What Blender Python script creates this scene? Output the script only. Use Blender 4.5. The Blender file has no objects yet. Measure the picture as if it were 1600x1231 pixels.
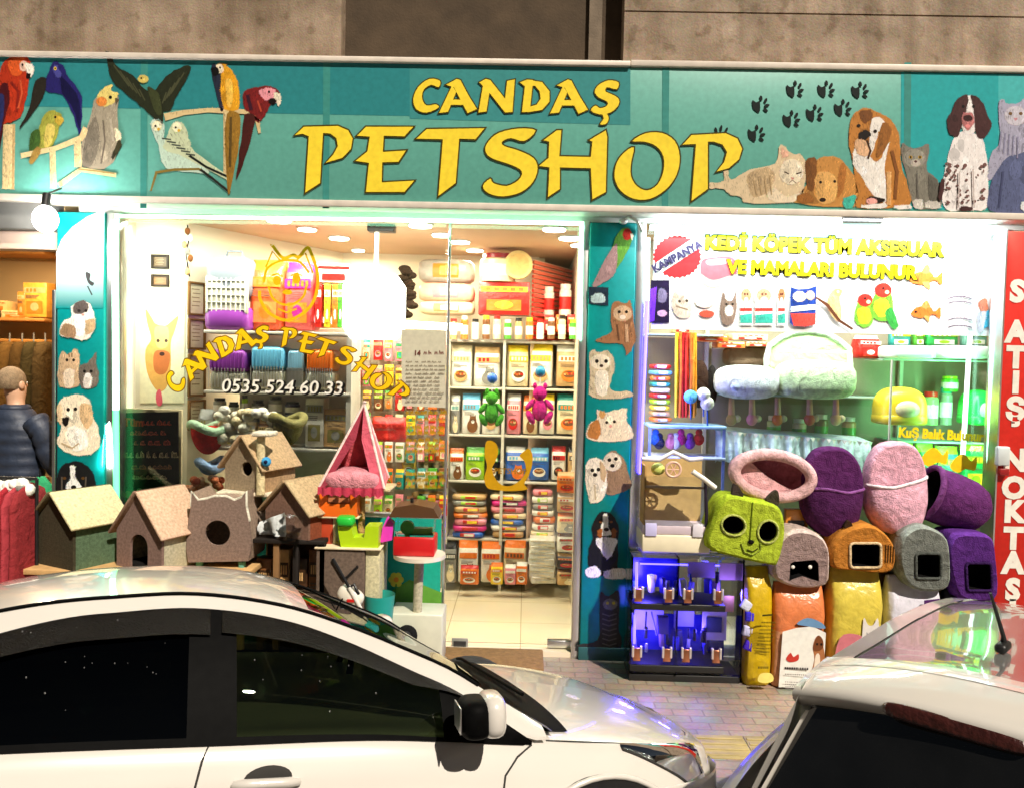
import bpy, bmesh, math, random
from math import sin, cos, pi, radians, sqrt, atan2, hypot
from mathutils import Vector, Matrix, Euler, geometry
random.seed(7)
SC = bpy.context.scene
COL = SC.collection
# ------------------------------------------------------------------ camera
FPX = 1300.0; PITCH = 0.0384; ROLL = 0.0225; YAW = 0.017
CAM = Vector((0, 0, 2.28))
_r = Vector((cos(YAW), sin(YAW), 0)); _f0 = Vector((-sin(YAW), cos(YAW), 0))
_f = _f0 * cos(PITCH) - Vector((0, 0, 1)) * sin(PITCH)
_u = _f0 * sin(PITCH) + Vector((0, 0, 1)) * cos(PITCH)
RT = _r * cos(ROLL) + _u * sin(ROLL); UP = -_r * sin(ROLL) + _u * cos(ROLL)
cd = bpy.data.cameras.new('camera'); cam = bpy.data.objects.new('camera', cd); COL.objects.link(cam)
cd.sensor_width = 36; cd.lens = FPX / 1600 * 36; cd.clip_start = .05; cd.clip_end = 500
mx = Matrix.Identity(4)
for i in range(3):
    mx[i][0] = RT[i]; mx[i][1] = UP[i]; mx[i][2] = -_f[i]; mx[i][3] = CAM[i]
cam.matrix_world = mx
SC.camera = cam
def ray(u, v):
    return _f + RT * ((u - 800) / FPX) - UP * ((v - 615.5) / FPX)
def P(u, v, Y):                      # photo position -> point of the upright plane y = Y
    d = ray(u, v); return CAM + d * ((Y - CAM.y) / d.y)
def G(u, v, Z=0.0):                  # photo position -> point of the level plane z = Z
    d = ray(u, v); return CAM + d * ((Z - CAM.z) / d.z)
# ------------------------------------------------------------------ world, street light as the one sun lamp, exposure
w = bpy.data.worlds.new('World'); SC.world = w; w.use_nodes = True
nt = w.node_tree; bg = nt.nodes['Background']
sky = nt.nodes.new('ShaderNodeTexSky'); sky.sky_type = 'NISHITA'; sky.sun_disc = False
TRAVEL = Vector((-.36, .56, -.74)).normalized()
sky.sun_elevation = radians(-1); sky.sun_rotation = atan2(-TRAVEL.x, -TRAVEL.y)
nt.links.new(sky.outputs[0], bg.inputs[0]); bg.inputs[1].default_value = .15
sl = bpy.data.lights.new('sun', 'SUN'); sl.energy = 4.2; sl.angle = radians(.6); sl.color = (1, .90, .77)
so = bpy.data.objects.new('sun', sl); COL.objects.link(so)
so.rotation_euler = TRAVEL.to_track_quat('-Z', 'Y').to_euler(); so.location = (4, -6, 9)
vs = SC.view_settings; vs.view_transform = 'Standard'; vs.look = 'None'; vs.exposure = .40; vs.gamma = 1
SC.render.engine = 'CYCLES'; SC.cycles.use_denoising = True
SC.cycles.max_bounces = 6; SC.cycles.diffuse_bounces = 3; SC.cycles.glossy_bounces = 3; SC.cycles.transmission_bounces = 4
SC.cycles.transparent_max_bounces = 12; SC.cycles.sample_clamp_indirect = 4; SC.cycles.caustics_reflective = False; SC.cycles.caustics_refractive = False
# ------------------------------------------------------------------ materials
_M = {}
def s2l(c):                          # 0-255 sRGB -> linear
    return tuple(((x/255)/12.92 if x/255 <= .04045 else ((x/255+.055)/1.055)**2.4) for x in c)
def M(name, col=None, rough=.5, metal=0, var=.12, scale=6, bump=0, bscale=60, coat=0, emit=None, es=1, spec=.5, detail=6, wr=0, wscale=7):
    """procedural surface; col None reads the face colour"""
    if name in _M: return _M[name]
    m = bpy.data.materials.new(name); m.use_nodes = True; n = m.node_tree.nodes; L = m.node_tree.links
    b = n['Principled BSDF']
    b.inputs['Roughness'].default_value = rough; b.inputs['Metallic'].default_value = metal
    b.inputs['Coat Weight'].default_value = coat; b.inputs['Coat Roughness'].default_value = .03
    b.inputs['Specular IOR Level'].default_value = spec
    tc = n.new('ShaderNodeTexCoord')
    nz = n.new('ShaderNodeTexNoise'); nz.inputs['Scale'].default_value = scale; nz.inputs['Detail'].default_value = detail
    L.new(tc.outputs['Object'], nz.inputs['Vector'])
    mr = n.new('ShaderNodeMapRange'); mr.inputs[1].default_value = .3; mr.inputs[2].default_value = .7
    mr.inputs[3].default_value = 1-var; mr.inputs[4].default_value = 1+var*.6
    L.new(nz.outputs['Fac'], mr.inputs[0])
    mul = n.new('ShaderNodeVectorMath'); mul.operation = 'SCALE'
    if col is None:
        at = n.new('ShaderNodeAttribute'); at.attribute_name = 'Col'; L.new(at.outputs['Color'], mul.inputs[0])
    else: mul.inputs[0].default_value = col[:3]
    L.new(mr.outputs[0], mul.inputs['Scale'])
    L.new(mul.outputs[0], b.inputs['Base Color'])
    if emit is not None:
        b.inputs['Emission Color'].default_value = (*emit, 1); b.inputs['Emission Strength'].default_value = es
    if bump:
        nb = n.new('ShaderNodeTexNoise'); nb.inputs['Scale'].default_value = bscale; nb.inputs['Detail'].default_value = 4
        L.new(tc.outputs['Object'], nb.inputs['Vector'])
        bp = n.new('ShaderNodeBump'); bp.inputs['Strength'].default_value = bump; bp.inputs['Distance'].default_value = .02
        L.new(nb.outputs['Fac'], bp.inputs['Height']); L.new(bp.outputs[0], b.inputs['Normal'])
        if wr:                           # soft folds under the fine grain
            n2 = n.new('ShaderNodeTexNoise'); n2.inputs['Scale'].default_value = wscale; n2.inputs['Detail'].default_value = 3; n2.inputs['Distortion'].default_value = 1.2
            L.new(tc.outputs['Object'], n2.inputs['Vector']); b2 = n.new('ShaderNodeBump'); b2.inputs['Strength'].default_value = wr; b2.inputs['Distance'].default_value = .06
            L.new(n2.outputs['Fac'], b2.inputs['Height']); L.new(b2.outputs[0], bp.inputs['Normal'])
    _M[name] = m; return m
def glass(name, tint=(1, 1, 1), refl=.9, ior=1.45, rough=.0):
    if name in _M: return _M[name]
    m = bpy.data.materials.new(name); m.use_nodes = True; n = m.node_tree.nodes; L = m.node_tree.links
    n.remove(n['Principled BSDF'])
    tr = n.new('ShaderNodeBsdfTransparent'); tr.inputs[0].default_value = (*tint, 1)
    gl = n.new('ShaderNodeBsdfGlossy'); gl.inputs['Roughness'].default_value = rough; gl.inputs[0].default_value = (refl, refl, refl, 1)
    fr = n.new('ShaderNodeFresnel'); fr.inputs[0].default_value = ior
    mxs = n.new('ShaderNodeMixShader'); L.new(fr.outputs[0], mxs.inputs[0]); L.new(tr.outputs[0], mxs.inputs[1]); L.new(gl.outputs[0], mxs.inputs[2])
    L.new(mxs.outputs[0], n['Material Output'].inputs[0]); _M[name] = m; return m
PRINT = M('printed_vinyl', None, .38, var=.10, scale=25, spec=.3)
PLAST = M('coloured_plastic', None, .35, var=.08, scale=9)
PACK = M('glossy_packaging', None, .30, var=.14, scale=20, bump=.16, bscale=22, wr=.2, wscale=9)
FUR = M('plush_fabric', None, .95, var=.30, scale=24, bump=.7, bscale=120, spec=.15, wr=.55, wscale=9)
CLOTH = M('woven_cloth', None, .9, var=.14, scale=22, bump=.25, bscale=90, spec=.2, wr=.4, wscale=8)
WOODV = M('painted_board', None, .65, var=.16, scale=14, bump=.1, bscale=40, spec=.3)
CARPET = M('carpet_covering', None, .97, var=.28, scale=55, bump=.6, bscale=220, spec=.1)
CHROME = M('brushed_aluminium', (.72, .73, .72), .32, 1, .08, 12)
BLACKP = M('black_plastic', (.012, .012, .012), .45, var=.3, scale=30)
GLASS = glass('clear_shop_glass', (.96, .98, .96), .8)
ACRYL = glass('clear_acrylic', (.93, .95, .98), .9, 1.3)
# ------------------------------------------------------------------ object helpers
def tag(o, label=None, cat=None, group=None, kind=None):
    if label: o['label'] = label
    if cat: o['category'] = cat
    if group: o['group'] = group
    if kind: o['kind'] = kind
    return o
def thing(name, label, cat, loc=(0, 0, 0), rz=0, group=None):
    o = bpy.data.objects.new(name, None); COL.objects.link(o); o.empty_display_size = .1
    o.location = loc; o.rotation_euler = (0, 0, rz)
    return tag(o, label, cat, group)
def copy_thing(o, loc, rz=None, label=None, group=None):
    c = o.copy(); COL.objects.link(c); c.location = loc
    if rz is not None: c.rotation_euler = (0, 0, rz)
    if label: c['label'] = label
    if group: c['group'] = group
    for ch in list(o.children):
        d = ch.copy(); COL.objects.link(d); d.parent = c
        for g in list(ch.children):
            e = g.copy(); COL.objects.link(e); e.parent = d
    return c
def smooth_closed(pts, k=4):
    n = len(pts); out = []
    for i in range(n):
        p0, p1, p2, p3 = pts[i-1], pts[i], pts[(i+1) % n], pts[(i+2) % n]
        for j in range(k):
            t = j/k
            out.append(tuple(.5*((2*p1[a])+(-p0[a]+p2[a])*t+(2*p0[a]-5*p1[a]+4*p2[a]-p3[a])*t*t+(-p0[a]+3*p1[a]-3*p2[a]+p3[a])*t**3) for a in range(len(p1))))
    return out
def ellp(cx, cy, rx, ry, rot=0, n=20):
    c, s = cos(rot), sin(rot)
    return [(cx+rx*cos(a)*c-ry*sin(a)*s, cy+rx*cos(a)*s+ry*sin(a)*c) for a in [2*pi*i/n for i in range(n)]]
class MB:
    def __init__(s, mat=PLAST, col=(.8, .8, .8)):
        s.v = []; s.f = []; s.m = []; s.c = []; s.s = []; s.mats = []; s.mat = mat; s.col = col; s.X = Matrix.Identity(4)
    def add(s, vs, fs, col=None, mat=None, smooth=False):
        mat = mat or s.mat
        if mat not in s.mats: s.mats.append(mat)
        k = len(s.v); mi = s.mats.index(mat)
        s.v += [s.X @ Vector(p) for p in vs]
        for i, f in enumerate(fs):
            s.f.append([k+a for a in f]); s.m.append(mi); s.s.append(smooth)
            s.c.append(col[i] if isinstance(col, list) else (col or s.col))
        return s
    def box(s, c, d, bev=0, rot=None, col=None, mat=None, seg=2):
        bm = bmesh.new(); bmesh.ops.create_cube(bm, size=1)
        for v in bm.verts: v.co = Vector((v.co.x*d[0], v.co.y*d[1], v.co.z*d[2]))
        if bev: bmesh.ops.bevel(bm, geom=list(bm.edges), offset=min(bev, min(d)*.45), segments=seg, profile=.5, affect='EDGES')
        R = rot.to_matrix() if rot is not None else Matrix.Identity(3)
        bm.verts.index_update()
        vs = [R @ v.co + Vector(c) for v in bm.verts]; fs = [[v.index for v in f.verts] for f in bm.faces]
        bm.free(); return s.add(vs, fs, col, mat, bool(bev))
    def bx(s, x0, x1, y0, y1, z0, z1, bev=0, **k):
        return s.box(((x0+x1)/2, (y0+y1)/2, (z0+z1)/2), (abs(x1-x0), abs(y1-y0), abs(z1-z0)), bev, **k)
    def loft(s, rings, closed=True, cap=True, col=None, mat=None, smooth=True):
        n = len(rings[0]); vs = [p for r in rings for p in r]; fs = []; cs = []
        for i in range(len(rings)-1):
            for j in range(n if closed else n-1):
                fs.append([i*n+j, i*n+(j+1) % n, (i+1)*n+(j+1) % n, (i+1)*n+j])
                if isinstance(col, list): cs.append(col[i])
        s.add(vs, fs, cs if isinstance(col, list) else col, mat, smooth)
        if cap and closed:
            s.add(rings[0], [list(range(n))[::-1]], col[0] if isinstance(col, list) else col, mat)
            s.add(rings[-1], [list(range(n))], col[-1] if isinstance(col, list) else col, mat)
        return s
    def cyl(s, p0, p1, r0, r1=None, n=16, cap=True, col=None, mat=None, smooth=True):
        p0 = Vector(p0); p1 = Vector(p1); r1 = r0 if r1 is None else r1
        d = (p1-p0).normalized(); a = d.orthogonal().normalized(); b = d.cross(a)
        rings = [[p+a*(r*cos(t))+b*(r*sin(t)) for t in [2*pi*i/n for i in range(n)]] for p, r in ((p0, r0), (p1, r1))]
        return s.loft(rings, True, cap, col, mat, smooth)
    def tube(s, pts, r, n=8, col=None, mat=None, cyc=False):
        pts = [Vector(p) for p in pts]; N = len(pts); rings = []; up = None
        for i, p in enumerate(pts):
            d = (pts[(i+1) % N if cyc else min(i+1, N-1)]-pts[i-1 if (cyc or i) else 0]).normalized()
            a = d.orthogonal().normalized() if up is None else (up-d*up.dot(d)).normalized()
            up = a; b = d.cross(a); rr = r[i] if isinstance(r, (list, tuple)) else r
            rings.append([p+a*(rr*cos(t))+b*(rr*sin(t)) for t in [2*pi*k/n for k in range(n)]])
        if cyc: rings.append(rings[0])
        return s.loft(rings, True, not cyc, col, mat)
    def prism(s, pts, d, col=None, mat=None, side=None, smooth=False):
        pts = [Vector(p) for p in pts]; d = Vector(d); n = len(pts)
        tri = geometry.tessellate_polygon([pts])
        s.add(pts, [list(t) for t in tri], col, mat)
        if d.length > 1e-9:
            s.add([p+d for p in pts], [list(t)[::-1] for t in tri], col, mat)
            s.add(pts+[p+d for p in pts], [[i, (i+1) % n, n+(i+1) % n, n+i] for i in range(n)], side or col, mat, smooth)
        return s
    def ell(s, c, r, rot=None, nu=20, nv=12, col=None, mat=None, e=1.0, e2=None, zmin=-1.0, zmax=1.0):
        """(super)ellipsoid"""
        e2 = e if e2 is None else e2
        sg = lambda x, p: math.copysign(abs(x)**p, x)
        R = rot.to_matrix() if rot is not None else Matrix.Identity(3); c = Vector(c)
        t0 = math.asin(max(-1, zmin)); t1 = math.asin(min(1, zmax))
        rings = []
        for i in range(nv+1):
            t = t0+(t1-t0)*i/nv
            rings.append([c+R @ Vector((r[0]*sg(cos(t), e)*sg(cos(a), e2), r[1]*sg(cos(t), e)*sg(sin(a), e2), r[2]*sg(sin(t), e))) for a in [2*pi*k/nu for k in range(nu)]])
        return s.loft(rings, True, True, col, mat)
    def grid(s, rows, col=None, mat=None, smooth=True):
        n = len(rows[0]); vs = [p for r in rows for p in r]
        return s.add(vs, [[i*n+j, i*n+j+1, (i+1)*n+j+1, (i+1)*n+j] for i in range(len(rows)-1) for j in range(n-1)], col, mat, smooth)
    def text(s, body, u, v, Y, h, col=None, mat=None, ang=0, bold=0, ext=.002, wid=1.0, align='CENTER', vert=False, shear=0):
        """lettering of height h pixels centred on the photo position, lying in the plane y = Y"""
        c = bpy.data.curves.new('t', 'FONT'); c.body = body; c.align_x = align; c.align_y = 'CENTER'; c.size = 1; c.offset = bold; c.resolution_u = 3; c.shear = shear
        o = bpy.data.objects.new('t', c); COL.objects.link(o)
        dg = bpy.context.evaluated_depsgraph_get(); me = bpy.data.meshes.new_from_object(o.evaluated_get(dg))
        p = P(u, v, Y); k = (P(u, v-h/2, Y)-P(u, v+h/2, Y)).length/.73
        R = Matrix.Rotation(ang, 3, 'Y')
        vs = [p+R @ Vector((q.co.x*k*wid, -ext, q.co.y*k)) for q in me.vertices]; fs = [list(f.vertices) for f in me.polygons]
        s.add(vs, fs, col, mat)
        bpy.data.objects.remove(o); bpy.data.curves.remove(c); bpy.data.meshes.remove(me)
        return s
    def build(s, name, parent=None, world=True):
        me = bpy.data.meshes.new(name)
        off = Vector(parent.location) if (parent and world) else Vector((0, 0, 0))
        if parent and world and parent.parent: off = off + Vector(parent.parent.location)
        me.from_pydata([tuple(p-off) for p in s.v], [], s.f)
        for m in s.mats: me.materials.append(m)
        at = me.color_attributes.new('Col', 'FLOAT_COLOR', 'CORNER')
        for p, mi, sm, c in zip(me.polygons, s.m, s.s, s.c):
            p.material_index = mi; p.use_smooth = sm
            for li in p.loop_indices: at.data[li].color = (c[0], c[1], c[2], 1)
        me.update()
        o = bpy.data.objects.new(name, me); COL.objects.link(o)
        if parent: o.parent = parent
        return o
def inside(x, y, pts):
    k = False
    for i, (x1, y1) in enumerate(pts):
        x0, y0 = pts[i-1]
        if (y0 > y) != (y1 > y) and x < (x1-x0)*(y-y0)/(y1-y0)+x0: k = not k
    return k
def smooth_open(pts, k=4):
    out = []
    for i in range(len(pts)-1):
        p0, p1, p2, p3 = pts[max(i-1, 0)], pts[i], pts[i+1], pts[min(i+2, len(pts)-1)]
        for j in range(k):
            t = j/k; out.append(tuple(.5*((2*p1[a])+(-p0[a]+p2[a])*t+(2*p0[a]-5*p1[a]+4*p2[a]-p3[a])*t*t+(-p0[a]+3*p1[a]-3*p2[a]+p3[a])*t**3) for a in (0, 1)))
    return out+[pts[-1]]
class Art:
    """printed picture: flat coloured shapes given at photo positions, in the plane y = Y, each layer a hair in front"""
    def __init__(s, Y, mat=PRINT): s.mb = MB(mat); s.Y = Y; s.k = 0; s.fx = lambda p: p; s.fur = False; s.r = random.Random(5)
    def poly(s, c, pts, sm=True, lin=False):
        pts = smooth_closed(pts) if sm else pts
        if s.fur and sm: pts = s.rag(pts)
        s.k += 1; y = s.Y-.00016*s.k
        q = [P(*s.fx(p), y) for p in pts]
        s.mb.prism(q, (0, 0, 0), c if lin else s2l(c))
        if s.fur: s.hairs(c, pts)
        return s
    def rag(s, pts):                     # uneven, feathery outline of a printed photograph
        e = s.unit()*.9; out = []
        for i, p in enumerate(pts):
            a = pts[(i+1) % len(pts)]; d = hypot(a[0]-p[0], a[1]-p[1]) or 1; nx, ny = (a[1]-p[1])/d, -(a[0]-p[0])/d; j = s.r.uniform(-e, e); out.append((p[0]+nx*j, p[1]+ny*j))
        return out
    def unit(s): a = s.fx((0, 0)); b = s.fx((100, 0)); return 100/hypot(b[0]-a[0], b[1]-a[1])
    def hairs(s, c, pts):                # printed tufts of fur or feather in neighbouring tones
        u = s.unit(); ar = abs(sum(pts[i-1][0]*p[1]-p[0]*pts[i-1][1] for i, p in enumerate(pts)))/2
        if ar < 60*u*u: return
        xs = [p[0] for p in pts]; ys = [p[1] for p in pts]; y0 = s.Y-.00016*s.k; n = min(700, int(ar/(u*u)/4)); x0_, xw_ = min(xs), (max(xs)-min(xs)) or 1; r = s.r
        for _ in range(max(3, min(9, int(ar/(u*u)/160)))):     # broad darker and lighter areas of the photograph
            x, y = r.uniform(min(xs), max(xs)), r.uniform(min(ys), max(ys)); rx = r.uniform(.08, .2)*xw_; q = [(a_, b_) for a_, b_ in smooth_closed([(x+rx*r.uniform(.5, 1)*cos(k*pi/3), y+rx*1.5*r.uniform(.5, 1)*sin(k*pi/3)) for k in range(6)], 3)]
            if not all(inside(a_, b_, pts) for a_, b_ in q): continue
            t = r.choice([.80, .86, 1.1, 1.16]); s.k += .25; s.mb.prism([P(*s.fx(p), s.Y-.00016*s.k) for p in q], (0, 0, 0), s2l(tuple(min(255, v*t) for v in c)))
        y0 = s.Y-.00016*(s.k+.25); s.k += 1
        for i in range(len(pts)):                              # fur standing over the edge
            p, a2 = pts[i], pts[(i+1) % len(pts)]
            for f in (0, .35, .7):
                x, y = p[0]+(a2[0]-p[0])*f, p[1]+(a2[1]-p[1])*f; cx_, cy_ = sum(xs)/len(xs), sum(ys)/len(ys); a = atan2(y-cy_, x-cx_)+r.gauss(.5, .5); l = r.uniform(.8, 2.6)*u; w_ = r.uniform(.3, .6)*u
                s.mb.add([P(*s.fx(q), y0-.00001-.0001*r.random()) for q in ((x-sin(a)*w_, y+cos(a)*w_), (x+cos(a)*l, y+sin(a)*l), (x+sin(a)*w_, y-cos(a)*w_))], [[0, 1, 2]], s2l(tuple(min(255, v*r.uniform(.85, 1.1)) for v in c)))
        for _ in range(n):
            x, y = r.uniform(min(xs), max(xs)), r.uniform(min(ys), max(ys)); a = pi/2+.5*(x-x0_-xw_/2)/xw_+r.gauss(0, .22); l = r.uniform(2.5, 8)*u; w_ = r.uniform(.3, .8)*u; dx, dy = cos(a), sin(a); ex, ey = x+dx*l, y+dy*l
            if not (inside(x, y, pts) and inside(ex, ey, pts)): continue
            t = r.uniform(.78, 1.16)*(.80+.36*(x-x0_)/xw_); cc = s2l(tuple(min(255, v*t) for v in c)); yy = y0-.00001-.00013*r.random()  # tufts lighten rightward: picture shading put into the print colour
            s.mb.add([P(*s.fx(p), yy) for p in ((x-dy*w_, y+dx*w_), (ex, ey), (x+dy*w_, y-dx*w_))], [[0, 1, 2]], cc)
    def ell(s, c, cx, cy, rx, ry, rot=0): return s.poly(c, ellp(cx, cy, rx, ry, rot), False)
    def line(s, c, pts, w):
        L = []; R = []
        if len(pts) > 4 and not isinstance(w, (list, tuple)): pts = smooth_open(pts)
        for i, p in enumerate(pts):
            a = pts[max(i-1, 0)]; b = pts[min(i+1, len(pts)-1)]
            dx, dy = b[0]-a[0], b[1]-a[1]; l = hypot(dx, dy) or 1; ww = w[i] if isinstance(w, (list, tuple)) else w
            L.append((p[0]-dy/l*ww/2, p[1]+dx/l*ww/2)); R.append((p[0]+dy/l*ww/2, p[1]-dx/l*ww/2))
        return s.poly(c, L+R[::-1], False)
    def build(s, name, parent=None): return s.mb.build(name, parent)
def pxm(Y): return Y/FPX            # metres per photo pixel at depth Y
# ------------------------------------------------------------------ setting
YF = 6.35            # shop front
YS = 6.12            # face of the long sign
YP = 6.27            # face of the printed pillars
ZW = .03             # paving
ZI = .07             # shop floor
ZC = 3.36            # shop ceiling
YB = 8.6             # back wall of the shop
def X(u, Y=YF, v=600): return P(u, v, Y).x
def Z(v, Y=YF, u=800): return P(u, v, Y).z
def structure(mb, name): o = mb.build(name); o['kind'] = 'structure'; return o
def node_mat(name, rough, fn, spec=.5):
    m = bpy.data.materials.new(name); m.use_nodes = True; n = m.node_tree.nodes; L = m.node_tree.links
    b = n['Principled BSDF']; b.inputs['Roughness'].default_value = rough; b.inputs['Specular IOR Level'].default_value = spec
    tc = n.new('ShaderNodeTexCoord'); fn(n, L, b, tc); _M[name] = m; return m
def ramp(n, stops):
    r = n.new('ShaderNodeValToRGB'); e = r.color_ramp.elements
    while len(e) < len(stops): e.new(.5)
    for x, (p, c) in zip(e, stops): x.position = p; x.color = (*c, 1)
    return r
def noise(n, L, tc, scale, detail=6, stretch=None, out='Object'):
    z = n.new('ShaderNodeTexNoise'); z.inputs['Scale'].default_value = scale; z.inputs['Detail'].default_value = detail
    if stretch:
        mp = n.new('ShaderNodeMapping'); mp.inputs['Scale'].default_value = stretch
        L.new(tc.outputs[out], mp.inputs[0]); L.new(mp.outputs[0], z.inputs['Vector'])
    else: L.new(tc.outputs[out], z.inputs['Vector'])
    return z
def mixc(n, L, f, a, b, mode='MIX'):
    x = n.new('ShaderNodeMix'); x.data_type = 'RGBA'; x.blend_type = mode
    if isinstance(f, float): x.inputs[0].default_value = f
    else: L.new(f, x.inputs[0])
    for i, q in ((6, a), (7, b)):
        if isinstance(q, tuple): x.inputs[i].default_value = (*q, 1)
        else: L.new(q, x.inputs[i])
    return x.outputs[2]
def bump(n, L, b, h, s, d=.02):
    bp = n.new('ShaderNodeBump'); bp.inputs['Strength'].default_value = s; bp.inputs['Distance'].default_value = d
    L.new(h, bp.inputs['Height']); L.new(bp.outputs[0], b.inputs['Normal'])
def f_paving(n, L, b, tc):           # small concrete pavers, red, grey and tan in a loose pattern, damp
    br = n.new('ShaderNodeTexBrick'); br.inputs['Scale'].default_value = 1; br.inputs['Brick Width'].default_value = .20; br.inputs['Row Height'].default_value = .10
    br.inputs['Mortar Size'].default_value = .006; br.inputs['Color1'].default_value = (0, 0, 0, 1); br.inputs['Color2'].default_value = (1, 1, 1, 1); br.inputs['Mortar'].default_value = (.5, .5, .5, 1)
    L.new(tc.outputs['Object'], br.inputs['Vector'])
    big = noise(n, L, tc, 1.9, 2)
    ad = n.new('ShaderNodeMath'); ad.operation = 'MULTIPLY_ADD'; ad.inputs[1].default_value = .35
    bw = n.new('ShaderNodeRGBToBW'); L.new(br.outputs['Color'], bw.inputs[0]); L.new(bw.outputs[0], ad.inputs[0]); L.new(big.outputs['Fac'], ad.inputs[2])
    r = ramp(n, [(.38, (.26, .24, .19)), (.56, (.32, .27, .21)), (.70, (.34, .235, .185)), (.86, (.24, .26, .21))]); L.new(ad.outputs[0], r.inputs[0])
    sm = noise(n, L, tc, 40, 5)
    c = mixc(n, L, .35, r.outputs[0], sm.outputs['Color'], 'OVERLAY')
    mo = n.new('ShaderNodeMath'); mo.operation = 'MULTIPLY'; mo.inputs[1].default_value = .55; L.new(br.outputs['Fac'], mo.inputs[0]); wn = noise(n, L, tc, 2.6, 5); wr_ = ramp(n, [(.35, (.36, .36, .36)), (.62, (.56, .55, .53))]); L.new(wn.outputs['Fac'], wr_.inputs[0]); c = mixc(n, L, .8, c, wr_.outputs[0], 'OVERLAY'); c = mixc(n, L, mo.outputs[0], c, (.12, .10, .08)); L.new(c, b.inputs['Base Color'])
    rr = n.new('ShaderNodeMapRange'); rr.inputs[3].default_value = .18; rr.inputs[4].default_value = .6; L.new(big.outputs['Fac'], rr.inputs[0]); L.new(rr.outputs[0], b.inputs['Roughness'])
    mth = n.new('ShaderNodeMath'); mth.operation = 'SUBTRACT'; L.new(sm.outputs['Fac'], mth.inputs[0]); L.new(br.outputs['Fac'], mth.inputs[1]); bump(n, L, b, mth.outputs[0], .35, .01)
def f_asphalt(n, L, b, tc):
    a = noise(n, L, tc, 90, 4); c = noise(n, L, tc, 1.3, 4)
    r = ramp(n, [(.3, (.03, .03, .032)), (.75, (.085, .08, .075))]); L.new(a.outputs['Fac'], r.inputs[0])
    L.new(mixc(n, L, .5, r.outputs[0], c.outputs['Color'], 'SOFT_LIGHT'), b.inputs['Base Color']); bump(n, L, b, a.outputs['Fac'], .5, .01)
def concrete(c0, c1):
    def f(n, L, b, tc):
        a = noise(n, L, tc, 3.2, 8); s = noise(n, L, tc, 1.0, 6, (7, 7, .5)); g = noise(n, L, tc, 70, 3); pt = noise(n, L, tc, 9, 8)
        r = ramp(n, [(.32, c0), (.66, c1)]); L.new(a.outputs['Fac'], r.inputs[0])
        st = ramp(n, [(.35, (.35, .33, .3)), (.6, (.62, .62, .62))]); L.new(s.outputs['Fac'], st.inputs[0])
        x = mixc(n, L, .55, r.outputs[0], st.outputs[0], 'OVERLAY')
        p2 = ramp(n, [(.34, (.3, .28, .25)), (.44, (.5, .5, .5)), (.62, (.5, .5, .5)), (.72, (.66, .65, .63))]); L.new(pt.outputs['Fac'], p2.inputs[0])
        x = mixc(n, L, .7, x, p2.outputs[0], 'OVERLAY')
        x = mixc(n, L, .4, x, g.outputs['Color'], 'SOFT_LIGHT'); L.new(x, b.inputs['Base Color'])
        m = n.new('ShaderNodeMath'); L.new(g.outputs['Fac'], m.inputs[0]); L.new(pt.outputs['Fac'], m.inputs[1]); bump(n, L, b, m.outputs[0], .3, .015)
    return f
PAVE = node_mat('damp_pavers', .4, f_paving); ASPH = node_mat('asphalt', .6, f_asphalt)
CONC = node_mat('weathered_concrete', .9, concrete((.19, .14, .095), (.34, .26, .19)), .2)
CONC2 = node_mat('rough_concrete', .9, concrete((.22, .17, .12), (.40, .31, .235)), .2)
structure(MB(ASPH).add([(-60, -40, 0), (60, -40, 0), (60, 4.38, 0), (-60, 4.38, 0)], [[0, 1, 2, 3]]), 'road')
structure(MB(M('kerb_stone', (.22, .2, .17), .8, var=.2, scale=20, bump=.2)).bx(-60, 60, 4.38, 4.5, -.1, .034, .008), 'kerb')
structure(MB(PAVE).add([(-60, 4.5, ZW), (60, 4.5, ZW), (60, 60, ZW), (-60, 60, ZW)], [[0, 1, 2, 3]]), 'pavement')
tp = MB(M('tactile_yellow', (.40, .31, .12), .55, var=.2, scale=9))
yt = G(1110, 1166, ZW).y
for i in range(60):
    x0 = -9+i*.305
    tp.bx(x0, x0+.3, yt-.15, yt+.15, ZW-.02, ZW+.006, .003)
    for k in range(4): tp.bx(x0+.01, x0+.29, yt-.12+k*.07, yt-.09+k*.07, ZW+.005, ZW+.011, .003)
structure(tp, 'tactile_paving')
# ------------------------------------------------------------------ concrete building with the shop fitted into it
bld = thing('concrete_building', 'weathered bare concrete building above and around the pet shop', 'building', (0, 7, 0))
zt = Z(60); zu = 7.2
xr0, xr1 = X(533, 6.3, 50), X(975, 6.25, 50)
b = MB(CONC); b.bx(-9, xr0, 6.30, 6.7, 4.0, zu); b.build('upper_wall', bld)
b = MB(CONC2); b.bx(xr1, 9, 6.25, 6.7, 4.0, Z(22, 6.25, 1250)-.006); b.bx(xr1+.004, 9, 6.262, 6.7, Z(22, 6.25, 1250)-.006, Z(22, 6.25, 1250)+.006, col=(.05, .04, .03)); b.bx(xr1, 9, 6.25, 6.7, Z(22, 6.25, 1250)+.006, zu); b.build('upper_wall', bld)
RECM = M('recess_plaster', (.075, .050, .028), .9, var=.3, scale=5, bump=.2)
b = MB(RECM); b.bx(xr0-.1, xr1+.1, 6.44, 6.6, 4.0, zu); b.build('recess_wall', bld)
b = MB(M('recess_strip', (.20, .155, .11), .9, var=.3, scale=6, bump=.2)); b.bx(X(920, 6.42, 50), X(940, 6.42, 50), 6.40, 6.43, 4.2, zu); b.build('recess_strip', bld)
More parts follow.
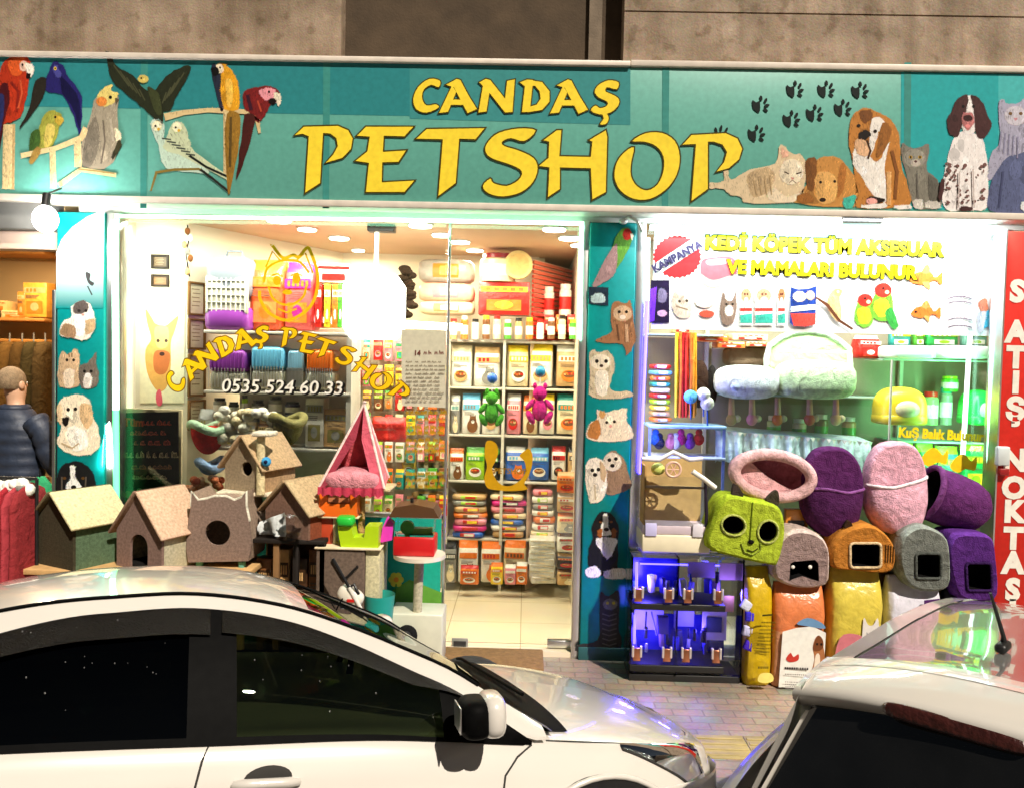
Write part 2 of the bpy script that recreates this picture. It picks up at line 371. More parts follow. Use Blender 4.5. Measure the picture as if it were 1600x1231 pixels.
# shop shell
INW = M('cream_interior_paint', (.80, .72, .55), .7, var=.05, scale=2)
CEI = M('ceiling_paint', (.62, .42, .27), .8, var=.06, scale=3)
def f_tile(n, L, b, tc):
    br = n.new('ShaderNodeTexBrick'); br.offset = 0; br.inputs['Scale'].default_value = 1; br.inputs['Brick Width'].default_value = .6; br.inputs['Row Height'].default_value = .6; br.inputs['Mortar Size'].default_value = .004
    br.inputs['Color1'].default_value = (.74, .64, .45, 1); br.inputs['Color2'].default_value = (.80, .70, .50, 1); br.inputs['Mortar'].default_value = (.45, .36, .24, 1); L.new(tc.outputs['Object'], br.inputs['Vector'])
    z = noise(n, L, tc, 3, 5); L.new(mixc(n, L, .25, br.outputs['Color'], z.outputs['Color'], 'SOFT_LIGHT'), b.inputs['Base Color'])
FLO = node_mat('glazed_floor_tile', .22, f_tile)
xl = X(168); xd1 = X(912); xw0 = X(1004); xw1 = X(1556)
c1 = P(293, 600, 6.85); c2 = P(533, 600, YB)
b = MB(FLO); b.bx(xl-.1, 4.4, YF-.05, 10.2, -.1, ZI); b.build('shop_floor', bld)
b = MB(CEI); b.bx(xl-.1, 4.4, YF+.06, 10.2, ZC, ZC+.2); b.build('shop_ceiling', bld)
b = MB(INW)
b.bx(xl-.12, c1.x, 6.85, 6.95, ZI, ZC)
b.add([(c1.x, 6.85, ZI), (c2.x, YB, ZI), (c2.x, YB, ZC), (c1.x, 6.85, ZC)], [[0, 1, 2, 3]])
b.bx(c2.x-.05, X(838, YB), YB, YB+.1, ZI, ZC); b.bx(X(838, YB), 2.4, 9.6, 9.7, ZI, ZC); b.bx(X(838, YB), X(838, YB)+.06, YB+.1, 9.6, ZI, ZC)
b.bx(xd1+.02, xd1+.1, 7.35, 9.6, ZI, ZC)
b.bx(xl-.12, xl-.02, YF+.05, 6.85, ZI, ZC); b.build('interior_wall', bld)
DARKW = M('display_backing', (.33, .27, .19), .75, var=.18, scale=4, bump=.1)
b = MB(DARKW); b.bx(xd1+.1, 4.3, 7.35, 7.45, ZI, ZC); b.bx(4.2, 4.3, YF, 7.35, ZI, ZC); b.build('display_back_wall', bld)
# facade pieces
SOF = M('white_soffit', (.80, .79, .74), .5, var=.05)
b = MB(SOF); b.bx(-3.45, 4.4, YS+.06, YF+.1, Z(333, YF), Z(333, YF)+.05); b.bx(-3.45, 4.4, YF, YF+.06, Z(345, YF), Z(333, YF)-.002); b.build('window_header', bld)
b = MB(M('facade_base', (.30, .31, .29), .6, var=.15)); b.bx(xw0, xw1, YF-.02, YF+.06, ZW-.05, Z(1000, YF), .01); b.build('window_base', bld)
TEAL = s2l((0, 128, 128))
def pillar(u0, u1, ub0, ub1):
    zt = Z(345, YP); p = MB(PRINT)
    xa0, xa1 = P(u0, 345, YP).x, P(u1, 345, YP).x; xb0, xb1 = P(ub0, 1028, YP).x, P(ub1, 1028, YP).x
    x0, x1 = (xa0+xb0)/2, (xa1+xb1)/2
    p.bx(x0, x1, YP, YF+.06, ZW+.10, zt, .012, col=TEAL)
    o = p.build('printed_pillar', bld)
    k = MB(M('dark_plinth', (.02, .10, .10), .5)); k.bx(x0-.008, x1+.008, YP-.012, YF+.05, ZW-.02, ZW+.098, .006); k.build('plinth', o)
    return x0, x1, o
pl0, pl1, pilL = pillar(84, 160, 92, 165)
pm0, pm1, pilM = pillar(922, 996, 905, 976)
for x0, x1 in ((pl1+.002, pl1+.10), (pm0-.06, pm0-.004), (pm1+.004, pm1+.075), (xw1, xw1+.04)): b = MB(CHROME); b.bx(x0, x1, YP+.02, YF+.07, ZW, Z(346, YF), .006); b.build('window_frame', bld)
b = MB(CHROME); xda = X(690, YF, 800)
b.bx(pl1+.1, xda, YF, YF+.04, Z(803, YF, 400), Z(795, YF, 400), .004); b.build('window_frame', bld)
# printed kick panel under the left window
kp = Art(YF-.004); kz = [(172, 800), (690, 803), (686, 1030), (176, 1024)]
b = MB(PRINT); b.bx(pl1+.1, xda, YF, YF+.03, ZW, Z(803, YF, 400), col=s2l((30, 165, 140))); kick = b.build('kick_panel', bld)
kp.poly((100, 160, 60), [(560, 985), (600, 930), (640, 905), (690, 925), (690, 985)], False)
kp.poly((70, 140, 45), [(560, 1010), (590, 965), (650, 940), (690, 950), (690, 1020)], False)
for q in range(6):
    a = q*pi/3; kp.ell((225, 215, 70), 619+7*cos(a), 905+7*sin(a), 5, 5)
kp.ell((240, 150, 50), 619, 905, 4, 4); kp.line((60, 140, 60), [(619, 912), (616, 935), (618, 960)], 2.5)
kp.build('flower_print', bld)
# panes of glass
b = MB(GLASS); b.bx(pl1+.1, xda-.006, YF+.012, YF+.022, Z(795, YF, 400), Z(345, YF)); b.build('window_pane', bld)
b = MB(GLASS); b.bx(xw0+.01, xw1, YF+.012, YF+.022, Z(1000, YF), Z(345, YF)); b.build('window_pane', bld)
dr = thing('glass_door', 'frameless glass shop door with gold pet sticker and steel floor lock', 'door', (xda, YF, ZI))
b = MB(GLASS); b.bx(xda+.006, xd1-.03, YF+.03, YF+.04, ZI+.03, Z(345, YF)); b.build('door_pane', dr)
b = MB(CHROME); b.bx(xda+.01, xda+.03, YF+.024, YF+.046, ZI+.02, Z(345, YF), .004); b.bx(X(855, YF, 1015), xd1-.03, YF+.01, YF+.06, ZI+.01, ZI+.07, .006); b.build('door_rail', dr)
b = MB(PLAST); p0 = P(706, 996, YF+.02); p1 = P(731, 1014, YF+.02); b.bx(p0.x, p1.x, YF+.012, YF+.028, p1.z, p0.z, .003, col=(.25, .25, .22)); b.bx(p0.x+.015, p1.x-.015, YF+.008, YF+.013, p1.z+.02, p0.z-.02, col=(.03, .03, .03)); b.build('floor_lock', dr)
b = MB(M('brown_doormat', (.25, .14, .05), .9, var=.25, scale=30, bump=.4)); p0 = G(692, 1022, ZW+.05); p1 = G(850, 1045, ZW+.05)
b.bx(p0.x, p1.x, p1.y, YF-.03, ZW+.001, ZW+.055, .012); tag(b.build('door_step'), 'low brown wooden step in front of the open shop entrance', 'step')
# LED strips round the panes
GRN = M('led_green_white', (.8, .9, .85), emit=(.38, 1, .62), es=7); CYN = M('led_cyan_white', (.8, .9, .9), emit=(.55, .95, 1), es=6); BLU = M('led_blue', (.2, .2, .9), emit=(.06, .04, 1), es=9); LGR = M('led_green', (.2, .9, .4), emit=(.10, 1, .28), es=1.5)
def strip(lbl, segs, grp='led strips round the shop windows'):
    t = None; m = MB()
    for a, c, r, mat in segs: m.cyl(a, c, r, n=8, mat=mat)
    return tag(m.build('led_strip'), lbl, 'led strip', grp)
yl = YP-.012
strip('green white led strip down the left edge of the big window', [(P(180, 345, yl), P(181, 640, yl), .024, GRN), (P(181, 640, yl), P(182, 790, yl), .024, LGR)])
strip('pale green led strip along the top of the big window and door', [(P(180, 338, yl), P(600, 344, yl), .013, GRN), (P(600, 344, yl), P(912, 350, yl), .014, GRN)])
strip('green led strip down the right edge of the glass door', [(P(908, 354, yl), P(906, 530, yl), .012, GRN)])
strip('blue led strip down the left edge of the display window', [(P(1012, 470, yl), P(1000, 740, yl), .011, BLU), (P(1013, 372, yl), P(1012, 470, yl), .012, CYN)])
strip('cyan green led strip down the right edge of the display window', [(P(1556, 372, yl), P(1550, 560, yl), .016, CYN), (P(1550, 560, yl), P(1544, 775, yl), .018, GRN)])
strip('white led strip along the top of the display window', [(P(1016, 356, yl), P(1556, 363, yl), .020, CYN)])
# real light of the strips
def lamp(name, loc, power, col=(1, 1, 1), size=.2, parent=None, kind='POINT', shape=None, rot=None, sy=None):
    l = bpy.data.lights.new(name, kind); l.energy = power; l.color = col
    if kind == 'POINT': l.shadow_soft_size = size
    elif kind == 'AREA':
        l.size = size; l.shape = 'DISK' if not sy else 'RECTANGLE'
        if sy: l.size_y = sy
    o = bpy.data.objects.new(name, l); COL.objects.link(o)
    if parent: o.parent = parent; loc = Vector(loc)-Vector(parent.location)
    o.location = loc
    if rot: o.rotation_euler = rot
    return o
# ------------------------------------------------------------------ ceiling lamps
LAMPM = M('lamp_diffuser', (.9, .9, .85), emit=(1, .88, .68), es=14)
spots = [(436, 343, .09), (480, 357, .075), (530, 371, .085), (657, 351, .09), (690, 366, .08), (719, 377, .085), (742, 390, .08), (866, 357, .09), (890, 371, .09), (906, 382, .08), (560, 390, .06)]
lname = ['nearest the left of the window', 'second from the left', 'third from the left', 'in front of the hanging lantern', 'right of the lantern', 'middle of the row right of the lantern', 'farthest of the row right of the lantern', 'nearest the glass door', 'second by the glass door', 'farthest by the glass door', 'deep in the shop behind the lantern rod']
for (u, v, r), nm in zip(spots, lname):
    p = G(u, v, ZC)
    t = thing('ceiling_lamp', 'round white recessed ceiling lamp, '+nm, 'ceiling lamp', (p.x, p.y, ZC), 0, 'round lamps in the shop ceiling')
    m = MB(CHROME); m.cyl((0, 0, -.012), (0, 0, .03), r*1.18, n=24); m.build('lamp_rim', t, False)
    m = MB(LAMPM); m.cyl((0, 0, -.022), (0, 0, -.013), r, n=24); m.build('diffuser', t, False)
    lamp('lamp_light', (p.x, p.y, ZC-.05), 10.5, (1, .86, .64), r*2, t, 'AREA')
# lantern on a rod
p = P(585, 480, 6.75); k = 6.75/FPX
lt = thing('hanging_lantern', 'glowing white eight sided lantern hanging on a white rod inside the window', 'lantern', p)
oc = [(-47, -32), (-34, -50), (34, -50), (47, -32), (47, 32), (34, 50), (-34, 50), (-47, 32)]
m = MB(M('lantern_shade', (.9, .9, .85), emit=(1, .97, .92), es=5)); m.prism([(x*k, -.07, -y*k) for x, y in oc], (0, .14, 0)); m.build('lantern_shade', lt, False)
m = MB(M('white_rod', (.85, .85, .8), .4, emit=(1, .95, .85), es=.6)); m.cyl((.01, 0, 50*k), (.01, 0, ZC-p.z), .018); m.build('rod', lt, False)  # rod given a glow of its own though it is no lamp
m = MB(BLACKP); m.box((.05, 0, ZC-p.z-.03), (.22, .12, .06), .01); m.build('rod_mount', lt, False)
lamp('lantern_light', p+Vector((0, -.12, 0)), 5, (1, .93, .82), .25, lt)
tb = MB(M('tube_lamp', (.9, .9, .9), emit=(1, .97, .9), es=5)); tb.cyl(P(495, 500, 6.85), P(722, 512, 6.85), .03, n=12)
tag(tb.build('tube_lamp'), 'white fluorescent tube running level behind the lantern', 'tube lamp')
# ------------------------------------------------------------------ lettering drawn as outlines (brush capitals)
A_ = [[(555, 158), (592, 138), (604, 142), (632, 195), (660, 240), (628, 254), (604, 208), (582, 166)], [(576, 160), (590, 182), (562, 250), (532, 253)], [(572, 208), (612, 208), (622, 226), (564, 226)]]
GL = {
 'P': [[(45, 328), (75, 300), (190, 297), (225, 312), (240, 340), (234, 375), (205, 405), (150, 421), (175, 393), (190, 365), (185, 338), (165, 323), (140, 320), (130, 490), (80, 522), (92, 332), (70, 323)]],
 'E': [[(255, 330), (285, 300), (445, 300), (415, 332), (345, 330), (342, 385), (420, 380), (395, 418), (340, 420), (338, 488), (448, 482), (415, 520), (285, 520), (295, 422), (250, 415), (290, 383), (298, 333)]],
 'T': [[(455, 340), (490, 308), (685, 305), (655, 342), (600, 340), (588, 490), (530, 533), (545, 342)]],
 'S': [[(858, 312), (800, 306), (735, 320), (700, 348), (688, 378), (708, 405), (780, 430), (812, 452), (800, 480), (760, 500), (715, 490), (705, 475), (680, 500), (700, 525), (750, 535), (810, 520), (850, 485), (865, 440), (850, 405), (800, 380), (752, 365), (745, 350), (775, 338), (820, 348)]],
 'H': [[(885, 345), (930, 312), (945, 312), (938, 400), (1045, 402), (1050, 350), (1040, 345), (1095, 312), (1100, 335), (1095, 520), (1050, 545), (1045, 440), (940, 437), (940, 510), (900, 537), (905, 437), (870, 432), (902, 405), (904, 350)]],
 'O': [[(1185, 348), (1230, 322), (1285, 321), (1328, 348), (1345, 400), (1335, 460), (1300, 510), (1245, 543), (1190, 543), (1145, 515), (1125, 470), (1133, 420), (1160, 385), (1190, 370), (1181, 420), (1180, 465), (1200, 500), (1235, 515), (1270, 495), (1290, 450), (1290, 400), (1265, 365), (1225, 350)]],
 'P2': [[(1355, 360), (1385, 328), (1500, 322), (1540, 340), (1556, 375), (1545, 410), (1510, 440), (1470, 451), (1495, 420), (1505, 385), (1490, 360), (1460, 350), (1440, 350), (1440, 510), (1385, 550), (1400, 358)]],
 'C': [[(535, 145), (500, 138), (462, 165), (445, 205), (455, 240), (490, 252), (530, 235), (520, 224), (490, 228), (475, 205), (480, 175), (505, 158), (530, 166)]],
 'A': A_,
 'N': [[(668, 150), (690, 138), (705, 142), (755, 205), (762, 145), (788, 140), (780, 250), (755, 252), (702, 185), (692, 248), (665, 252), (680, 162)]],
 'D': [[(805, 150), (830, 140), (850, 142), (838, 250), (812, 250), (822, 163)], [(836, 142), (880, 149), (905, 180), (905, 215), (880, 243), (836, 250), (838, 232), (862, 225), (875, 205), (872, 180), (857, 162), (835, 160)]],
 'A2': [[(x+375, y+2) for x, y in q] for q in A_],
 'SC': [[(1138, 150), (1105, 143), (1072, 158), (1058, 180), (1070, 200), (1100, 215), (1098, 230), (1075, 237), (1060, 228), (1045, 245), (1075, 258), (1110, 252), (1136, 230), (1140, 208), (1122, 193), (1095, 181), (1100, 166), (1132, 173)], [(1082, 254), (1098, 256), (1105, 272), (1096, 290), (1076, 291), (1088, 272)]],
}
def inflate(pts, d):
    n = len(pts); ar = sum(pts[i][0]*pts[(i+1) % n][1]-pts[(i+1) % n][0]*pts[i][1] for i in range(n)); sg = 1 if ar > 0 else -1; out = []
    for i in range(n):
        a, p, c = pts[i-1], pts[i], pts[(i+1) % n]
        e1 = Vector((p[0]-a[0], p[1]-a[1])).normalized(); e2 = Vector((c[0]-p[0], c[1]-p[1])).normalized()
        n1 = Vector((e1.y, -e1.x))*sg; n2 = Vector((e2.y, -e2.x))*sg; m = n1+n2
        if m.length < .3: m = n1
        m.normalize(); k = d/max(.45, m.dot(n1)); out.append((p[0]+m.x*k, p[1]+m.y*k))
    return out
YEL = s2l((246, 216, 58)); OUTL = s2l((70, 60, 10))
def word(mb, keys, Y, mapf, dl, c=YEL, co=OUTL, rnd=True):
    k = 0
    for kind in (0, 1):
        for g, ctx in keys:
            for pl in GL[g]:
                pts = smooth_closed(pl, 3) if g in ('S', 'O', 'C', 'SC') else pl
                if kind == 0: pts = inflate(pts, dl)
                k += 1; yy = Y-.002*kind-.00004*k
                mb.prism([P(*mapf(q, ctx), yy) for q in pts], (0, 0, 0), (co, c)[kind])
# ------------------------------------------------------------------ the long sign
sg = thing('shop_sign', 'long turquoise shop sign with yellow brush lettering between painted parrots and pets', 'sign', (0, YS, Z(320, YS)))
zb, zt_ = Z(319, YS), Z(103, YS)
b = MB(PRINT); b.bx(-4.7, 4.7, YS, YS+.18, zb, zt_, .004, col=s2l((98, 168, 154))); b.build('sign_board', sg)
ar = Art(YS-.001)
ar.poly((44, 130, 134), [(-40, 87), (985, 107), (985, 190), (700, 183), (430, 178), (290, 172), (-40, 165)], False)
ar.poly((60, 140, 140), [(640, 104), (985, 107), (985, 196), (700, 188), (640, 186)], False)
ar.poly((40, 165, 168), [(1408, 113), (1640, 117), (1640, 330), (1408, 328)], False)  # brighter, bluer right end: nearby light put into the board colour
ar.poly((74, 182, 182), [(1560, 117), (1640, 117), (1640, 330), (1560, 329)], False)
for u in (220, 505, 1035, 1413): ar.poly((62, 140, 132), [(u, 98), (u+11, 98), (u+9, 326), (u-1, 326)], False)  # faint upright panel shading put into the board colour
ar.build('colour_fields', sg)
TRIM = M('sign_trim', (.72, .64, .55), .45, var=.12, scale=10)
b = MB(TRIM); b.bx(-4.7, X(985, YS-.02, 100), YS-.03, YS+.2, zt_+.001, zt_+.040, .006); b.bx(X(985, YS, 100)+.002, 4.7, YS-.02, YS+.2, zt_+.004, zt_+.050, .006)
b.bx(-4.7, 4.7, YS-.025, YS+.19, zb-.05, zb-.001, .006); b.build('sign_trim', sg)
b = MB(PRINT); k_ = .4625
word(b, [(g, 0) for g in ('P', 'E', 'T', 'S', 'H', 'O', 'P2')], YS-.008, lambda q, c: (440+q[0]*k_, 60+q[1]*k_), 5); b.build('petshop_lettering', sg)
b = MB(PRINT); word(b, [(g, 0) for g in ('C', 'A', 'N', 'D', 'A2', 'SC')], YS-.008, lambda q, c: (440+q[0]*k_, 60+q[1]*k_), 4); b.build('name_lettering', sg)
def art(name, parent, fn, Y=YS-.006, fx=None):
    a = Art(Y); a.fur = True
    if fx: a.fx = fx
    fn(a); return a.build(name, parent)
k1 = .2875
f1 = lambda p: (p[0]*k1, 60+p[1]*k1)            # coordinates read off an enlarged view
def perches(a):
    W = (214, 190, 140)
    a.line(W, [(50, 470), (45, 820)], 65); a.line((190, 160, 110), [(75, 470), (70, 820)], 14); a.line(W, [(115, 640), (300, 600), (440, 545), (470, 490)], [28, 26, 34, 40]); a.line(W, [(285, 600), (290, 815)], 32); a.line(W, [(420, 560), (425, 700)], 38)
    a.line((205, 190, 140), [(320, 800), (440, 715), (630, 745)], [28, 26, 24]); a.line((150, 130, 80), [(430, 712), (620, 735)], 8)
art('perch_picture', sg, perches, fx=f1)
def perches2(a):
    W = (214, 190, 140)
    a.line(W, [(895, 430), (1000, 405), (1130, 392), (1210, 395), (1330, 400), (1400, 450), (1410, 515)], [40, 28, 24, 28, 26, 26, 14])
    a.line(W, [(1225, 400), (1225, 740)], 22); a.line((130, 110, 50), [(820, 830), (850, 730), (950, 715), (1080, 712), (1140, 750)], [10, 16, 14, 12, 8])
art('perch_picture', sg, perches2, fx=f1)
def macaw_red(a):
    R = (176, 52, 28)
    a.poly(R, [(0, 190), (50, 110), (120, 95), (165, 130), (160, 220), (140, 330), (110, 430), (40, 460), (0, 450)])
    a.poly((70, 20, 25), [(0, 270), (40, 250), (50, 350), (20, 460), (-5, 640), (-20, 460)]); a.poly((40, 45, 90), [(-10, 330), (20, 320), (18, 420), (-10, 560)])
    a.poly((215, 90, 40), [(45, 130), (110, 105), (140, 130), (120, 190), (70, 200)]); a.ell((230, 190, 170), 128, 152, 20, 26); a.poly((240, 235, 220), [(140, 140), (178, 150), (180, 190), (160, 215), (148, 185)]); a.ell((20, 15, 10), 122, 145, 6, 7)
    a.poly((30, 15, 15), [(148, 190), (168, 195), (158, 218), (140, 212)]); a.line((130, 35, 25), [(60, 240), (100, 290), (90, 400)], 14); a.line((205, 85, 50), [(110, 230), (120, 300), (100, 380)], 10)
art('red_macaw_picture', sg, macaw_red, fx=f1)
def macaw_blue(a):
    a.poly((38, 34, 96), [(275, 160), (300, 128), (340, 150), (370, 210), (420, 270), (445, 340), (440, 500), (425, 510), (400, 420), (340, 310), (260, 290), (195, 240), (250, 215)])
    a.poly((22, 20, 60), [(330, 210), (390, 270), (430, 350), (432, 490), (400, 390), (340, 300)]); a.poly((40, 36, 30), [(190, 235), (250, 225), (230, 330), (130, 470), (110, 480), (160, 380)]); a.poly((70, 70, 140), [(285, 165), (310, 150), (330, 200), (310, 215)])
    a.ell((225, 190, 60), 300, 165, 8, 10); a.ell((10, 10, 10), 300, 165, 4, 5)
art('blue_macaw_picture', sg, macaw_blue, fx=f1)
def green_parrot(a):
    a.poly((150, 150, 62), [(235, 430), (280, 395), (330, 415), (325, 470), (300, 560), (260, 600), (190, 610), (170, 540), (210, 500)])
    a.poly((60, 90, 40), [(170, 520), (215, 500), (210, 590), (165, 640)]); a.poly((205, 185, 95), [(250, 480), (300, 480), (280, 570), (240, 590)]); a.poly((190, 160, 60), [(300, 420), (345, 440), (330, 470), (305, 460)]); a.ell((20, 20, 10), 300, 430, 6, 7); a.poly((150, 120, 60), [(190, 600), (220, 610), (180, 680), (160, 670)])
art('green_parrot_picture', sg, green_parrot, fx=f1)
def cockatiel(a):
    a.poly((158, 148, 128), [(500, 400), (520, 330), (590, 290), (640, 320), (640, 380), (640, 480), (655, 580), (600, 690), (520, 710), (440, 680), (450, 560)])
    a.poly((225, 205, 120), [(530, 320), (570, 270), (610, 255), (600, 285), (640, 300), (620, 350), (560, 370)]); a.poly((214, 130, 62), ellp(552, 345, 26, 24), False); a.poly((120, 112, 98), [(470, 520), (520, 430), (540, 560), (500, 690), (450, 680)])
    a.poly((235, 225, 190), [(625, 490), (655, 520), (650, 560), (630, 550)]); a.ell((20, 18, 15), 600, 322, 9, 9); a.poly((90, 80, 60), [(625, 330), (645, 335), (630, 365)]); a.line((110, 100, 88), [(560, 450), (570, 560), (550, 680)], 8); a.line((180, 170, 150), [(600, 440), (615, 560)], 12); a.poly((60, 58, 40), [(640, 560), (660, 580), (620, 650), (610, 640)])
art('cockatiel_picture', sg, cockatiel, fx=f1)
def dark_bird(a):
    D = (40, 44, 30)
    a.poly(D, [(575, 85), (600, 90), (640, 160), (720, 200), (770, 260), (830, 290), (900, 210), (960, 170), (1030, 150), (1020, 210), (960, 310), (930, 390), (890, 400), (880, 470), (800, 400), (720, 330), (610, 230)])
    for k in range(5): a.line((70, 72, 50), [(620+k*34, 150+k*32), (700+k*22, 260+k*20)], 7); a.line((72, 74, 52), [(1000-k*24, 190+k*26), (930-k*12, 300+k*14)], 7)
    a.ell((205, 185, 100), 778, 222, 26, 20); a.poly((60, 66, 40), [(800, 270), (860, 300), (880, 400), (850, 410)]); a.ell((20, 20, 15), 768, 218, 5, 5)
art('dark_bird_picture', sg, dark_bird, fx=f1)
def budgies(a):
    a.poly((190, 214, 196), [(820, 470), (850, 445), (890, 470), (900, 560), (1000, 640), (1130, 720), (1100, 735), (960, 720), (890, 690), (860, 580)])
    a.poly((196, 206, 170), [(930, 480), (965, 455), (1005, 480), (1030, 560), (1060, 620), (1240, 750), (1230, 770), (1010, 650), (900, 610), (900, 560)])
    for k in range(6): a.line((70, 78, 70), [(880+k*26, 545+k*17), (930+k*26, 552+k*17)], 8)
    a.line((30, 34, 30), [(1030, 640), (1120, 700), (1240, 755)], 12); a.line((40, 40, 36), [(1090, 715), (1150, 760), (1250, 840)], 13)
    a.ell((240, 236, 200), 852, 478, 24, 26); a.ell((240, 238, 200), 962, 485, 24, 26)
    for x, y in ((845, 478), (955, 486)): a.ell((20, 20, 20), x, y, 6, 6)
    a.ell((215, 175, 60), 862, 495, 8, 8); a.ell((215, 175, 60), 972, 502, 8, 8)
art('budgerigar_picture', sg, budgies, fx=f1)
def macaw_gold(a):
    a.poly((40, 44, 60), [(1150, 170), (1175, 150), (1200, 210), (1215, 380), (1190, 370)])
    a.poly((222, 158, 38), [(1180, 150), (1215, 140), (1250, 170), (1285, 220), (1300, 300), (1295, 385), (1220, 385), (1200, 280), (1205, 210)])
    a.poly((235, 220, 190), [(1175, 150), (1205, 145), (1212, 180), (1185, 185)]); a.poly((20, 18, 18), [(1150, 165), (1180, 160), (1185, 195), (1160, 200)]); a.ell((15, 15, 15), 1196, 160, 5, 6); a.poly((240, 190, 80), [(1225, 230), (1262, 240), (1260, 360), (1235, 360)])
    a.poly((150, 112, 44), [(1235, 415), (1300, 415), (1300, 560), (1260, 800), (1240, 830), (1225, 600)]); a.line((90, 70, 34), [(1255, 430), (1250, 700)], 14)
art('gold_macaw_picture', sg, macaw_gold, fx=f1)
def macaw_crimson(a):
    a.poly((120, 34, 34), [(1325, 300), (1370, 275), (1440, 262), (1500, 275), (1515, 310), (1470, 360), (1440, 420), (1400, 460), (1350, 400), (1330, 380)])
    a.poly((228, 150, 160), [(1410, 290), (1450, 272), (1495, 280), (1490, 320), (1440, 335)]); a.poly((235, 225, 200), [(1495, 300), (1525, 310), (1520, 365), (1500, 350), (1490, 325)]); a.poly((24, 16, 14), [(1480, 330), (1500, 340), (1485, 360), (1462, 345)]); a.ell((15, 12, 10), 1462, 292, 6, 7)
    a.poly((70, 30, 26), [(1330, 420), (1385, 430), (1370, 520), (1320, 690), (1285, 760), (1310, 560)]); a.line((60, 25, 40), [(1345, 310), (1365, 390)], 18); a.line((180, 70, 50), [(1400, 340), (1420, 400)], 10)
art('crimson_macaw_picture', sg, macaw_crimson, fx=f1)
k3 = .325
f3 = lambda p: (1080+p[0]*k3, 100+p[1]*k3)
def paw(x, y):
    def f(a):
        K = (14, 26, 24); a.fur = False
        if x == 140:
            for q in (-1, 0, 1): a.ell(K, x+q*24+4, y-14+abs(q)*10, 6, 16, .1+q*.4)
            return
        a.poly(K, [(x-36, y-22), (x-18, y-12), (x-2, y-18), (x+2, y+4), (x-2, y+36), (x-20, y+30), (x-34, y+12)])
        for q, (dx, dy, r) in enumerate(((2, -32, -.2), (24, -20, .4), (30, 3, 1.4), (24, 25, 2.2))): a.ell(K, x+dx+4, y+dy, 7, 13, r)
    art('paw_print', sg, f, fx=f3)
for x, y in ((495, 125), (645, 125), (808, 130), (330, 198), (590, 240), (725, 215), (478, 268), (310, 338), (140, 325)): paw(x, y)
def cat_lying(a):
    C = (216, 194, 158)
    a.poly(C, [(150, 500), (175, 510), (195, 560), (280, 510), (400, 480), (430, 390), (480, 430), (530, 440), (552, 500), (545, 580), (520, 650), (440, 672), (270, 670), (240, 640), (190, 630), (150, 600), (90, 600), (85, 575), (160, 565)])
    a.poly((192, 166, 128), [(270, 540), (360, 500), (400, 540), (370, 610), (300, 640)]); a.poly((232, 214, 184), [(400, 600), (460, 640), (520, 620), (500, 660), (420, 668), (370, 640)]); a.poly((226, 176, 150), [(436, 410), (446, 412), (470, 440), (440, 452)])
    a.poly((238, 224, 196), ellp(482, 520, 56, 62, .2), False)
    a.line((70, 50, 40), [(448, 520), (470, 530)], 6); a.line((70, 50, 40), [(505, 530), (530, 522)], 6); a.poly((200, 130, 120), [(478, 548), (494, 548), (486, 560)]); a.line((120, 90, 70), [(486, 560), (470, 575)], 3); a.line((120, 90, 70), [(486, 560), (505, 574)], 3)
    for k in range(4): a.line((180, 152, 112), [(300+k*26, 560-k*8), (315+k*24, 630)], 5)
art('cream_cat_picture', sg, cat_lying, fx=f3)
def puppy(a):
    a.poly((198, 140, 72), [(505, 640), (560, 580), (600, 470), (680, 445), (740, 480), (790, 560), (800, 650), (760, 690), (520, 672)])
    a.poly((120, 76, 36), [(552, 470), (600, 458), (600, 540), (585, 610), (556, 590)]); a.poly((176, 112, 52), [(715, 490), (745, 500), (735, 600), (700, 640)]); a.poly((222, 170, 100), [(600, 540), (650, 520), (700, 560), (690, 650), (640, 676), (600, 640)])
    a.ell((40, 25, 15), 632, 655, 16, 10); a.ell((35, 22, 14), 622, 570, 7, 7); a.ell((35, 22, 14), 690, 566, 7, 7); a.poly((150, 96, 44), [(510, 640), (560, 620), (590, 660), (530, 670)]); a.poly((70, 185, 165), [(735, 650), (790, 635), (775, 690), (740, 692)])
art('brown_puppy_picture', sg, puppy, fx=f3)
def bulldog(a):
    T = (190, 126, 58); W = (238, 232, 224)
    a.poly(T, [(760, 330), (780, 250), (830, 215), (900, 235), (970, 280), (1000, 360), (1010, 480), (1040, 580), (1055, 670), (990, 690), (800, 690), (790, 600), (780, 480), (762, 400)])
    a.poly(W, [(790, 400), (850, 440), (900, 470), (950, 380), (930, 500), (940, 660), (880, 640), (830, 560), (780, 480)]); a.poly(W, [(870, 270), (905, 260), (940, 300), (900, 330), (880, 400), (850, 460), (860, 360)]); a.poly((120, 74, 36), [(810, 235), (860, 225), (870, 260), (830, 285)])
    a.poly((30, 24, 22), [(805, 340), (840, 320), (862, 345), (820, 372)]); a.poly((225, 180, 140), [(790, 370), (840, 375), (860, 440), (800, 430)]); a.line((70, 44, 28), [(845, 370), (862, 420), (850, 455)], 10); a.poly((150, 96, 44), [(920, 290), (960, 310), (950, 370), (910, 440), (890, 430)]); a.ell((30, 20, 14), 805, 298, 9, 8); a.ell((30, 20, 14), 885, 325, 9, 8)
    a.line((130, 80, 38), [(965, 420), (990, 520), (980, 650)], 16); a.line((222, 170, 110), [(950, 520), (950, 680)], 22); a.poly((34, 24, 20), [(860, 640), (930, 650), (900, 672), (850, 662)])
    a.ell((236, 170, 160), 868, 662, 24, 14); a.poly(W, [(830, 680), (930, 672), (930, 695), (830, 695)]); a.poly(W, [(985, 684), (1050, 678), (1050, 697), (985, 697)])
art('bulldog_picture', sg, bulldog, fx=f3)
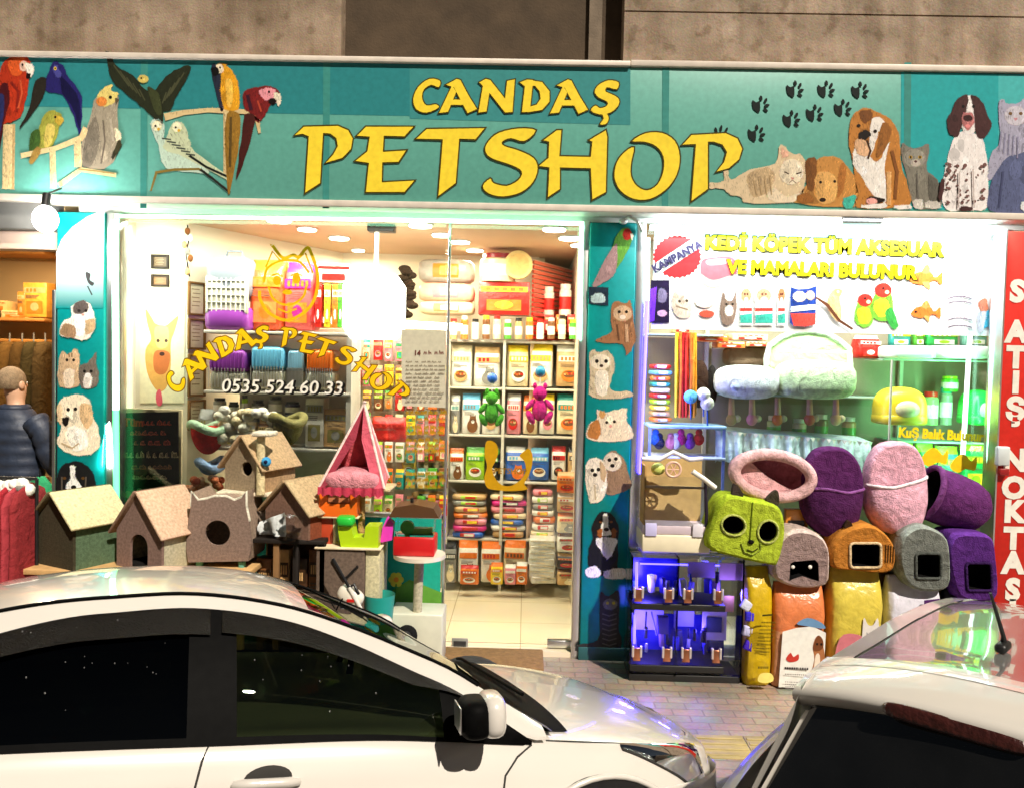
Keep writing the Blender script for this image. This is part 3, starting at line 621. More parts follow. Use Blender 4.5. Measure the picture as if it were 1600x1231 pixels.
def grey_cat(a):
    G_ = (128, 124, 112)
    a.poly(G_, [(1015, 385), (1045, 405), (1100, 405), (1140, 388), (1140, 450), (1130, 510), (1185, 560), (1200, 640), (1190, 690), (1080, 692), (1050, 600), (1030, 520), (1012, 450)])
    a.poly((150, 146, 134), ellp(1075, 455, 52, 44), False); a.ell((190, 150, 50), 1055, 450, 9, 8); a.ell((190, 150, 50), 1100, 450, 9, 8); a.ell((20, 18, 16), 1055, 450, 4, 7); a.ell((20, 18, 16), 1100, 450, 4, 7); a.ell((190, 180, 168), 1078, 478, 22, 16); a.poly((90, 60, 60), [(1070, 466), (1086, 466), (1078, 476)])
    a.poly((100, 97, 88), [(1140, 540), (1185, 570), (1200, 650), (1150, 660)]); a.poly((214, 208, 198), [(1070, 660), (1110, 655), (1112, 694), (1075, 694)]); a.poly((206, 200, 190), [(1130, 665), (1190, 665), (1192, 696), (1130, 694)]); a.line((104, 100, 92), [(1085, 530), (1090, 650)], 8)
art('grey_cat_picture', sg, grey_cat, fx=f3)
def spaniel(a):
    W = (240, 234, 232); B = (72, 44, 44)
    a.poly(W, [(1270, 350), (1320, 330), (1390, 350), (1420, 440), (1430, 560), (1420, 690), (1350, 705), (1225, 700), (1210, 600), (1230, 470)])
    a.poly(W, [(1290, 190), (1335, 155), (1380, 190), (1390, 260), (1360, 330), (1320, 335), (1290, 270)])
    a.poly(B, [(1275, 175), (1330, 152), (1320, 230), (1300, 300), (1280, 350), (1240, 330), (1232, 270), (1255, 230)]); a.poly(B, [(1345, 152), (1395, 180), (1425, 250), (1442, 300), (1410, 355), (1375, 350), (1365, 290), (1360, 220)])
    a.poly((190, 120, 120), [(1310, 240), (1350, 240), (1360, 280), (1330, 320), (1306, 285)]); a.ell((60, 34, 34), 1330, 262, 20, 13); a.ell((25, 15, 15), 1308, 205, 7, 7); a.ell((25, 15, 15), 1358, 205, 7, 7); a.ell((230, 140, 140), 1330, 300, 12, 9)
    rr = random.Random(4)
    for k in range(46): a.ell((120, 84, 80), 1225+rr.random()*195, 470+rr.random()*215, 3+rr.random()*6, 3+rr.random()*7, rr.random()*3)
    a.line((190, 176, 172), [(1290, 520), (1285, 690)], 6); a.line((190, 176, 172), [(1355, 510), (1360, 690)], 6); a.poly(B, [(1300, 690), (1345, 690), (1340, 706), (1300, 706)]); a.poly(B, [(1200, 560), (1218, 570), (1205, 650), (1190, 640)])
art('spaniel_picture', sg, spaniel, fx=f3)
def blue_cat(a):
    a.poly((170, 168, 190), [(1480, 190), (1500, 175), (1520, 195), (1570, 190), (1610, 170), (1640, 250), (1640, 480), (1500, 500), (1430, 560), (1440, 440), (1490, 380), (1478, 280)])
    a.poly((92, 100, 136), [(1440, 580), (1500, 470), (1560, 440), (1640, 440), (1640, 705), (1440, 705)]); a.poly((205, 200, 212), ellp(1560, 250, 52, 46), False); a.ell((120, 90, 60), 1535, 240, 9, 8); a.ell((120, 90, 60), 1585, 240, 9, 8); a.poly((200, 140, 150), [(1550, 262), (1570, 262), (1560, 274)])
    for k in range(5): a.line((140, 138, 165), [(1490+k*20, 330+k*6), (1480+k*22, 420+k*8)], 7)
    a.line((70, 76, 110), [(1500, 520), (1480, 690)], 10); a.poly((235, 235, 240), [(1590, 670), (1640, 665), (1640, 702), (1592, 702)])
art('blue_cat_picture', sg, blue_cat, fx=f3)
# ------------------------------------------------------------------ pictures on the two pillars
kq = .4714; f4 = lambda p: (p[0]*kq, 320+p[1]*kq)
YPa = YP-.004
def f_dome(n, L, b, tc):               # bulb glare put into the print colour: white fading to the pillar's turquoise
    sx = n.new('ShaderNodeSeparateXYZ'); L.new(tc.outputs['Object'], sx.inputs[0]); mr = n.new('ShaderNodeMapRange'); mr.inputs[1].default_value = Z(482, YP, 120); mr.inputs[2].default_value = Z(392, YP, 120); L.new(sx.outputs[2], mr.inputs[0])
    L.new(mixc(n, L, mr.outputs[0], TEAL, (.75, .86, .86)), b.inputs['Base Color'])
DOME = node_mat('white_glare_print', .38, f_dome)
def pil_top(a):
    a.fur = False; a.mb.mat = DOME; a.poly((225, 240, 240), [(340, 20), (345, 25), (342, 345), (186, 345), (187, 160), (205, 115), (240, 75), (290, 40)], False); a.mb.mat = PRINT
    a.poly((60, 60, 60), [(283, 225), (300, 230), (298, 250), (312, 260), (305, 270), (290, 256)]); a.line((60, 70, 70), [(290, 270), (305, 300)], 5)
art('white_dome_glare_print', pilL, pil_top, YPa+.002, f4)
def pil_cat(a):
    a.poly((235, 225, 210), [(200, 430), (210, 390), (240, 370), (235, 340), (270, 320), (300, 335), (315, 380), (310, 420), (280, 448), (240, 440)]); a.poly((90, 80, 76), [(245, 335), (270, 318), (290, 330), (285, 355), (250, 360)]); a.poly((150, 120, 90), [(200, 430), (215, 395), (250, 410), (245, 440)]); a.ell((30, 25, 20), 262, 352, 5, 5); a.ell((30, 25, 20), 285, 352, 5, 5); a.ell((210, 150, 140), 275, 365, 5, 4); a.poly((190, 160, 120), [(280, 390), (310, 380), (312, 415), (285, 430)]); a.poly((245, 240, 235), [(250, 380), (280, 385), (275, 430), (255, 430)])
art('white_cat_picture', pilL, pil_cat, YPa-.003, f4)
def pil_kittens(a):
    a.poly((195, 165, 130), [(205, 490), (225, 500), (245, 480), (262, 495), (262, 540), (258, 600), (200, 602), (192, 550)]); a.poly((225, 205, 180), [(215, 550), (245, 550), (240, 600), (215, 600)]); a.ell((40, 30, 20), 222, 515, 5, 5); a.ell((40, 30, 20), 244, 515, 5, 5); a.line((120, 90, 60), [(228, 492), (230, 506)], 4); a.line((120, 90, 60), [(238, 492), (238, 506)], 4)
    a.poly((110, 100, 90), [(262, 540), (290, 525), (318, 490), (318, 530), (326, 560), (318, 600), (270, 606)]); a.poly((220, 210, 200), [(280, 570), (305, 570), (300, 604), (280, 604)]); a.ell((20, 18, 15), 280, 552, 5, 5); a.ell((20, 18, 15), 302, 552, 5, 5); a.ell((230, 225, 220), 291, 565, 10, 8)
art('two_kittens_picture', pilL, pil_kittens, YPa, f4)
def pil_lab(a):
    a.poly((240, 226, 198), [(190, 690), (205, 645), (250, 630), (295, 645), (308, 700), (325, 740), (330, 800), (290, 828), (230, 822), (190, 790), (205, 740)]); a.poly((222, 186, 140), [(270, 660), (300, 665), (308, 715), (285, 740), (265, 700)]); a.poly((228, 200, 160), [(190, 670), (205, 665), (205, 720), (192, 715)])
    a.ell((30, 25, 22), 226, 678, 6, 6); a.ell((30, 25, 22), 250, 676, 6, 6); a.poly((25, 20, 18), [(208, 708), (228, 705), (222, 730), (212, 728)]); a.poly((250, 244, 230), [(225, 740), (280, 745), (290, 800), (240, 812)]); a.line((190, 165, 130), [(205, 790), (240, 805), (260, 790)], 5)
art('white_puppy_picture', pilL, pil_lab, YPa, f4)
def pil_bw(a):
    a.poly((26, 26, 28), [(190, 900), (210, 862), (250, 850), (290, 865), (315, 905), (318, 960), (295, 975), (200, 970), (184, 940)]); a.poly((240, 238, 232), [(232, 868), (248, 868), (250, 905), (268, 930), (255, 955), (228, 955), (220, 930), (234, 905)]); a.ell((20, 15, 15), 244, 935, 9, 7); a.ell((90, 60, 30), 214, 905, 6, 5); a.ell((90, 60, 30), 275, 905, 6, 5); a.poly((240, 235, 220), [(195, 985), (215, 960), (240, 968), (275, 960), (290, 985)])
    a.line((90, 80, 70), [(205, 900), (205, 950)], 5); a.line((90, 80, 70), [(285, 900), (282, 950)], 5)
art('black_white_puppy_picture', pilL, pil_bw, YPa, f4)
km = .5926; f5 = lambda p: (890+p[0]*km, 330+p[1]*km)
def pm_parrot(a):
    a.poly((96, 150, 60), [(120, 75), (148, 45), (165, 70), (140, 130), (110, 165), (95, 165)]); a.poly((150, 120, 120), [(105, 110), (125, 90), (120, 160), (80, 195), (62, 195)]); a.poly((190, 50, 40), ellp(152, 62, 11, 14), False); a.poly((235, 225, 200), [(160, 60), (168, 62), (164, 78)])
    a.poly((30, 45, 60), [(50, 200), (102, 202), (102, 250), (50, 245)], False); a.poly((170, 190, 190), [(62, 222), (88, 218), (92, 240), (60, 240)])
art('lovebird_picture', pilM, pm_parrot, YPa, f5)
def pm_kit1(a):
    a.poly((150, 104, 70), [(112, 250), (125, 240), (150, 245), (160, 238), (170, 290), (172, 345), (150, 380), (140, 352), (75, 345), (80, 335), (112, 320), (108, 290)]); a.poly((200, 165, 130), ellp(140, 270, 24, 20), False); a.ell((30, 22, 15), 131, 266, 4, 4); a.ell((30, 22, 15), 150, 266, 4, 4); a.ell((225, 205, 185), 140, 280, 8, 6); a.line((100, 66, 44), [(125, 300), (130, 340)], 5); a.line((190, 150, 115), [(150, 300), (152, 345)], 8)
art('ginger_kitten_picture', pilM, pm_kit1, YPa, f5)
def pm_kit2(a):
    a.poly((200, 182, 150), [(52, 385), (62, 368), (80, 375), (100, 368), (118, 395), (115, 425), (108, 470), (160, 475), (155, 490), (60, 490), (55, 440)]); a.poly((226, 212, 186), ellp(82, 398, 26, 20), False); a.ell((30, 25, 20), 72, 396, 5, 5); a.ell((30, 25, 20), 96, 396, 5, 5); a.ell((60, 40, 30), 84, 408, 5, 4); a.poly((230, 218, 196), [(70, 425), (100, 425), (98, 480), (72, 480)])
art('cream_kitten_picture', pilM, pm_kit2, YPa, f5)
def pm_kit3(a):
    a.poly((232, 214, 186), [(45, 590), (55, 560), (75, 545), (72, 525), (95, 530), (120, 525), (150, 520), (150, 550), (166, 580), (160, 600), (100, 606), (60, 604)]); a.poly((180, 116, 60), [(48, 590), (55, 562), (75, 550), (82, 580), (70, 600)]); a.poly((200, 150, 90), [(80, 528), (92, 530), (90, 545), (80, 540)]); a.ell((40, 28, 20), 98, 556, 4, 4); a.ell((40, 28, 20), 118, 554, 4, 4); a.ell((220, 150, 140), 108, 566, 4, 4)
art('sleeping_kitten_picture', pilM, pm_kit3, YPa, f5)
def pm_pups(a):
    a.poly((150, 120, 92), [(95, 650), (115, 632), (140, 650), (155, 690), (160, 730), (100, 745), (90, 700)]); a.poly((220, 205, 182), ellp(113, 660, 24, 24), False); a.ell((25, 20, 18), 105, 655, 5, 5); a.ell((25, 20, 18), 122, 652, 5, 5); a.ell((25, 18, 16), 113, 670, 6, 5)
    a.poly((232, 220, 200), [(42, 680), (55, 652), (85, 655), (98, 690), (92, 750), (58, 768), (45, 730)]); a.poly((200, 170, 130), [(80, 660), (96, 680), (92, 710), (82, 700)]); a.ell((25, 20, 18), 60, 682, 5, 5); a.ell((25, 20, 18), 76, 680, 5, 5); a.ell((25, 18, 16), 67, 694, 6, 5); a.line((190, 170, 140), [(66, 720), (68, 760)], 4)
art('two_puppies_picture', pilM, pm_pups, YPa, f5)
def pm_bern(a):
    a.poly((24, 24, 26), [(60, 830), (80, 795), (105, 795), (128, 825), (128, 860), (126, 920), (120, 955), (60, 955), (50, 900), (62, 860)]); a.poly((238, 234, 228), [(90, 800), (98, 800), (102, 830), (112, 850), (84, 852), (86, 825)]); a.poly((238, 234, 228), [(72, 862), (122, 862), (118, 890), (100, 915), (80, 890)]); a.poly((236, 230, 222), [(42, 945), (70, 935), (80, 960), (50, 962)]); a.poly((236, 230, 222), [(92, 950), (140, 940), (146, 965), (100, 968)]); a.ell((15, 12, 12), 97, 838, 7, 5); a.poly((150, 86, 40), [(75, 840), (85, 838), (84, 856), (76, 856)]); a.poly((150, 86, 40), [(112, 838), (122, 840), (120, 856), (112, 856)]); a.ell((150, 86, 40), 82, 818, 4, 3); a.ell((150, 86, 40), 110, 818, 4, 3)
art('mountain_dog_picture', pilM, pm_bern, YPa, f5)
def pm_dark(a):
    a.poly((46, 46, 48), [(82, 1005), (95, 1015), (112, 1010), (128, 1000), (132, 1040), (128, 1090), (135, 1150), (70, 1165), (20, 1160), (24, 1142), (75, 1130), (78, 1060)]); a.ell((110, 110, 108), 107, 1035, 18, 14); a.ell((190, 180, 60), 100, 1032, 4, 4); a.ell((190, 180, 60), 116, 1032, 4, 4)
    for k in range(7): a.line((90, 90, 90), [(86, 1060+k*13), (104, 1066+k*13), (124, 1060+k*13)], 3.5)
art('dark_tabby_picture', pilM, pm_dark, YPa, f5)
# ------------------------------------------------------------------ helpers for goods
NC = {'white': (238, 234, 222), 'cream': (232, 214, 172), 'orange': (232, 120, 40), 'red': (196, 34, 30), 'pink': (232, 140, 150), 'green': (80, 165, 50), 'lime': (160, 205, 40), 'yellow': (240, 205, 50), 'blue': (40, 100, 190), 'sky blue': (110, 190, 225), 'purple': (140, 60, 160), 'brown': (120, 76, 40), 'grey': (140, 138, 130), 'black': (24, 22, 22), 'magenta': (215, 40, 130), 'teal': (40, 150, 140), 'tan': (205, 165, 110), 'olive': (128, 118, 62), 'navy': (30, 36, 70)}
def C(n): return s2l(NC[n]) if isinstance(n, str) else s2l(n)
ORD = ['first', 'second', 'third', 'fourth', 'fifth', 'sixth', 'seventh', 'eighth', 'ninth', 'tenth', 'eleventh', 'twelfth', 'thirteenth', 'fourteenth']
rnd = random.Random(11)
def deco(mb, w, h, y, c2, c3, kind, r):
    """printed front of a package: title bar, small print, picture (flat shapes a hair in front)"""
    k = [0]
    def q(col, pts):
        k[0] += 1; mb.add([(x, y-.0006*k[0], z) for x, z in pts], [list(range(len(pts)))], C(col))
    def rect(col, x0, z0, x1, z1): q(col, [(x0*w, z0*h), (x1*w, z0*h), (x1*w, z1*h), (x0*w, z1*h)])
    def el(col, cx, cz, rx, rz, n=14): q(col, [(cx*w+rx*w*cos(t), cz*h+rz*h*sin(t)) for t in [2*pi*i/n for i in range(n)]])
    rect(c2, -.46, .70, .46, .86)
    for i in range(r.randint(3, 5)):
        x = -.36+i*.16; rect(c3, x, .73, x+.10, .83)
    for i in range(3): rect((90, 80, 70), -.38, .62-i*.035, -.38+.3+.4*r.random(), .635-i*.035)
    if kind == 'animal':
        f = r.choice(['tan', 'brown', 'grey', 'cream', 'orange'])
        el(f, .08, .24, .30, .20); el(f, .10, .40, .20, .13); q(f, [(-.08*w, .47*h), (-.04*w, .57*h), (.04*w, .50*h)]); q(f, [(.28*w, .47*h), (.24*w, .57*h), (.16*w, .50*h)])
        el('white', .10, .36, .09, .05); el('black', .10, .385, .03, .015); el('black', .02, .42, .025, .014); el('black', .18, .42, .025, .014)
    elif kind == 'bowl':
        el(c3, 0, .30, .34, .17); el('brown', 0, .34, .26, .10)
        for i in range(7): el(r.choice(['tan', 'orange', 'red']), -.18+.06*i, .34+.04*r.random(), .05, .03)
    else:
        rect(c3, -.34, .12, .34, .46); el(c2, 0, .3, .18, .12)
def package(label, u0, v0, u1, v1, Y, d, base, c2, c3, style='bag', kind='animal', name='pet_food_bag', cat='pet food bag', group=None, rz=0):
    a = P(u0, v1, Y); b = P(u1, v1, Y); t = P((u0+u1)/2, v0, Y); w = (b-a).length*.97; h = t.z-(a.z+b.z)/2
    mb = MB(PACK); r = random.Random(int(u0*7+v0*13))
    if rz == 0 and style in ('bag', 'lying', 'box') and w < .4: rz = r.uniform(-.13, .13)
    if style == 'bag':
        rings = []; jit = lambda: 1+.05*(r.random()-.5)
        for z, wd, dd in ((0, .95, .36), (.03, 1, .46), (.25, 1.0, .5), (.6, 1.0, .5), (.84, .97, .36), (.94, .96, .12), (1, .98, .07)):
            j = jit(); rings.append([(w/2*wd*math.copysign(abs(cos(t))**.35, cos(t)), d*dd*j*math.copysign(abs(sin(t))**.5, sin(t)), z*h) for t in [2*pi*(i+.5)/20 for i in range(20)]])
        mb.loft(rings, col=[C(base)]*4+[C(c2), C(c2)]); deco(mb, w*.95, h*.86, -d*.5-.004, c2, c3, kind, r)
    elif style == 'box':
        mb.box((0, 0, h/2), (w, d, h), .004, col=C(base), mat=PACK); deco(mb, w, h, -d/2-.001, c2, c3, kind, r)
    elif style == 'jar':
        rr = w/2
        mb.cyl((0, 0, 0), (0, 0, h*.78), rr, rr, 18, col=C(base)); mb.cyl((0, 0, h*.78), (0, 0, h*.84), rr, rr*.8, 18, col=C(base)); mb.cyl((0, 0, h*.84), (0, 0, h), rr*.85, rr*.85, 18, col=C(c2))
        mb.cyl((0, 0, h*.2), (0, 0, h*.6), rr*1.01, rr*1.01, 18, False, col=C(c3))
    elif style == 'lying':
        mb.ell((0, 0, h/2), (w/2, d/2, h/2), e=.45, e2=.3, col=C(base), nu=20, nv=8)
        mb.ell((0, -.002, h/2), (w/2*.55, d/2*1.005, h/2*.86), e=.45, e2=.2, col=C(c2), nu=16, nv=8); mb.box((w*.05, -d/2-.001, h/2), (w*.3, .004, h*.35), col=C(c3))
    o = mb.build(name, None, False); o.location = ((a.x+b.x)/2, Y+d/2, (a.z+b.z)/2); o.rotation_euler = (0, 0, rz)
    return tag(o, label, cat, group)
def shelf(label, u0, u1, v, Y, d, mat, thick=.02, name='shelf_board', parent=None):
    a = P(u0, v, Y); b = P(u1, v, Y); m = MB(mat); z = (a.z+b.z)/2
    m.bx(a.x, b.x, Y, Y+d, z-thick, z, .003); o = m.build(name, parent)
    if label: tag(o, label, 'shelf')
    return o
# ------------------------------------------------------------------ left wall of the shop
wang = atan2(YB-6.85, c2.x-c1.x)
def frame_on_wall(label, u, v0, v1, wd, slant, bg=(226, 214, 180), col=(120, 84, 40), group=None):
    Y = 6.85
    if slant:
        d = ray(u, 500); n_ = Vector((sin(wang), -cos(wang), 0)); tt = (Vector((c1.x, 6.85, 0))-CAM).dot(n_)/d.dot(n_); Y = (CAM+d*tt).y
    p = P(u, (v0+v1)/2, Y); h = (v1-v0)*pxm(Y)
    t = thing('picture_frame', label, 'framed picture', p, wang if slant else 0, group)
    m = MB(WOODV)
    for s in (-1, 1): m.box((s*wd/2, -.012, 0), (.018, .024, h+.018), .003, col=s2l(col)); m.box((0, -.012, s*h/2), (wd-.018, .022, .018), .003, col=s2l(col))
    m.build('frame', t, False)
    m = MB(PRINT); m.box((0, -.006, 0), (wd-.02, .006, h-.02), col=s2l(bg))
    for i in range(5): m.box((-.01+.01*(i % 2), -.0095, h*.3-i*h*.13), (wd*.5, .001, h*.03), col=s2l((150, 130, 100)))
    m.build('paper', t, False)
g_ = 'framed papers on the left wall of the shop'
frame_on_wall('small dark framed photo high on the cream wall, upper of two', 251, 400, 419, .13, 0, (80, 62, 40), (30, 22, 14)); frame_on_wall('small dark framed photo high on the cream wall, lower of two', 251, 431, 447, .13, 0, (120, 84, 50), (40, 28, 18))
frame_on_wall('tall framed certificate nearest the left window edge, top of three', 197, 472, 540, .10, 0, group=g_); frame_on_wall('tall framed certificate nearest the left window edge, middle of three', 197, 550, 600, .10, 0, group=g_); frame_on_wall('framed certificate nearest the left window edge, half hidden by the black board', 197, 608, 650, .10, 0, group=g_)
for v0, v1, nm in ((443, 492, 'top'), (500, 545, 'second'), (555, 618, 'third'), (626, 670, 'lowest')): frame_on_wall(f'brown framed paper on the slanting wall beside the shelves, {nm} of four', 306, v0, v1, .16, 1, group=g_)
ps = Art(6.843); f6 = lambda p: (170+p[0]*.29375, 330+p[1]*.29375); ps.fx = f6
ps.poly((246, 236, 200), [(165, 470), (405, 470), (400, 1020), (165, 1020)], False)
ps.poly((226, 168, 90), [(195, 520), (230, 570), (250, 600), (300, 610), (330, 590), (370, 560), (350, 640), (330, 700), (330, 820), (310, 930), (270, 960), (230, 920), (200, 840), (195, 740), (225, 680), (205, 600)])
ps.poly((238, 200, 120), [(245, 620), (315, 620), (310, 720), (255, 720)]); ps.poly((196, 110, 60), [(240, 760), (270, 740), (325, 760), (310, 850), (270, 870), (240, 840)]); ps.ell((70, 40, 30), 262, 690, 9, 9); ps.ell((70, 40, 30), 305, 690, 9, 9); ps.ell((60, 30, 25), 283, 760, 14, 11); ps.poly((224, 90, 110), [(255, 960), (275, 950), (285, 1020), (262, 1035), (250, 1000)]); ps.ell((196, 60, 130), 322, 890, 10, 26)
tag(ps.build('dog_poster'), 'cream poster of a tan pointed eared dog on the left wall', 'poster')
hg = MB(CLOTH); p = P(293, 352, 6.8)
hg.tube([p, p+Vector((.01, 0, -.12)), p+Vector((-.01, 0, -.25)), p+Vector((.02, 0, -.42))], .006, col=C('black'))
for i in range(7): hg.ell(p+Vector((.03*sin(i*2.1), 0, -.05-.055*i)), (.022, .02, .03), col=C(['brown', 'white', 'tan', 'grey'][i % 4]))
tag(hg.build('hanging_ornament'), 'beaded cord ornament hanging high in the left corner of the window', 'ornament')
# notice board standing on the sill, black with red and white lines of handwriting
bd = thing('notice_board', 'black notice board with red and white handwriting at the lower left of the window', 'notice board', P(236, 790, YF+.06))
m = MB(WOODV); a = P(187, 790, YF+.06); c = P(284, 640, YF+.06); m.bx(a.x, c.x, YF+.06, YF+.085, a.z, c.z, .004, col=C((206, 190, 150))); m.build('board_frame', bd)
an = Art(YF+.058); an.poly((22, 17, 14), [(192, 645), (279, 643), (280, 786), (193, 788)], False)
def scrawl(a, c, u0, u1, v, h, seed, wl=1.1):
    r = random.Random(seed); x = u0
    while x < u1-2:
        n = r.randint(2, 4); pts = [(x, v+h*.4)]
        for i in range(n): pts += [(x+1.2, v-h*(.4 if r.random() < .7 else .7)), (x+2.4, v+h*.4)]; x += 2.4
        a.line(c, pts, wl); x += 2.2 if r.random() < .8 else 5
an.mb.text('Tüm', 209, 660, YF+.052, 12, C((255, 105, 70)), bold=.05)
scrawl(an, (255, 110, 80), 222, 270, 661, 7, 1, 2.0); scrawl(an, (250, 130, 105), 204, 262, 677, 6, 2, 2.0); scrawl(an, (250, 120, 105), 210, 262, 692, 7, 3, 2.0); scrawl(an, (246, 226, 190), 196, 274, 711, 9, 4, 2.0); scrawl(an, (205, 150, 110), 206, 266, 730, 6, 5, 2.0); scrawl(an, (240, 222, 184), 208, 262, 746, 5, 6, 2.0)
for i in range(9): an.ell(((196, 160, 120), (130, 110, 70), (190, 190, 160))[i % 3], 200+i*9, 772+4*sin(i*2.3), 5, 6)
an.build('handwriting', bd)
# ------------------------------------------------------------------ lettering and stickers on the glass
YG = YF-.003
st = MB(PRINT)
arc = [('C', 274, 597, -66), ('A', 300, 573, -42), ('N', 322, 556, -36), ('D', 351, 540, -24), ('A2', 381, 529, -14), ('SC', 408, 527, 2), ('P', 450, 528, 6), ('E', 480, 536, 12), ('T', 507, 545, 18), ('S', 540, 556, 26), ('H', 568, 575, 36), ('O', 595, 595, 42), ('P2', 623, 612, 46)]
def arcmap(g, u, v, deg, hh):
    xs = [x for pl in GL[g] for x, y in pl]; ys = [y for pl in GL[g] for x, y in pl]
    cx = (min(xs)+max(xs))/2; cy = (min(ys)+max(ys))/2; k = hh/(max(ys)-min(ys)); t = radians(deg)
    if g == 'SC': k *= 1.15
    return lambda q: (u+((q[0]-cx)*cos(t)-(q[1]-cy)*sin(t))*k, v+((q[0]-cx)*sin(t)+(q[1]-cy)*cos(t))*k)
for g, u, v, dg_ in arc: word(st, [(g, 0)], YG, (lambda mp: (lambda q, c: mp(q)))(arcmap(g, u, v, dg_, 31)), 11 if g in ('P', 'E', 'T', 'S', 'H', 'O', 'P2') else 6, C((250, 200, 20)), C((120, 80, 0)))
tag(st.build('window_lettering'), 'yellow arched lettering CANDAŞ PETSHOP stuck on the big window', 'lettering')
st = MB(PRINT)
for dx, s_ in enumerate(('0535 524 60 33',)):
    st.text(s_, 442.5, 606.5, YG, 21, C('black'), bold=.05, wid=1.05, ext=.001, shear=.15); st.text(s_, 440, 605, YG-.003, 21, C('white'), bold=.012, wid=1.05, ext=.001, shear=.15)
tag(st.build('phone_number'), 'white telephone number with black edges stuck under the arched lettering', 'lettering')
fc = Art(YG); fc.fx = f6; YL = (240, 190, 20)
fc.line(YL, [(803, 430), (805, 330), (855, 185), (870, 185), (925, 250), (980, 235), (1010, 245), (1050, 200), (1070, 210), (1110, 330), (1105, 430), (1070, 510), (1000, 565), (930, 580), (850, 540), (805, 470), (803, 425)], 17)
fc.line(YL, [(835, 300), (870, 215), (915, 268)], 10); fc.line(YL, [(1000, 262), (1045, 225), (1085, 330)], 10); fc.line(YL, [(825, 380), (840, 310), (900, 270), (960, 262), (1020, 275), (1065, 330)], 13)
fc.ell(YL, 895, 370, 22, 26); fc.ell(YL, 998, 362, 22, 26); fc.line(YL, [(860, 345), (895, 335), (925, 350)], 9); fc.line(YL, [(970, 345), (1000, 332), (1030, 345)], 9); fc.ell(YL, 950, 432, 26, 14); fc.line(YL, [(850, 400), (870, 460), (920, 495), (980, 495), (1035, 455), (1050, 400)], 12); fc.line(YL, [(900, 520), (945, 540), (1000, 520)], 10)
tag(fc.build('face_sticker'), 'yellow line drawing of a grinning pointed eared dog stuck on the window', 'sticker')
hs = Art(YF+.008); hs.poly((206, 200, 176), [(627, 515), (697, 517), (696, 637), (628, 634)], False)
hs.mb.text('14', 652, 552, YF+.004, 8, C((110, 60, 50)), bold=.03)
scrawl(hs, (120, 80, 70), 662, 688, 552, 6, 21)
for i in range(11): scrawl(hs, (150, 140, 118), 634, 690, 566+i*6, 2.4, 30+i)
tag(hs.build('paper_notice'), 'pale grey printed notice sheet stuck inside the window beside the door', 'notice')
gs = Art(YG); GO = (176, 138, 20)
for v in (645, 655, 668, 676, 688, 696, 705): scrawl(gs, GO, 634, 694, v, 7, int(v))
tag(gs.build('gold_lettering'), 'upper block of small gold handwriting stuck on the window beside the door', 'lettering')
gs = Art(YG)
for v in (740, 750, 760): scrawl(gs, GO, 634, 692, v, 7, int(v))
tag(gs.build('gold_lettering'), 'lower short block of gold handwriting stuck on the window beside the door', 'lettering')
fd = lambda p: (600+p[0]*.3657, 600+p[1]*.3657)
lg = Art(YF+.024); lg.fx = fd
lg.poly((196, 148, 12), [(435, 250), (455, 240), (480, 255), (488, 290), (475, 330), (462, 360), (475, 400), (505, 430), (545, 432), (585, 405), (605, 370), (600, 330), (580, 305), (600, 285), (618, 275), (634, 300), (632, 350), (618, 390), (600, 425), (612, 448), (540, 456), (470, 450), (440, 440), (428, 400), (440, 350), (430, 300)])
lg.mb.text('PETSHOP', *fd((540, 372)), YF+.02, 9, C((150, 110, 10)), bold=.02)
o = lg.build('pet_sticker', dr); 
# ------------------------------------------------------------------ goods high on the left: carriers and sacks
GREYSH = M('grey_shelving', (.58, .54, .46), .6, var=.15)
WHSH = M('white_shelving', (.62, .58, .48), .5, var=.06)
un = thing('wall_shelving', 'dark grey shelving unit behind the window on the left, carriers on top', 'shelving unit', P(420, 900, 6.75))
m = MB(GREYSH); a = P(372, 900, 7.1); c = P(548, 515, 7.1); m.bx(a.x, c.x, 7.1, 7.13, ZI, c.z); m.build('back_panel', un)
for v, nm in ((518, 0), (612, 0), (700, 0)): shelf(None, 318, 548, v, 6.70, .36, GREYSH, .025, 'shelf_board', un)
m = MB(GREYSH)
for u in (545,): q = P(u, 700, 6.75); m.bx(q.x-.02, q.x+.02, 6.71, 7.09, ZI, P(u, 518, 6.75).z-.026)
m.build('upright', un)
def carrier(label, u0, v0, u1, v1, Y, top, base, mesh=(196, 196, 180)):
    a = P(u0, v1, Y); b = P(u1, v1, Y); h = P(u0, v0, Y).z-a.z; w = b.x-a.x
    t = thing('pet_carrier', label, 'pet carrier', ((a.x+b.x)/2, Y, a.z))
    m = MB(PLAST); m.ell((0, .16, h*.16), (w/2, .2, h*.17), e=.4, e2=.35, col=C(base)); m.build('base_tray', t, False)
    m = MB(PLAST); m.ell((0, .16, h*.70), (w/2*.98, .19, h*.30), e=.5, e2=.4, col=C(top)); m.tube([(-w*.2, .16, h*.97), (-w*.15, .16, h*1.08), (w*.15, .16, h*1.08), (w*.2, .16, h*.97)], .012, col=C(top)); m.build('lid', t, False)
    m = MB(PLAST); m.box((0, -.012, h*.47), (w*.9, .03, h*.5), .01, col=C(mesh))
    for i in range(9): m.box((-w*.4+i*w*.1, -.03, h*.47), (.008, .012, h*.44), col=C('white'))
    for i in range(5): m.box((0, -.032, h*.28+i*h*.095), (w*.84, .01, .007), col=C('white'))
    m.build('wire_door', t, False)
carrier('pet carrier with grey blue lid, white door and purple base on the top shelf', 318, 398, 392, 516, 6.74, (120, 130, 140), 'purple')
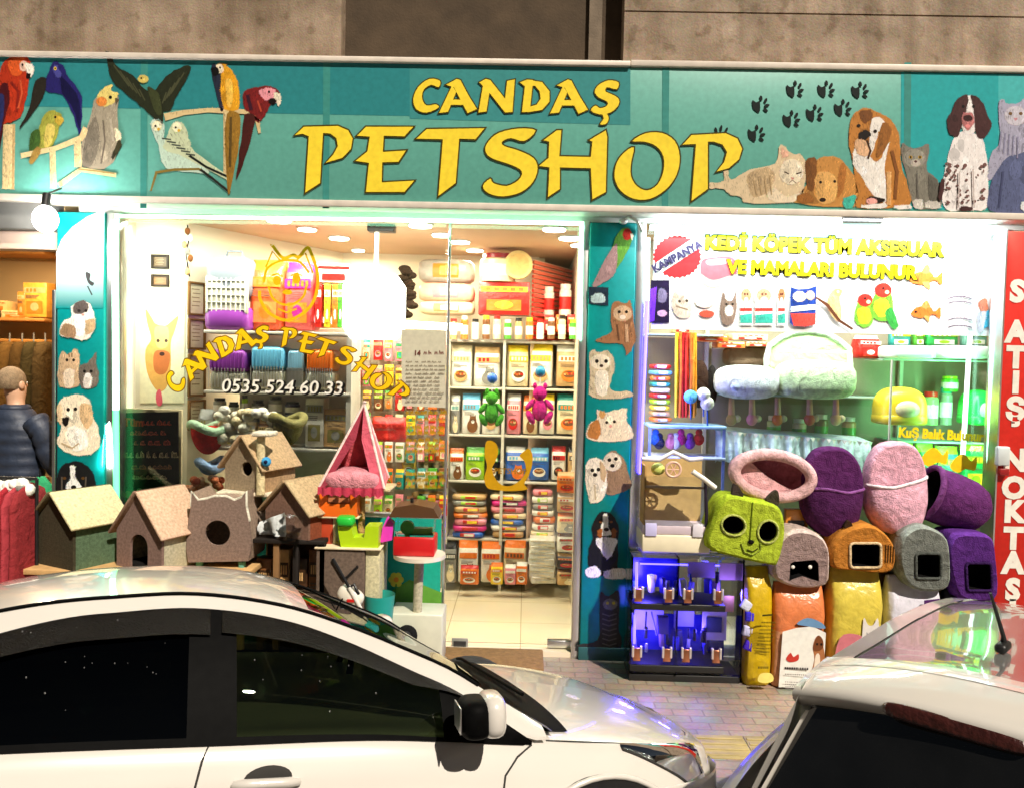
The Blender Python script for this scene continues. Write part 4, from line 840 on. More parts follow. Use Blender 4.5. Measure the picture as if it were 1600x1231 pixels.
sk = lambda lbl, u0, v0, u1, v1, Y, d, c, **k: package(lbl, u0, v0, u1, v1, Y, d, c, k.get('c2', c), k.get('c3', c), k.get('style', 'bag'), k.get('kind', 'plain'), k.get('name', 'sack'), k.get('cat', 'sack'))
sk('big orange red sack beside the pet carrier on the top shelf', 386, 404, 444, 516, 6.80, .25, (236, 96, 50), c2='orange', c3=(240, 130, 70)); sk('magenta and orange plastic sack behind the face sticker', 442, 408, 492, 516, 6.78, .22, (226, 90, 90), c2='magenta', c3='orange')
sk('red box topped with white behind the lantern on the top shelf', 492, 412, 546, 442, 6.78, .2, 'white', c2='red', c3='red', style='box', name='carton', cat='box')
for i, (c, u) in enumerate((('red', 493), ('yellow', 504), ('orange', 516), ('green', 527), ('lime', 537))): sk(f'narrow upright {c} book shaped pack under the red and white box', u, 444, u+10, 512, 6.76, .2, c, c2='white', c3=c, style='box', name='flat_pack', cat='pack')
def wire_cage(label, u0, v0, u1, v1, Y, top):
    a = P(u0, v1, Y); b = P(u1, v1, Y); h = P(u0, v0, Y).z-a.z; w = b.x-a.x
    t = thing('small_cage', label, 'pet cage', ((a.x+b.x)/2, Y, a.z), 0, 'small wire cages on the grey shelf')
    m = MB(PLAST); m.ell((0, .15, h*.72), (w/2, .16, h*.28), e=.35, e2=.3, col=C(top), zmin=-.7)
    for i in range(9): m.box((-w*.4+i*w*.1, -.008, h*.72), (.006, .01, h*.4), col=tuple(x*.8 for x in C(top)))
    m.build('lid', t, False)
    m = MB(PLAST); m.ell((0, .15, h*.25), (w/2, .155, h*.25), e=.4, e2=.35, col=C((186, 182, 160))); m.build('base_tray', t, False)
    m = MB(CHROME)
    for i in range(12): m.cyl((-w*.46+i*w*.084, -.012, h*.1), (-w*.46+i*w*.084, -.012, h*.55), .004, n=6)
    m.build('bars', t, False)
wire_cage('small cage with purple lid, left on the grey shelf', 324, 545, 384, 611, 6.72, 'purple'); wire_cage('small cage with bright sky blue lid beside the purple one', 390, 540, 444, 611, 6.72, 'sky blue'); wire_cage('narrow cage with pale blue lid on the grey shelf', 448, 545, 474, 611, 6.74, (150, 205, 230)); wire_cage('small cage with orange lid, right on the grey shelf', 477, 545, 520, 611, 6.72, 'orange')
r_ = random.Random(5)
low = [('dark grey tub', 305, 640, 335, 698, 'grey'), ('white lace pile', 338, 648, 372, 698, 'white'), ('cream cushion', 374, 652, 398, 698, 'cream'), ('brown wicker basket', 400, 655, 424, 698, 'brown'), ('white and red carton', 476, 622, 505, 698, 'white'), ('tan carton', 506, 640, 545, 698, 'tan')]
for nm, u0, v0, u1, v1, c in low: sk(f'{nm} on the lower grey shelf left of the teepee', u0, v0, u1, v1, 6.74, .2, c, c2=r_.choice(['red', 'tan', 'grey']), c3='olive', style='box' if 'carton' in nm else 'bag', name='carton' if 'carton' in nm else 'soft_goods', cat='box' if 'carton' in nm else 'soft goods')
for i, (c, u0, u1, v0) in enumerate((('grey', 332, 352, 622), ('black', 356, 372, 628), ('lime', 376, 386, 618), ('black', 392, 412, 625), ('grey', 418, 440, 620), ('navy', 444, 468, 628))): package(f'{c} plastic bottle, {ORD[i]} in the row under the cages', u0, v0, u1, 648, 6.84, .04, c, 'black', 'white', 'jar', name='bottle', cat='bottle', group='bottles under the cages')
# soft goods near the glass, left
def bowl_bed(label, u, v, w, h, Y, c1_, c2_):
    k = pxm(Y); p = P(u, v, Y)
    t = thing('cat_hammock', label, 'pet bed', p)
    m = MB(FUR); m.tube([(w/2*k*cos(a), .12*sin(a), h*.22*k+.03*sin(2*a)) for a in [2*pi*i/24 for i in range(24)]], .035, col=C(c1_), cyc=True); m.build('rim', t, False)
    m = MB(FUR); m.ell((0, 0, h*.2*k), (w/2*k, .13, h*.7*k), col=C(c2_), zmax=0.05); m.build('bowl', t, False)
bowl_bed('round pet bed with mint rim and red bowl near the left wall', 325, 680, 52, 60, 6.6, (180, 215, 180), 'red'); bowl_bed('olive green plush bed hanging behind the cat tree house', 450, 668, 48, 56, 6.58, (140, 134, 84), (110, 104, 62)); bowl_bed('small pale blue bed low by the left wall', 330, 730, 36, 24, 6.58, (150, 180, 220), (110, 150, 210))
m = MB(FUR); r_ = random.Random(2); p = P(318, 755, 6.55)
for i in range(26): m.ell(p+Vector((r_.uniform(-.13, .13), r_.uniform(-.08, .08), r_.uniform(-.07, .05))), (.035, .035, .03), col=C(r_.choice([(226, 130, 90), (236, 160, 120), (200, 90, 60), (240, 190, 160)])), nu=8, nv=6)
tag(m.build('toy_pile'), 'heap of orange and pink plush toys at the foot of the left wall', 'toys')
m = MB(FUR); p = P(388, 665, 6.6); r_ = random.Random(8)
for i in range(40): m.ell(p+Vector((r_.uniform(-.24, .24), r_.uniform(-.05, .05), r_.uniform(-.12, .12))), (.05, .04, .04), col=C(r_.choice(['white', 'cream', (240, 236, 214)])), nu=8, nv=6)
tag(m.build('wool_heap'), 'heap of white woolly pet mats behind the cat tree house', 'pet mats')
# ------------------------------------------------------------------ middle: hooks of small toys
rk = thing('hook_panel', 'white hook panel of small toys behind the teepee', 'display panel', P(590, 800, 8.0))
m = MB(WHSH); a = P(528, 900, 8.05); c = P(700, 520, 8.05); m.bx(a.x, c.x, 8.05, 8.08, ZI, c.z); m.build('panel', rk)
r_ = random.Random(3)
cols = ['red', 'orange', 'white', 'cream', 'tan', 'yellow', 'pink', 'brown', 'green', 'lime', 'teal']
i = 0
for row, v in enumerate((548, 588, 625, 664, 706, 748, 790)):
    for j, u in enumerate(range(532, 694, 17)):
        c = r_.choice(cols[:8] if row < 4 else cols); c2_ = r_.choice(cols); w_ = r_.uniform(11, 15)
        rn = ['top', 'second', 'third', 'fourth', 'fifth', 'sixth', 'lowest'][row]
        package(f'small {c} and {c2_} toy card, {ORD[j]} along the {rn} row of the hook panel', u, v-r_.uniform(14, 18), u+w_, v+r_.uniform(14, 17), 7.9+.03*r_.random(), .06, c, c2_, r_.choice(cols), 'bag' if r_.random() < .5 else 'box', r_.choice(['animal', 'bowl', 'plain']), 'toy_card', 'toy card', 'small toy cards on the hook panel')
for u0, v0, u1, v1, c, c2_, nm in ((522, 645, 578, 690, 'lime', 'green', 'lime green plush mat behind the point of the teepee'), (578, 652, 634, 690, 'red', (220, 60, 50), 'red plush cushion right of the teepee point'), (500, 622, 524, 668, 'cream', 'tan', 'cream carton beside the grey shelving')): package(nm, u0, v0, u1, v1, 7.3, .12, c, c2_, c, 'bag', 'plain', 'plush_mat', 'pet mat')
# ------------------------------------------------------------------ upper right: big packs on top of the gondola
for nm, u0, v0, u1, v1, c, c2_, c3, stl in (('grey rolled blanket pack on top of the high shelf', 650, 404, 742, 442, (150, 146, 136), 'orange', 'yellow', 'lying'), ('pink spotted folded bed under the grey blanket pack', 650, 441, 742, 472, (236, 176, 150), 'pink', 'cream', 'lying'), ('cream cushion pack at the bottom of the blanket stack', 652, 470, 742, 492, 'cream', 'tan', 'white', 'lying'), ('red crate with yellow print under the biscuit tub', 746, 441, 828, 492, 'red', 'yellow', 'orange', 'box'), ('cream biscuit tub with dark red lid on top of the red crate', 748, 396, 806, 440, 'cream', (150, 20, 40), 'white', 'jar')):
    package(nm, u0, v0, u1, v1, 7.95, .3 if stl != 'jar' else .2, c, c2_, c3, stl, 'plain', 'stock_pack', 'pack')
m = MB(CLOTH); p = P(810, 414, 7.9); m.cyl(p, p+Vector((0, .08, 0)), 22*pxm(7.9), n=28, col=C((236, 206, 140))); m.cyl(p-Vector((0, .004, 0)), p, 17*pxm(7.9), n=28, col=C((228, 190, 120))); tag(m.build('round_scratcher'), 'round cream scratching disc leaning on the biscuit tub', 'scratcher')
m = MB(FUR); p = P(637, 455, 7.7); r_ = random.Random(9)
for i in range(16): m.ell(p+Vector((r_.uniform(-.06, .06), r_.uniform(-.04, .04), -.22+i*.028)), (.06, .05, .035), col=C((46, 34, 24)), nu=8, nv=6)
tag(m.build('dark_plush_toy'), 'dark brown long plush toy hanging right of the lantern', 'toy')
sw = thing('slat_wall', 'red striped slat wall running back on the right behind the door', 'wall panel', P(870, 800, 8.6))
a = P(832, 405, 8.0); c = P(910, 426, 9.1); m = MB(PLAST); nrow = 17; zt = a.z; zb = P(832, 530, 8.0).z
for i in range(nrow):
    z0 = zb+(zt-zb)*i/nrow; z1 = zb+(zt-zb)*(i+.62)/nrow; m.prism([(a.x, a.y, z0), (c.x, c.y, z0), (c.x, c.y, z1), (a.x, a.y, z1)], (.02, -.02, 0), C((226, 120-6*(nrow-i), 90-4*(nrow-i))))
m.build('slats', sw); m = MB(PLAST); m.prism([(a.x, a.y+.01, ZI), (c.x, c.y+.01, ZI), (c.x, c.y+.01, zt), (a.x, a.y+.01, zt)], (.02, .03, 0), C((236, 206, 180))); m.build('backing', sw)
for i in range(12):
    c = ['tan', 'orange', 'white', 'brown', 'cream', 'green'][i % 6]; u = 702+i*17; package(f'little {c} jar, {ORD[i]} from the left along the top of the high shelf', u, 500-r_.uniform(0, 8), u+12, 530, 7.9, .07, c, ['red', 'white', 'black', 'yellow'][i % 4], 'white', 'jar', name='treat_jar', cat='jar', group='little jars along the top shelf')
for i, u in enumerate((846, 873)): package(('tall white spray bottle', 'taller white detergent bottle')[i]+' in front of the slat wall', u, 448-i*4, u+20, 494, 8.2, .08, 'white', 'white', 'red', 'jar', name='white_bottle', cat='bottle')
for i, (c, u) in enumerate((('red', 850), ('orange', 868), ('red', 886), ('red', 898))): package(f'{c} hanging pack, {ORD[i]} below the white bottles', u, 492, u+14, 520, 8.1, .06, c, 'orange', 'white', 'box', 'plain', 'hanging_pack', 'pack')
# ------------------------------------------------------------------ gondola of food seen through the door
gd = thing('food_shelving', 'white shelving of pet food seen through the glass door', 'shelving unit', P(800, 912, 8.1))
m = MB(WHSH); a = P(696, 912, 8.38); c = P(913, 533, 8.38); m.bx(a.x, c.x, 8.38, 8.41, ZI, c.z, col=(.3, .26, .2)); m.build('back_panel', gd)
for v in (533, 606, 680, 752, 842): shelf(None, 698, 913, v, 7.98, .4, WHSH, .022, 'shelf_board', gd)
m = MB(WHSH)
for u in (699, 785, 911): q = P(u, 700, 7.97); m.bx(q.x-.014, q.x+.014, 7.96, 7.99, ZI, P(u, 533, 7.97).z)
m.build('upright', gd)
rows = [('top', 537, 604, [(703, 737, 'white', 'cream', 'tan'), (739, 781, 'white', 'tan', 'red'), (791, 825, 'cream', 'yellow', 'white'), (827, 864, 'white', 'yellow', 'tan'), (868, 908, 'tan', 'white', 'orange')]),
 ('second', 612, 678, [(703, 718, 'grey', 'white', 'teal'), (720, 750, 'white', 'sky blue', 'grey'), (752, 781, 'white', 'green', 'tan'), (791, 814, 'pink', 'white', 'red'), (817, 840, 'cream', 'orange', 'yellow'), (842, 866, 'white', 'yellow', 'pink'), (869, 908, 'cream', 'teal', 'orange')]),
 ('third', 697, 750, [(626, 650, 'yellow', 'lime', 'white'), (652, 674, 'olive', 'yellow', 'green'), (676, 696, 'cream', 'orange', 'red'), (700, 724, 'white', 'orange', 'red'), (726, 757, 'lime', 'green', 'white'), (759, 780, 'black', 'green', 'white'), (788, 822, 'blue', 'white', 'sky blue'), (826, 858, 'blue', 'sky blue', 'white'), (861, 884, 'white', 'red', 'black'), (886, 908, 'tan', 'black', 'white')])]
for rn, v0, v1, its in rows:
    for i, (u0, u1, c, c2_, c3) in enumerate(its):
        package(f'{c} food bag with {c2_} top, {ORD[i]} from the left on the {rn} food shelf', u0, v0+rnd.uniform(0, 6), u1, v1, 8.0, .16, c, c2_, c3, 'bag', rnd.choice(['animal', 'animal', 'bowl']), group='pet food bags on the food shelves')
shelf('short dark shelf board carrying the yellow green food bags behind the gold lettering', 622, 697, 752, 8.0, .25, WHSH, .02)
i = 0
for ci, (u0, u1) in enumerate(((640, 698), (704, 762), (764, 824), (828, 868))):
    v = 841
    while v > 775:
        hh = rnd.uniform(9, 13); c = rnd.choice(['white', 'pink', 'cream', 'tan', 'magenta', 'orange', 'blue', 'grey']); c2_ = rnd.choice(['red', 'white', 'brown', 'black', 'lime', 'orange']); k_n = int((841-v)/8)
        package(f'{c} and {c2_} bag lying flat, {ORD[min(k_n, 12)]} layer of the {ORD[ci]} food pile', u0+rnd.uniform(0, 4), v-hh, u1-rnd.uniform(0, 5), v, 7.97, .26, c, c2_, rnd.choice(['white', 'yellow', 'red']), 'lying', name='flat_food_bag', group='food bags lying in piles'); v -= hh*.95; i += 1
low = [(690, 712, 848, 'grey', 'black', 'white'), (714, 746, 846, 'white', 'orange', 'orange'), (750, 782, 848, 'white', 'orange', 'red'), (786, 822, 846, 'cream', 'orange', 'brown')]
for i, (u0, u1, v0, c, c2_, c3) in enumerate(low): package(f'{c} food bag with {c2_} top standing on the floor, {ORD[i]} from the door edge', u0, v0, u1, 910, 7.9, .16, c, c2_, c3, 'bag', 'animal', group='pet food bags standing on the shop floor')
for i, (u0, u1, c, c2_) in enumerate(((718, 748, 'orange', 'red'), (766, 786, 'yellow', 'orange'), (788, 806, 'pink', 'white'), (806, 824, 'orange', 'white'))): package(f'small {c} packet in front of the floor bags, {ORD[i]} from the left', u0, 884-4*i % 7, u1, 913, 7.7, .09, c, c2_, 'white', 'bag', 'bowl', 'small_packet', 'packet', 'small packets in front of the floor bags')
for i in range(7): package(f'flat white carton, {ORD[i]} from the bottom of the white stack inside the door', 826+rnd.uniform(0, 2), 901-i*9.6, 867+rnd.uniform(0, 2), 911-i*9.6, 7.75, .22, 'white', 'cream', (226, 218, 196), 'box', 'plain', 'flat_carton', 'carton', 'stack of flat white cartons')
for i, (v0, v1, c, c2_) in enumerate(((738, 770, 'orange', 'tan'), (772, 800, 'tan', 'white'), (802, 832, 'cream', 'orange'), (834, 862, 'white', 'brown'), (866, 888, 'black', 'tan'), (890, 914, 'tan', 'brown'))): package(f'{c} toy pack hanging beside the door edge, {ORD[i]} from the top', 870, v0, 903, v1, 7.6, .1, c, c2_, 'red', 'bag', rnd.choice(['animal', 'bowl']), 'toy_pack', 'toy pack', 'toy packs hanging beside the door edge')
def plush_toy(label, u, v, k, Y, c, ball):
    t = thing('plush_toy', label, 'toy', P(u, v, Y)); m = MB(FUR)
    m.ell((0, 0, 0), (.06*k, .05, .09*k), col=C(c)); m.ell((0, -.01, .13*k), (.055*k, .05, .055*k), col=C(c))
    for s in (-1, 1): m.ell((s*.07*k, -.01, -.06*k), (.03, .03, .06*k), Euler((0, s*.5, 0)), col=C(c)); m.ell((s*.075*k, -.01, .04*k), (.025, .025, .055*k), Euler((0, -s*.7, 0)), col=C(c)); m.ell((s*.04*k, -.01, .185*k), (.018, .015, .03), col=C(c))
    m.build('body', t, False); m = MB(PLAST); m.ell((0, 0, .30*k), (.045, .045, .045), col=C(ball)); m.cyl((0, 0, .18*k), (0, 0, .3*k), .005, n=6, col=C('white')); m.build('suction_ball', t, False)
plush_toy('green frog like plush toy with blue ball hanging on the door glass', 768, 645, 1.0, 7.2, 'green', 'blue'); plush_toy('magenta bear plush toy with blue ball hanging behind the door glass', 843, 640, 1.1, 7.2, 'magenta', (30, 130, 170))
# ------------------------------------------------------------------ pet houses and goods on the pavement, left
def plate(mb, outer, holes, y0, y1, col, mat=None):
    """upright board with holes: outlines in (x, z), from y0 to y1"""
    loops = [[Vector((x, 0, z)) for x, z in l] for l in [outer]+holes]
    tri = geometry.tessellate_polygon(loops); flat = [p for l in loops for p in l]
    for y in (y0, y1): mb.add([Vector((p.x, y, p.z)) for p in flat], [list(t) for t in tri], col, mat)
    for l in loops:
        n = len(l); mb.add([Vector((p.x, y0, p.z)) for p in l]+[Vector((p.x, y1, p.z)) for p in l], [[i, (i+1) % n, n+(i+1) % n, n+i] for i in range(n)], col, mat)
def shell(mb, outer, y0, y1, col, mat=None, th=.012):
    n = len(outer); mb.add([Vector((x, y0, z)) for x, z in outer]+[Vector((x, y1, z)) for x, z in outer], [[i, (i+1) % n, n+(i+1) % n, n+i] for i in range(n)], col, mat)
    plate(mb, outer, [], y1-th, y1, col, mat)
def gable_house(label, loc, rz, w, d, wall, rise, cw, cr, hole, cside=None, mat=CARPET, name='pet_house', roofmat=CARPET, inside=(.012, .011, .01)):
    t = thing(name, label, 'pet house', loc, rz)
    out = [(-w/2, 0), (w/2, 0), (w/2, wall), (0, wall+rise), (-w/2, wall)]; holes = []
    if hole[0] == 'arch':
        r = hole[1]; out = [(-w/2, 0), (-r, 0), (-r, hole[2])]+[(-r*cos(a), hole[2]+r*sin(a)) for a in [pi*i/12 for i in range(1, 12)]]+[(r, hole[2]), (r, 0), (w/2, 0), (w/2, wall), (0, wall+rise), (-w/2, wall)]
    elif hole[0] == 'round': holes = [[(hole[2]+hole[1]*cos(a), hole[3]+hole[1]*sin(a)) for a in [2*pi*i/24 for i in range(24)]]]
    m = MB(mat); plate(m, out, holes, 0, .02, C(cw)); m.build('front_wall', t, False)
    m = MB(mat); cs = C(cside or cw)
    for s in (-1, 1): m.bx(s*w/2-.012*(s > 0), s*w/2+.012*(s < 0), .021, d, 0, wall, col=cs)
    plate(m, [(-w/2+.013, 0), (w/2-.013, 0), (w/2-.013, wall-.01), (0, wall+rise-.01), (-w/2+.013, wall-.01)], [], d-.015, d, cs); m.bx(-w/2+.013, w/2-.013, .021, d-.016, .002, .02, col=inside); m.build('side_walls', t, False)
    L = hypot(w/2, rise); a = atan2(rise, w/2)
    for s in (-1, 1):
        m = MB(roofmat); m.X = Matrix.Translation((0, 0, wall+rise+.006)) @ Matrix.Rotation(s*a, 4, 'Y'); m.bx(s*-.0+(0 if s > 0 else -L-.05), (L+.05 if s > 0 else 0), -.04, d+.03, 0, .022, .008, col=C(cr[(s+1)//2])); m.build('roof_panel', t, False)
    return t
tbl = thing('display_table', 'low wooden display table under the two front pet houses', 'table', (P(170, 880, 5.75).x, 5.85, ZW))
m = MB(WOODV); zt_t = Z(908, 5.6); a = P(28, 900, 5.75).x; c = P(395, 900, 5.75).x; m.bx(a, c, 5.58, 6.15, zt_t-.04, zt_t, .006, col=C('tan')); m.build('table_top', tbl)
for x in (a+.05, c-.05):
    for y in (5.64, 6.09): m = MB(WOODV); m.bx(x-.025, x+.025, y-.025, y+.025, ZW, zt_t-.041, .004, col=C('tan')); m.build('leg', tbl)
def on(u, v, Y, z): q = P(u, v, Y); return (q.x, q.y, z)
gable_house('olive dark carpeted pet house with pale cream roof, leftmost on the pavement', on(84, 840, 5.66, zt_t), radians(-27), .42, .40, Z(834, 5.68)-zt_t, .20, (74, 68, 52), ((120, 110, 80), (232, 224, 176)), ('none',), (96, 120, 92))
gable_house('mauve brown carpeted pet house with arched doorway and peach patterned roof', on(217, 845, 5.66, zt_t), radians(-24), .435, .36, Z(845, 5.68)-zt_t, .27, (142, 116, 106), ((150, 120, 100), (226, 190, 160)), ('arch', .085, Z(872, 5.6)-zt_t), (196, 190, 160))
# house with cat ears on short posts
k = pxm(5.75); ce = thing('cat_house', 'mauve carpeted cat house with pointed ears and a round hole, on four posts', 'pet house', P(341, 878, 5.75))
pc = P(341, 878, 5.75)
def loc2(u, v, Y=5.75, o=None): q = P(u, v, Y); o = o or pc; return (q.x-o.x, q.z-o.z)
out = [(294, 878), (388, 876), (393, 850), (389, 815), (384, 790), (384, 768), (377, 778), (366, 782), (352, 776), (335, 776), (322, 780), (309, 782), (299, 769), (298, 792), (292, 830), (291, 858)]
o2 = [loc2(*q) for q in out]; hc = loc2(340, 832); hr = 20*k
m = MB(CARPET); plate(m, o2, [[(hc[0]+hr*cos(a), hc[1]+hr*sin(a)) for a in [2*pi*i/24 for i in range(24)]]], 0, .02, C((146, 124, 112))); m.build('front_panel', ce, False)
m = MB(CARPET); shell(m, o2, .021, .36, C((168, 146, 128))); m.build('body', ce, False)
m = MB(FUR); m.tube([(x, .01, z+.004) for x, z in o2[3:14]], .011, col=C((232, 226, 206))); m.build('edge_piping', ce, False)
for dx in (-.15, .15):
    for y in (.05, .30): m = MB(WOODV); m.cyl((dx, y, -.001), (dx, y, zt_t-pc.z), .026, col=C((96, 160, 140) if y < .1 else 'tan')); m.build('post', ce, False)
# gabled cat tree house above it
def platform(mb, u0, u1, v, Y, d, th, col): a = P(u0, v, Y); c = P(u1, v, Y); mb.bx(a.x, c.x, Y, Y+d, (a.z+c.z)/2-th, (a.z+c.z)/2, .008, col=col)
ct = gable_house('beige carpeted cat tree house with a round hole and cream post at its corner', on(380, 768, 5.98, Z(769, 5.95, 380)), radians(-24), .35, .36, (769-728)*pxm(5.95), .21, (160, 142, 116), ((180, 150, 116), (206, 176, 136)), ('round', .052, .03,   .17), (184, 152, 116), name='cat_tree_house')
ctb = thing('cat_tree', 'cream cat tree platform and post carrying the beige gabled cat house', 'cat tree', P(385, 1000, 6.05))
m = MB(FUR); platform(m, 337, 432, 769, 5.92, .42, .03, C((236, 224, 196))); m.build('platform', ctb)
m = MB(FUR); q = P(407, 772, 5.91); m.cyl((q.x, 5.91, q.z), (q.x, 5.91, P(414, 682, 5.91).z), .03, col=C((232, 214, 166))); m.build('post', ctb)
m = MB(FUR); q = P(414, 677, 5.91); m.box((q.x, 5.91, q.z), (.15, .15, .035), .012, col=C((246, 238, 214))); m.build('top_cap', ctb)
m = MB(WOODV); 
for u in (350, 424): q = P(u, 800, 6.2); m = MB(WOODV); m.cyl((q.x, 6.2, ZW), (q.x, 6.2, Z(774, 5.95, u)-.03), .035, col=C('tan')); m.build('leg', ctb)
m = MB(FUR); q = P(416, 721, 5.87); m.ell(q, (.035, .03, .035), col=C((70, 160, 215))); m.ell(q+Vector((.004, -.024, .002)), (.014, .012, .014), col=C('navy')); tag(m.build('pompom_toy'), 'sky blue pompom toy hanging on the cream post', 'toy')
# plastic wrapped house on the dark stand
sd = thing('display_stand', 'dark display stand with black legs under the plastic wrapped pet house', 'stand', (P(450, 900, 5.9).x, 5.95, ZW))
zs = Z(842, 5.8, 450); a = P(396, 842, 5.8).x; c = P(508, 842, 5.8).x
m = MB(WOODV); m.bx(a, c, 5.78, 6.2, zs-.03, zs, .005, col=C((30, 24, 20))); m.build('stand_top', sd)
for x in (a+.16, a+.30, c-.02): m = MB(WOODV); m.bx(x-.02, x+.02, 5.80, 5.84, ZW, zs-.031, .003, col=C((26, 20, 16) if x != a+.16 else (130, 96, 60))); m.build('leg', sd)
m = MB(WOODV); m.bx(a+.01, c, 6.1, 6.12, ZW, zs-.031, col=C((84, 54, 30))); m.build('back_board', sd)
for i, (dx, c_) in enumerate(((.05, 'brown'), (.12, 'tan'), (.22, (70, 44, 26)), (.37, 'brown'))): package(f'{["brown", "tan", "dark brown", "chestnut"][i]} carton standing under the dark stand', 400+i*27, 872-i % 2*14, 424+i*27, 1000, 5.95, .12, c_, (60, 40, 24), 'tan', 'box', 'plain', 'carton', 'carton')
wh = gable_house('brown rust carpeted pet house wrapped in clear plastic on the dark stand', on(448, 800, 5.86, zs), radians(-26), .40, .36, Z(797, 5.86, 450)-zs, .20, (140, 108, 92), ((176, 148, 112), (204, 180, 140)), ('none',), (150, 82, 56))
m = MB(glass('crinkled_plastic', (.9, .92, .92), 1, 1.5, .12)); r_ = random.Random(6)
hgt = Z(797, 5.86, 450)-zs
rows_ = []
for i in range(9):
    rows_.append([Vector((-.21+.42*j/10, -.035-.022*r_.random()-.04*(1-i/8), hgt*.9*i/8+.004)) for j in range(11)])
m.grid(rows_, smooth=False); m.build('plastic_wrap', wh, False)
m = MB(M('white_plastic_fold', (.75, .8, .8), .15, var=.1, bump=.3)); m.grid([[(-.20+.03*j+.005*i, -.07-.02*sin(j*1.3+i), .02+.028*i+.012*j*(i > 1)) for j in range(9)] for i in range(4)]); m.build('plastic_fold', wh, False)
# teepee
tq = P(550, 762, 5.85); te = thing('pet_teepee', 'pink fabric pet teepee with white trim and a frilled pink cushion', 'pet tent', tq)
k = pxm(5.85); ap = Vector((11*k, .14, 131*k)); B = [Vector((-52*k, 0, 0)), Vector((51*k, 0, 0)), Vector((46*k, .32, 8*k)), Vector((-44*k, .32, 10*k))]
PK = C((222, 108, 118)); DP = C((160, 60, 76))
m = MB(CLOTH); m.prism([B[1], B[2], ap], (0, 0, 0), C((224, 130, 132))); m.prism([B[2], B[3], ap], (0, 0, 0), C((214, 96, 104))); m.prism([B[3], B[0], ap], (0, 0, 0), C((214, 96, 104)))
fl = ap.lerp(B[0], .62); fr = ap.lerp(B[1], .62); md = ap.lerp((B[0]+B[1])/2, .42)+Vector((-.0, -.008, 0))
m.prism([ap+Vector((0, -.004, 0)), B[0]+Vector((0, -.004, 0)), B[0].lerp(B[1], .10)+Vector((0, -.02, 0)), md+Vector((-.02, 0, 0))], (0, 0, 0), DP); m.prism([ap+Vector((0, -.006, 0)), B[1]+Vector((0, -.004, 0)), B[1].lerp(B[0], .16)+Vector((0, -.02, 0)), md+Vector((.02, -.002, 0))], (0, 0, 0), C((206, 92, 110))); m.build('fabric', te, False)
m = MB(CLOTH); 
for q in B: m.tube([q, ap+(ap-q).normalized()*.02], .010, col=C((240, 214, 206)))
m.build('white_trim', te, False)
m = MB(FUR); m.ell((0, .13, 10*k), (47*k, .17, 19*k), e=.7, e2=.5, col=C((228, 150, 160))); m.build('cushion', te, False)
m = MB(CLOTH); m.grid([[(-52*k+104*k*j/24, -.045+.02*sin(j*1.7), (2-13*i)*k+.012*sin(j*2.2)*i) for j in range(25)] for i in range(2)], col=C((190, 60, 84))); m.build('frill', te, False)
# carpeted crate with orange house and bright toys
bx_ = thing('carpet_box', 'grey brown carpet covered box with a black tick mark and cream side', 'pet furniture', (P(530, 1000, 5.8).x, 5.9, ZW))
a = P(494, 857, 5.8); c = P(570, 857, 5.8); m = MB(CARPET); m.bx(a.x, c.x, 5.8, 6.16, ZW, a.z, .008, col=C((112, 96, 84))); m.build('body', bx_)
m = MB(CARPET); e = P(593, 857, 5.8); m.bx(c.x+.002, e.x, 5.82, 6.15, ZW, a.z-.004, .006, col=C((214, 206, 166))); m.build('cream_side', bx_)
m = MB(WOODV); m.bx(a.x-.01, e.x+.01, 5.785, 6.17, a.z+.001, a.z+.016, .004, col=C((232, 216, 180))); m.build('top_board', bx_)
def bar(mb, u0, v0, u1, v1, Y0, Y1, r, col): mb.cyl(P(u0, v0, Y0), P(u1, v1, Y1), r, n=10, col=col)
m = MB(PLAST); bar(m, 538, 905, 519, 874, 5.79, 5.79, .009, C('black')); bar(m, 538, 905, 559, 884, 5.79, 5.79, .009, C('black')); tag(m.build('black_bracket'), 'black V shaped bracket on the front of the carpet covered box', 'bracket')
def hut(label, u0, v0, u1, v1, Y, d, col):
    a = P(u0, v1, Y); c = P(u1, v0, Y); w = c.x-a.x; h = c.z-a.z
    t = thing('hamster_house', label, 'hamster house', ((a.x+c.x)/2, Y, a.z)); m = MB(PLAST)
    o_ = [(-w/2, 0), (w/2, 0), (w/2, h*.86), (w*.44, h), (-w*.44, h), (-w/2, h*.86)]
    plate(m, o_, [[(-w*.28, h*.48), (w*.32, h*.48), (w*.32, h*.84), (-w*.28, h*.84)]], 0, .012, C(col)); m.build('front', t, False)
    m = MB(PLAST); shell(m, o_, .013, d, C(col)); m.build('body', t, False); m = MB(PLAST); m.bx(-w*.27, w*.31, .02, .026, h*.5, h*.82, col=C((190, 120, 80))); m.build('window', t, False)
hut('bright orange plastic hamster house under the pink teepee', 498, 766, 558, 806, 5.86, .22, (236, 106, 24))
m = MB(PLAST); a = P(498, 856, 5.9); c = P(520, 808, 5.9); m.bx(a.x, c.x, 5.9, 6.1, a.z+.018, c.z, .006, col=C((188, 70, 40))); m.bx(c.x+.003, c.x+.02, 5.9, 6.1, a.z+.018, c.z, col=C('cream')); m.bx(a.x-.02, P(560, 806, 5.86).x, 5.86, 6.1, c.z+.001, c.z+.014, .003, col=C('cream')); tag(m.build('red_box'), 'rust red box with a cream shelf carrying the orange hamster house', 'box')
m = MB(PLAST); a = P(541, 812, 5.84); m.ell(a, (14*pxm(5.84), .07, 8*pxm(5.84)), e=.5, col=C((40, 190, 60))); tag(m.build('green_bowl'), 'bright green plastic feeding bowl above the lime toy castle', 'bowl')
lc = [(527, 822), (549, 822), (552, 840), (569, 840), (571, 822), (592, 822), (591, 855), (533, 857)]
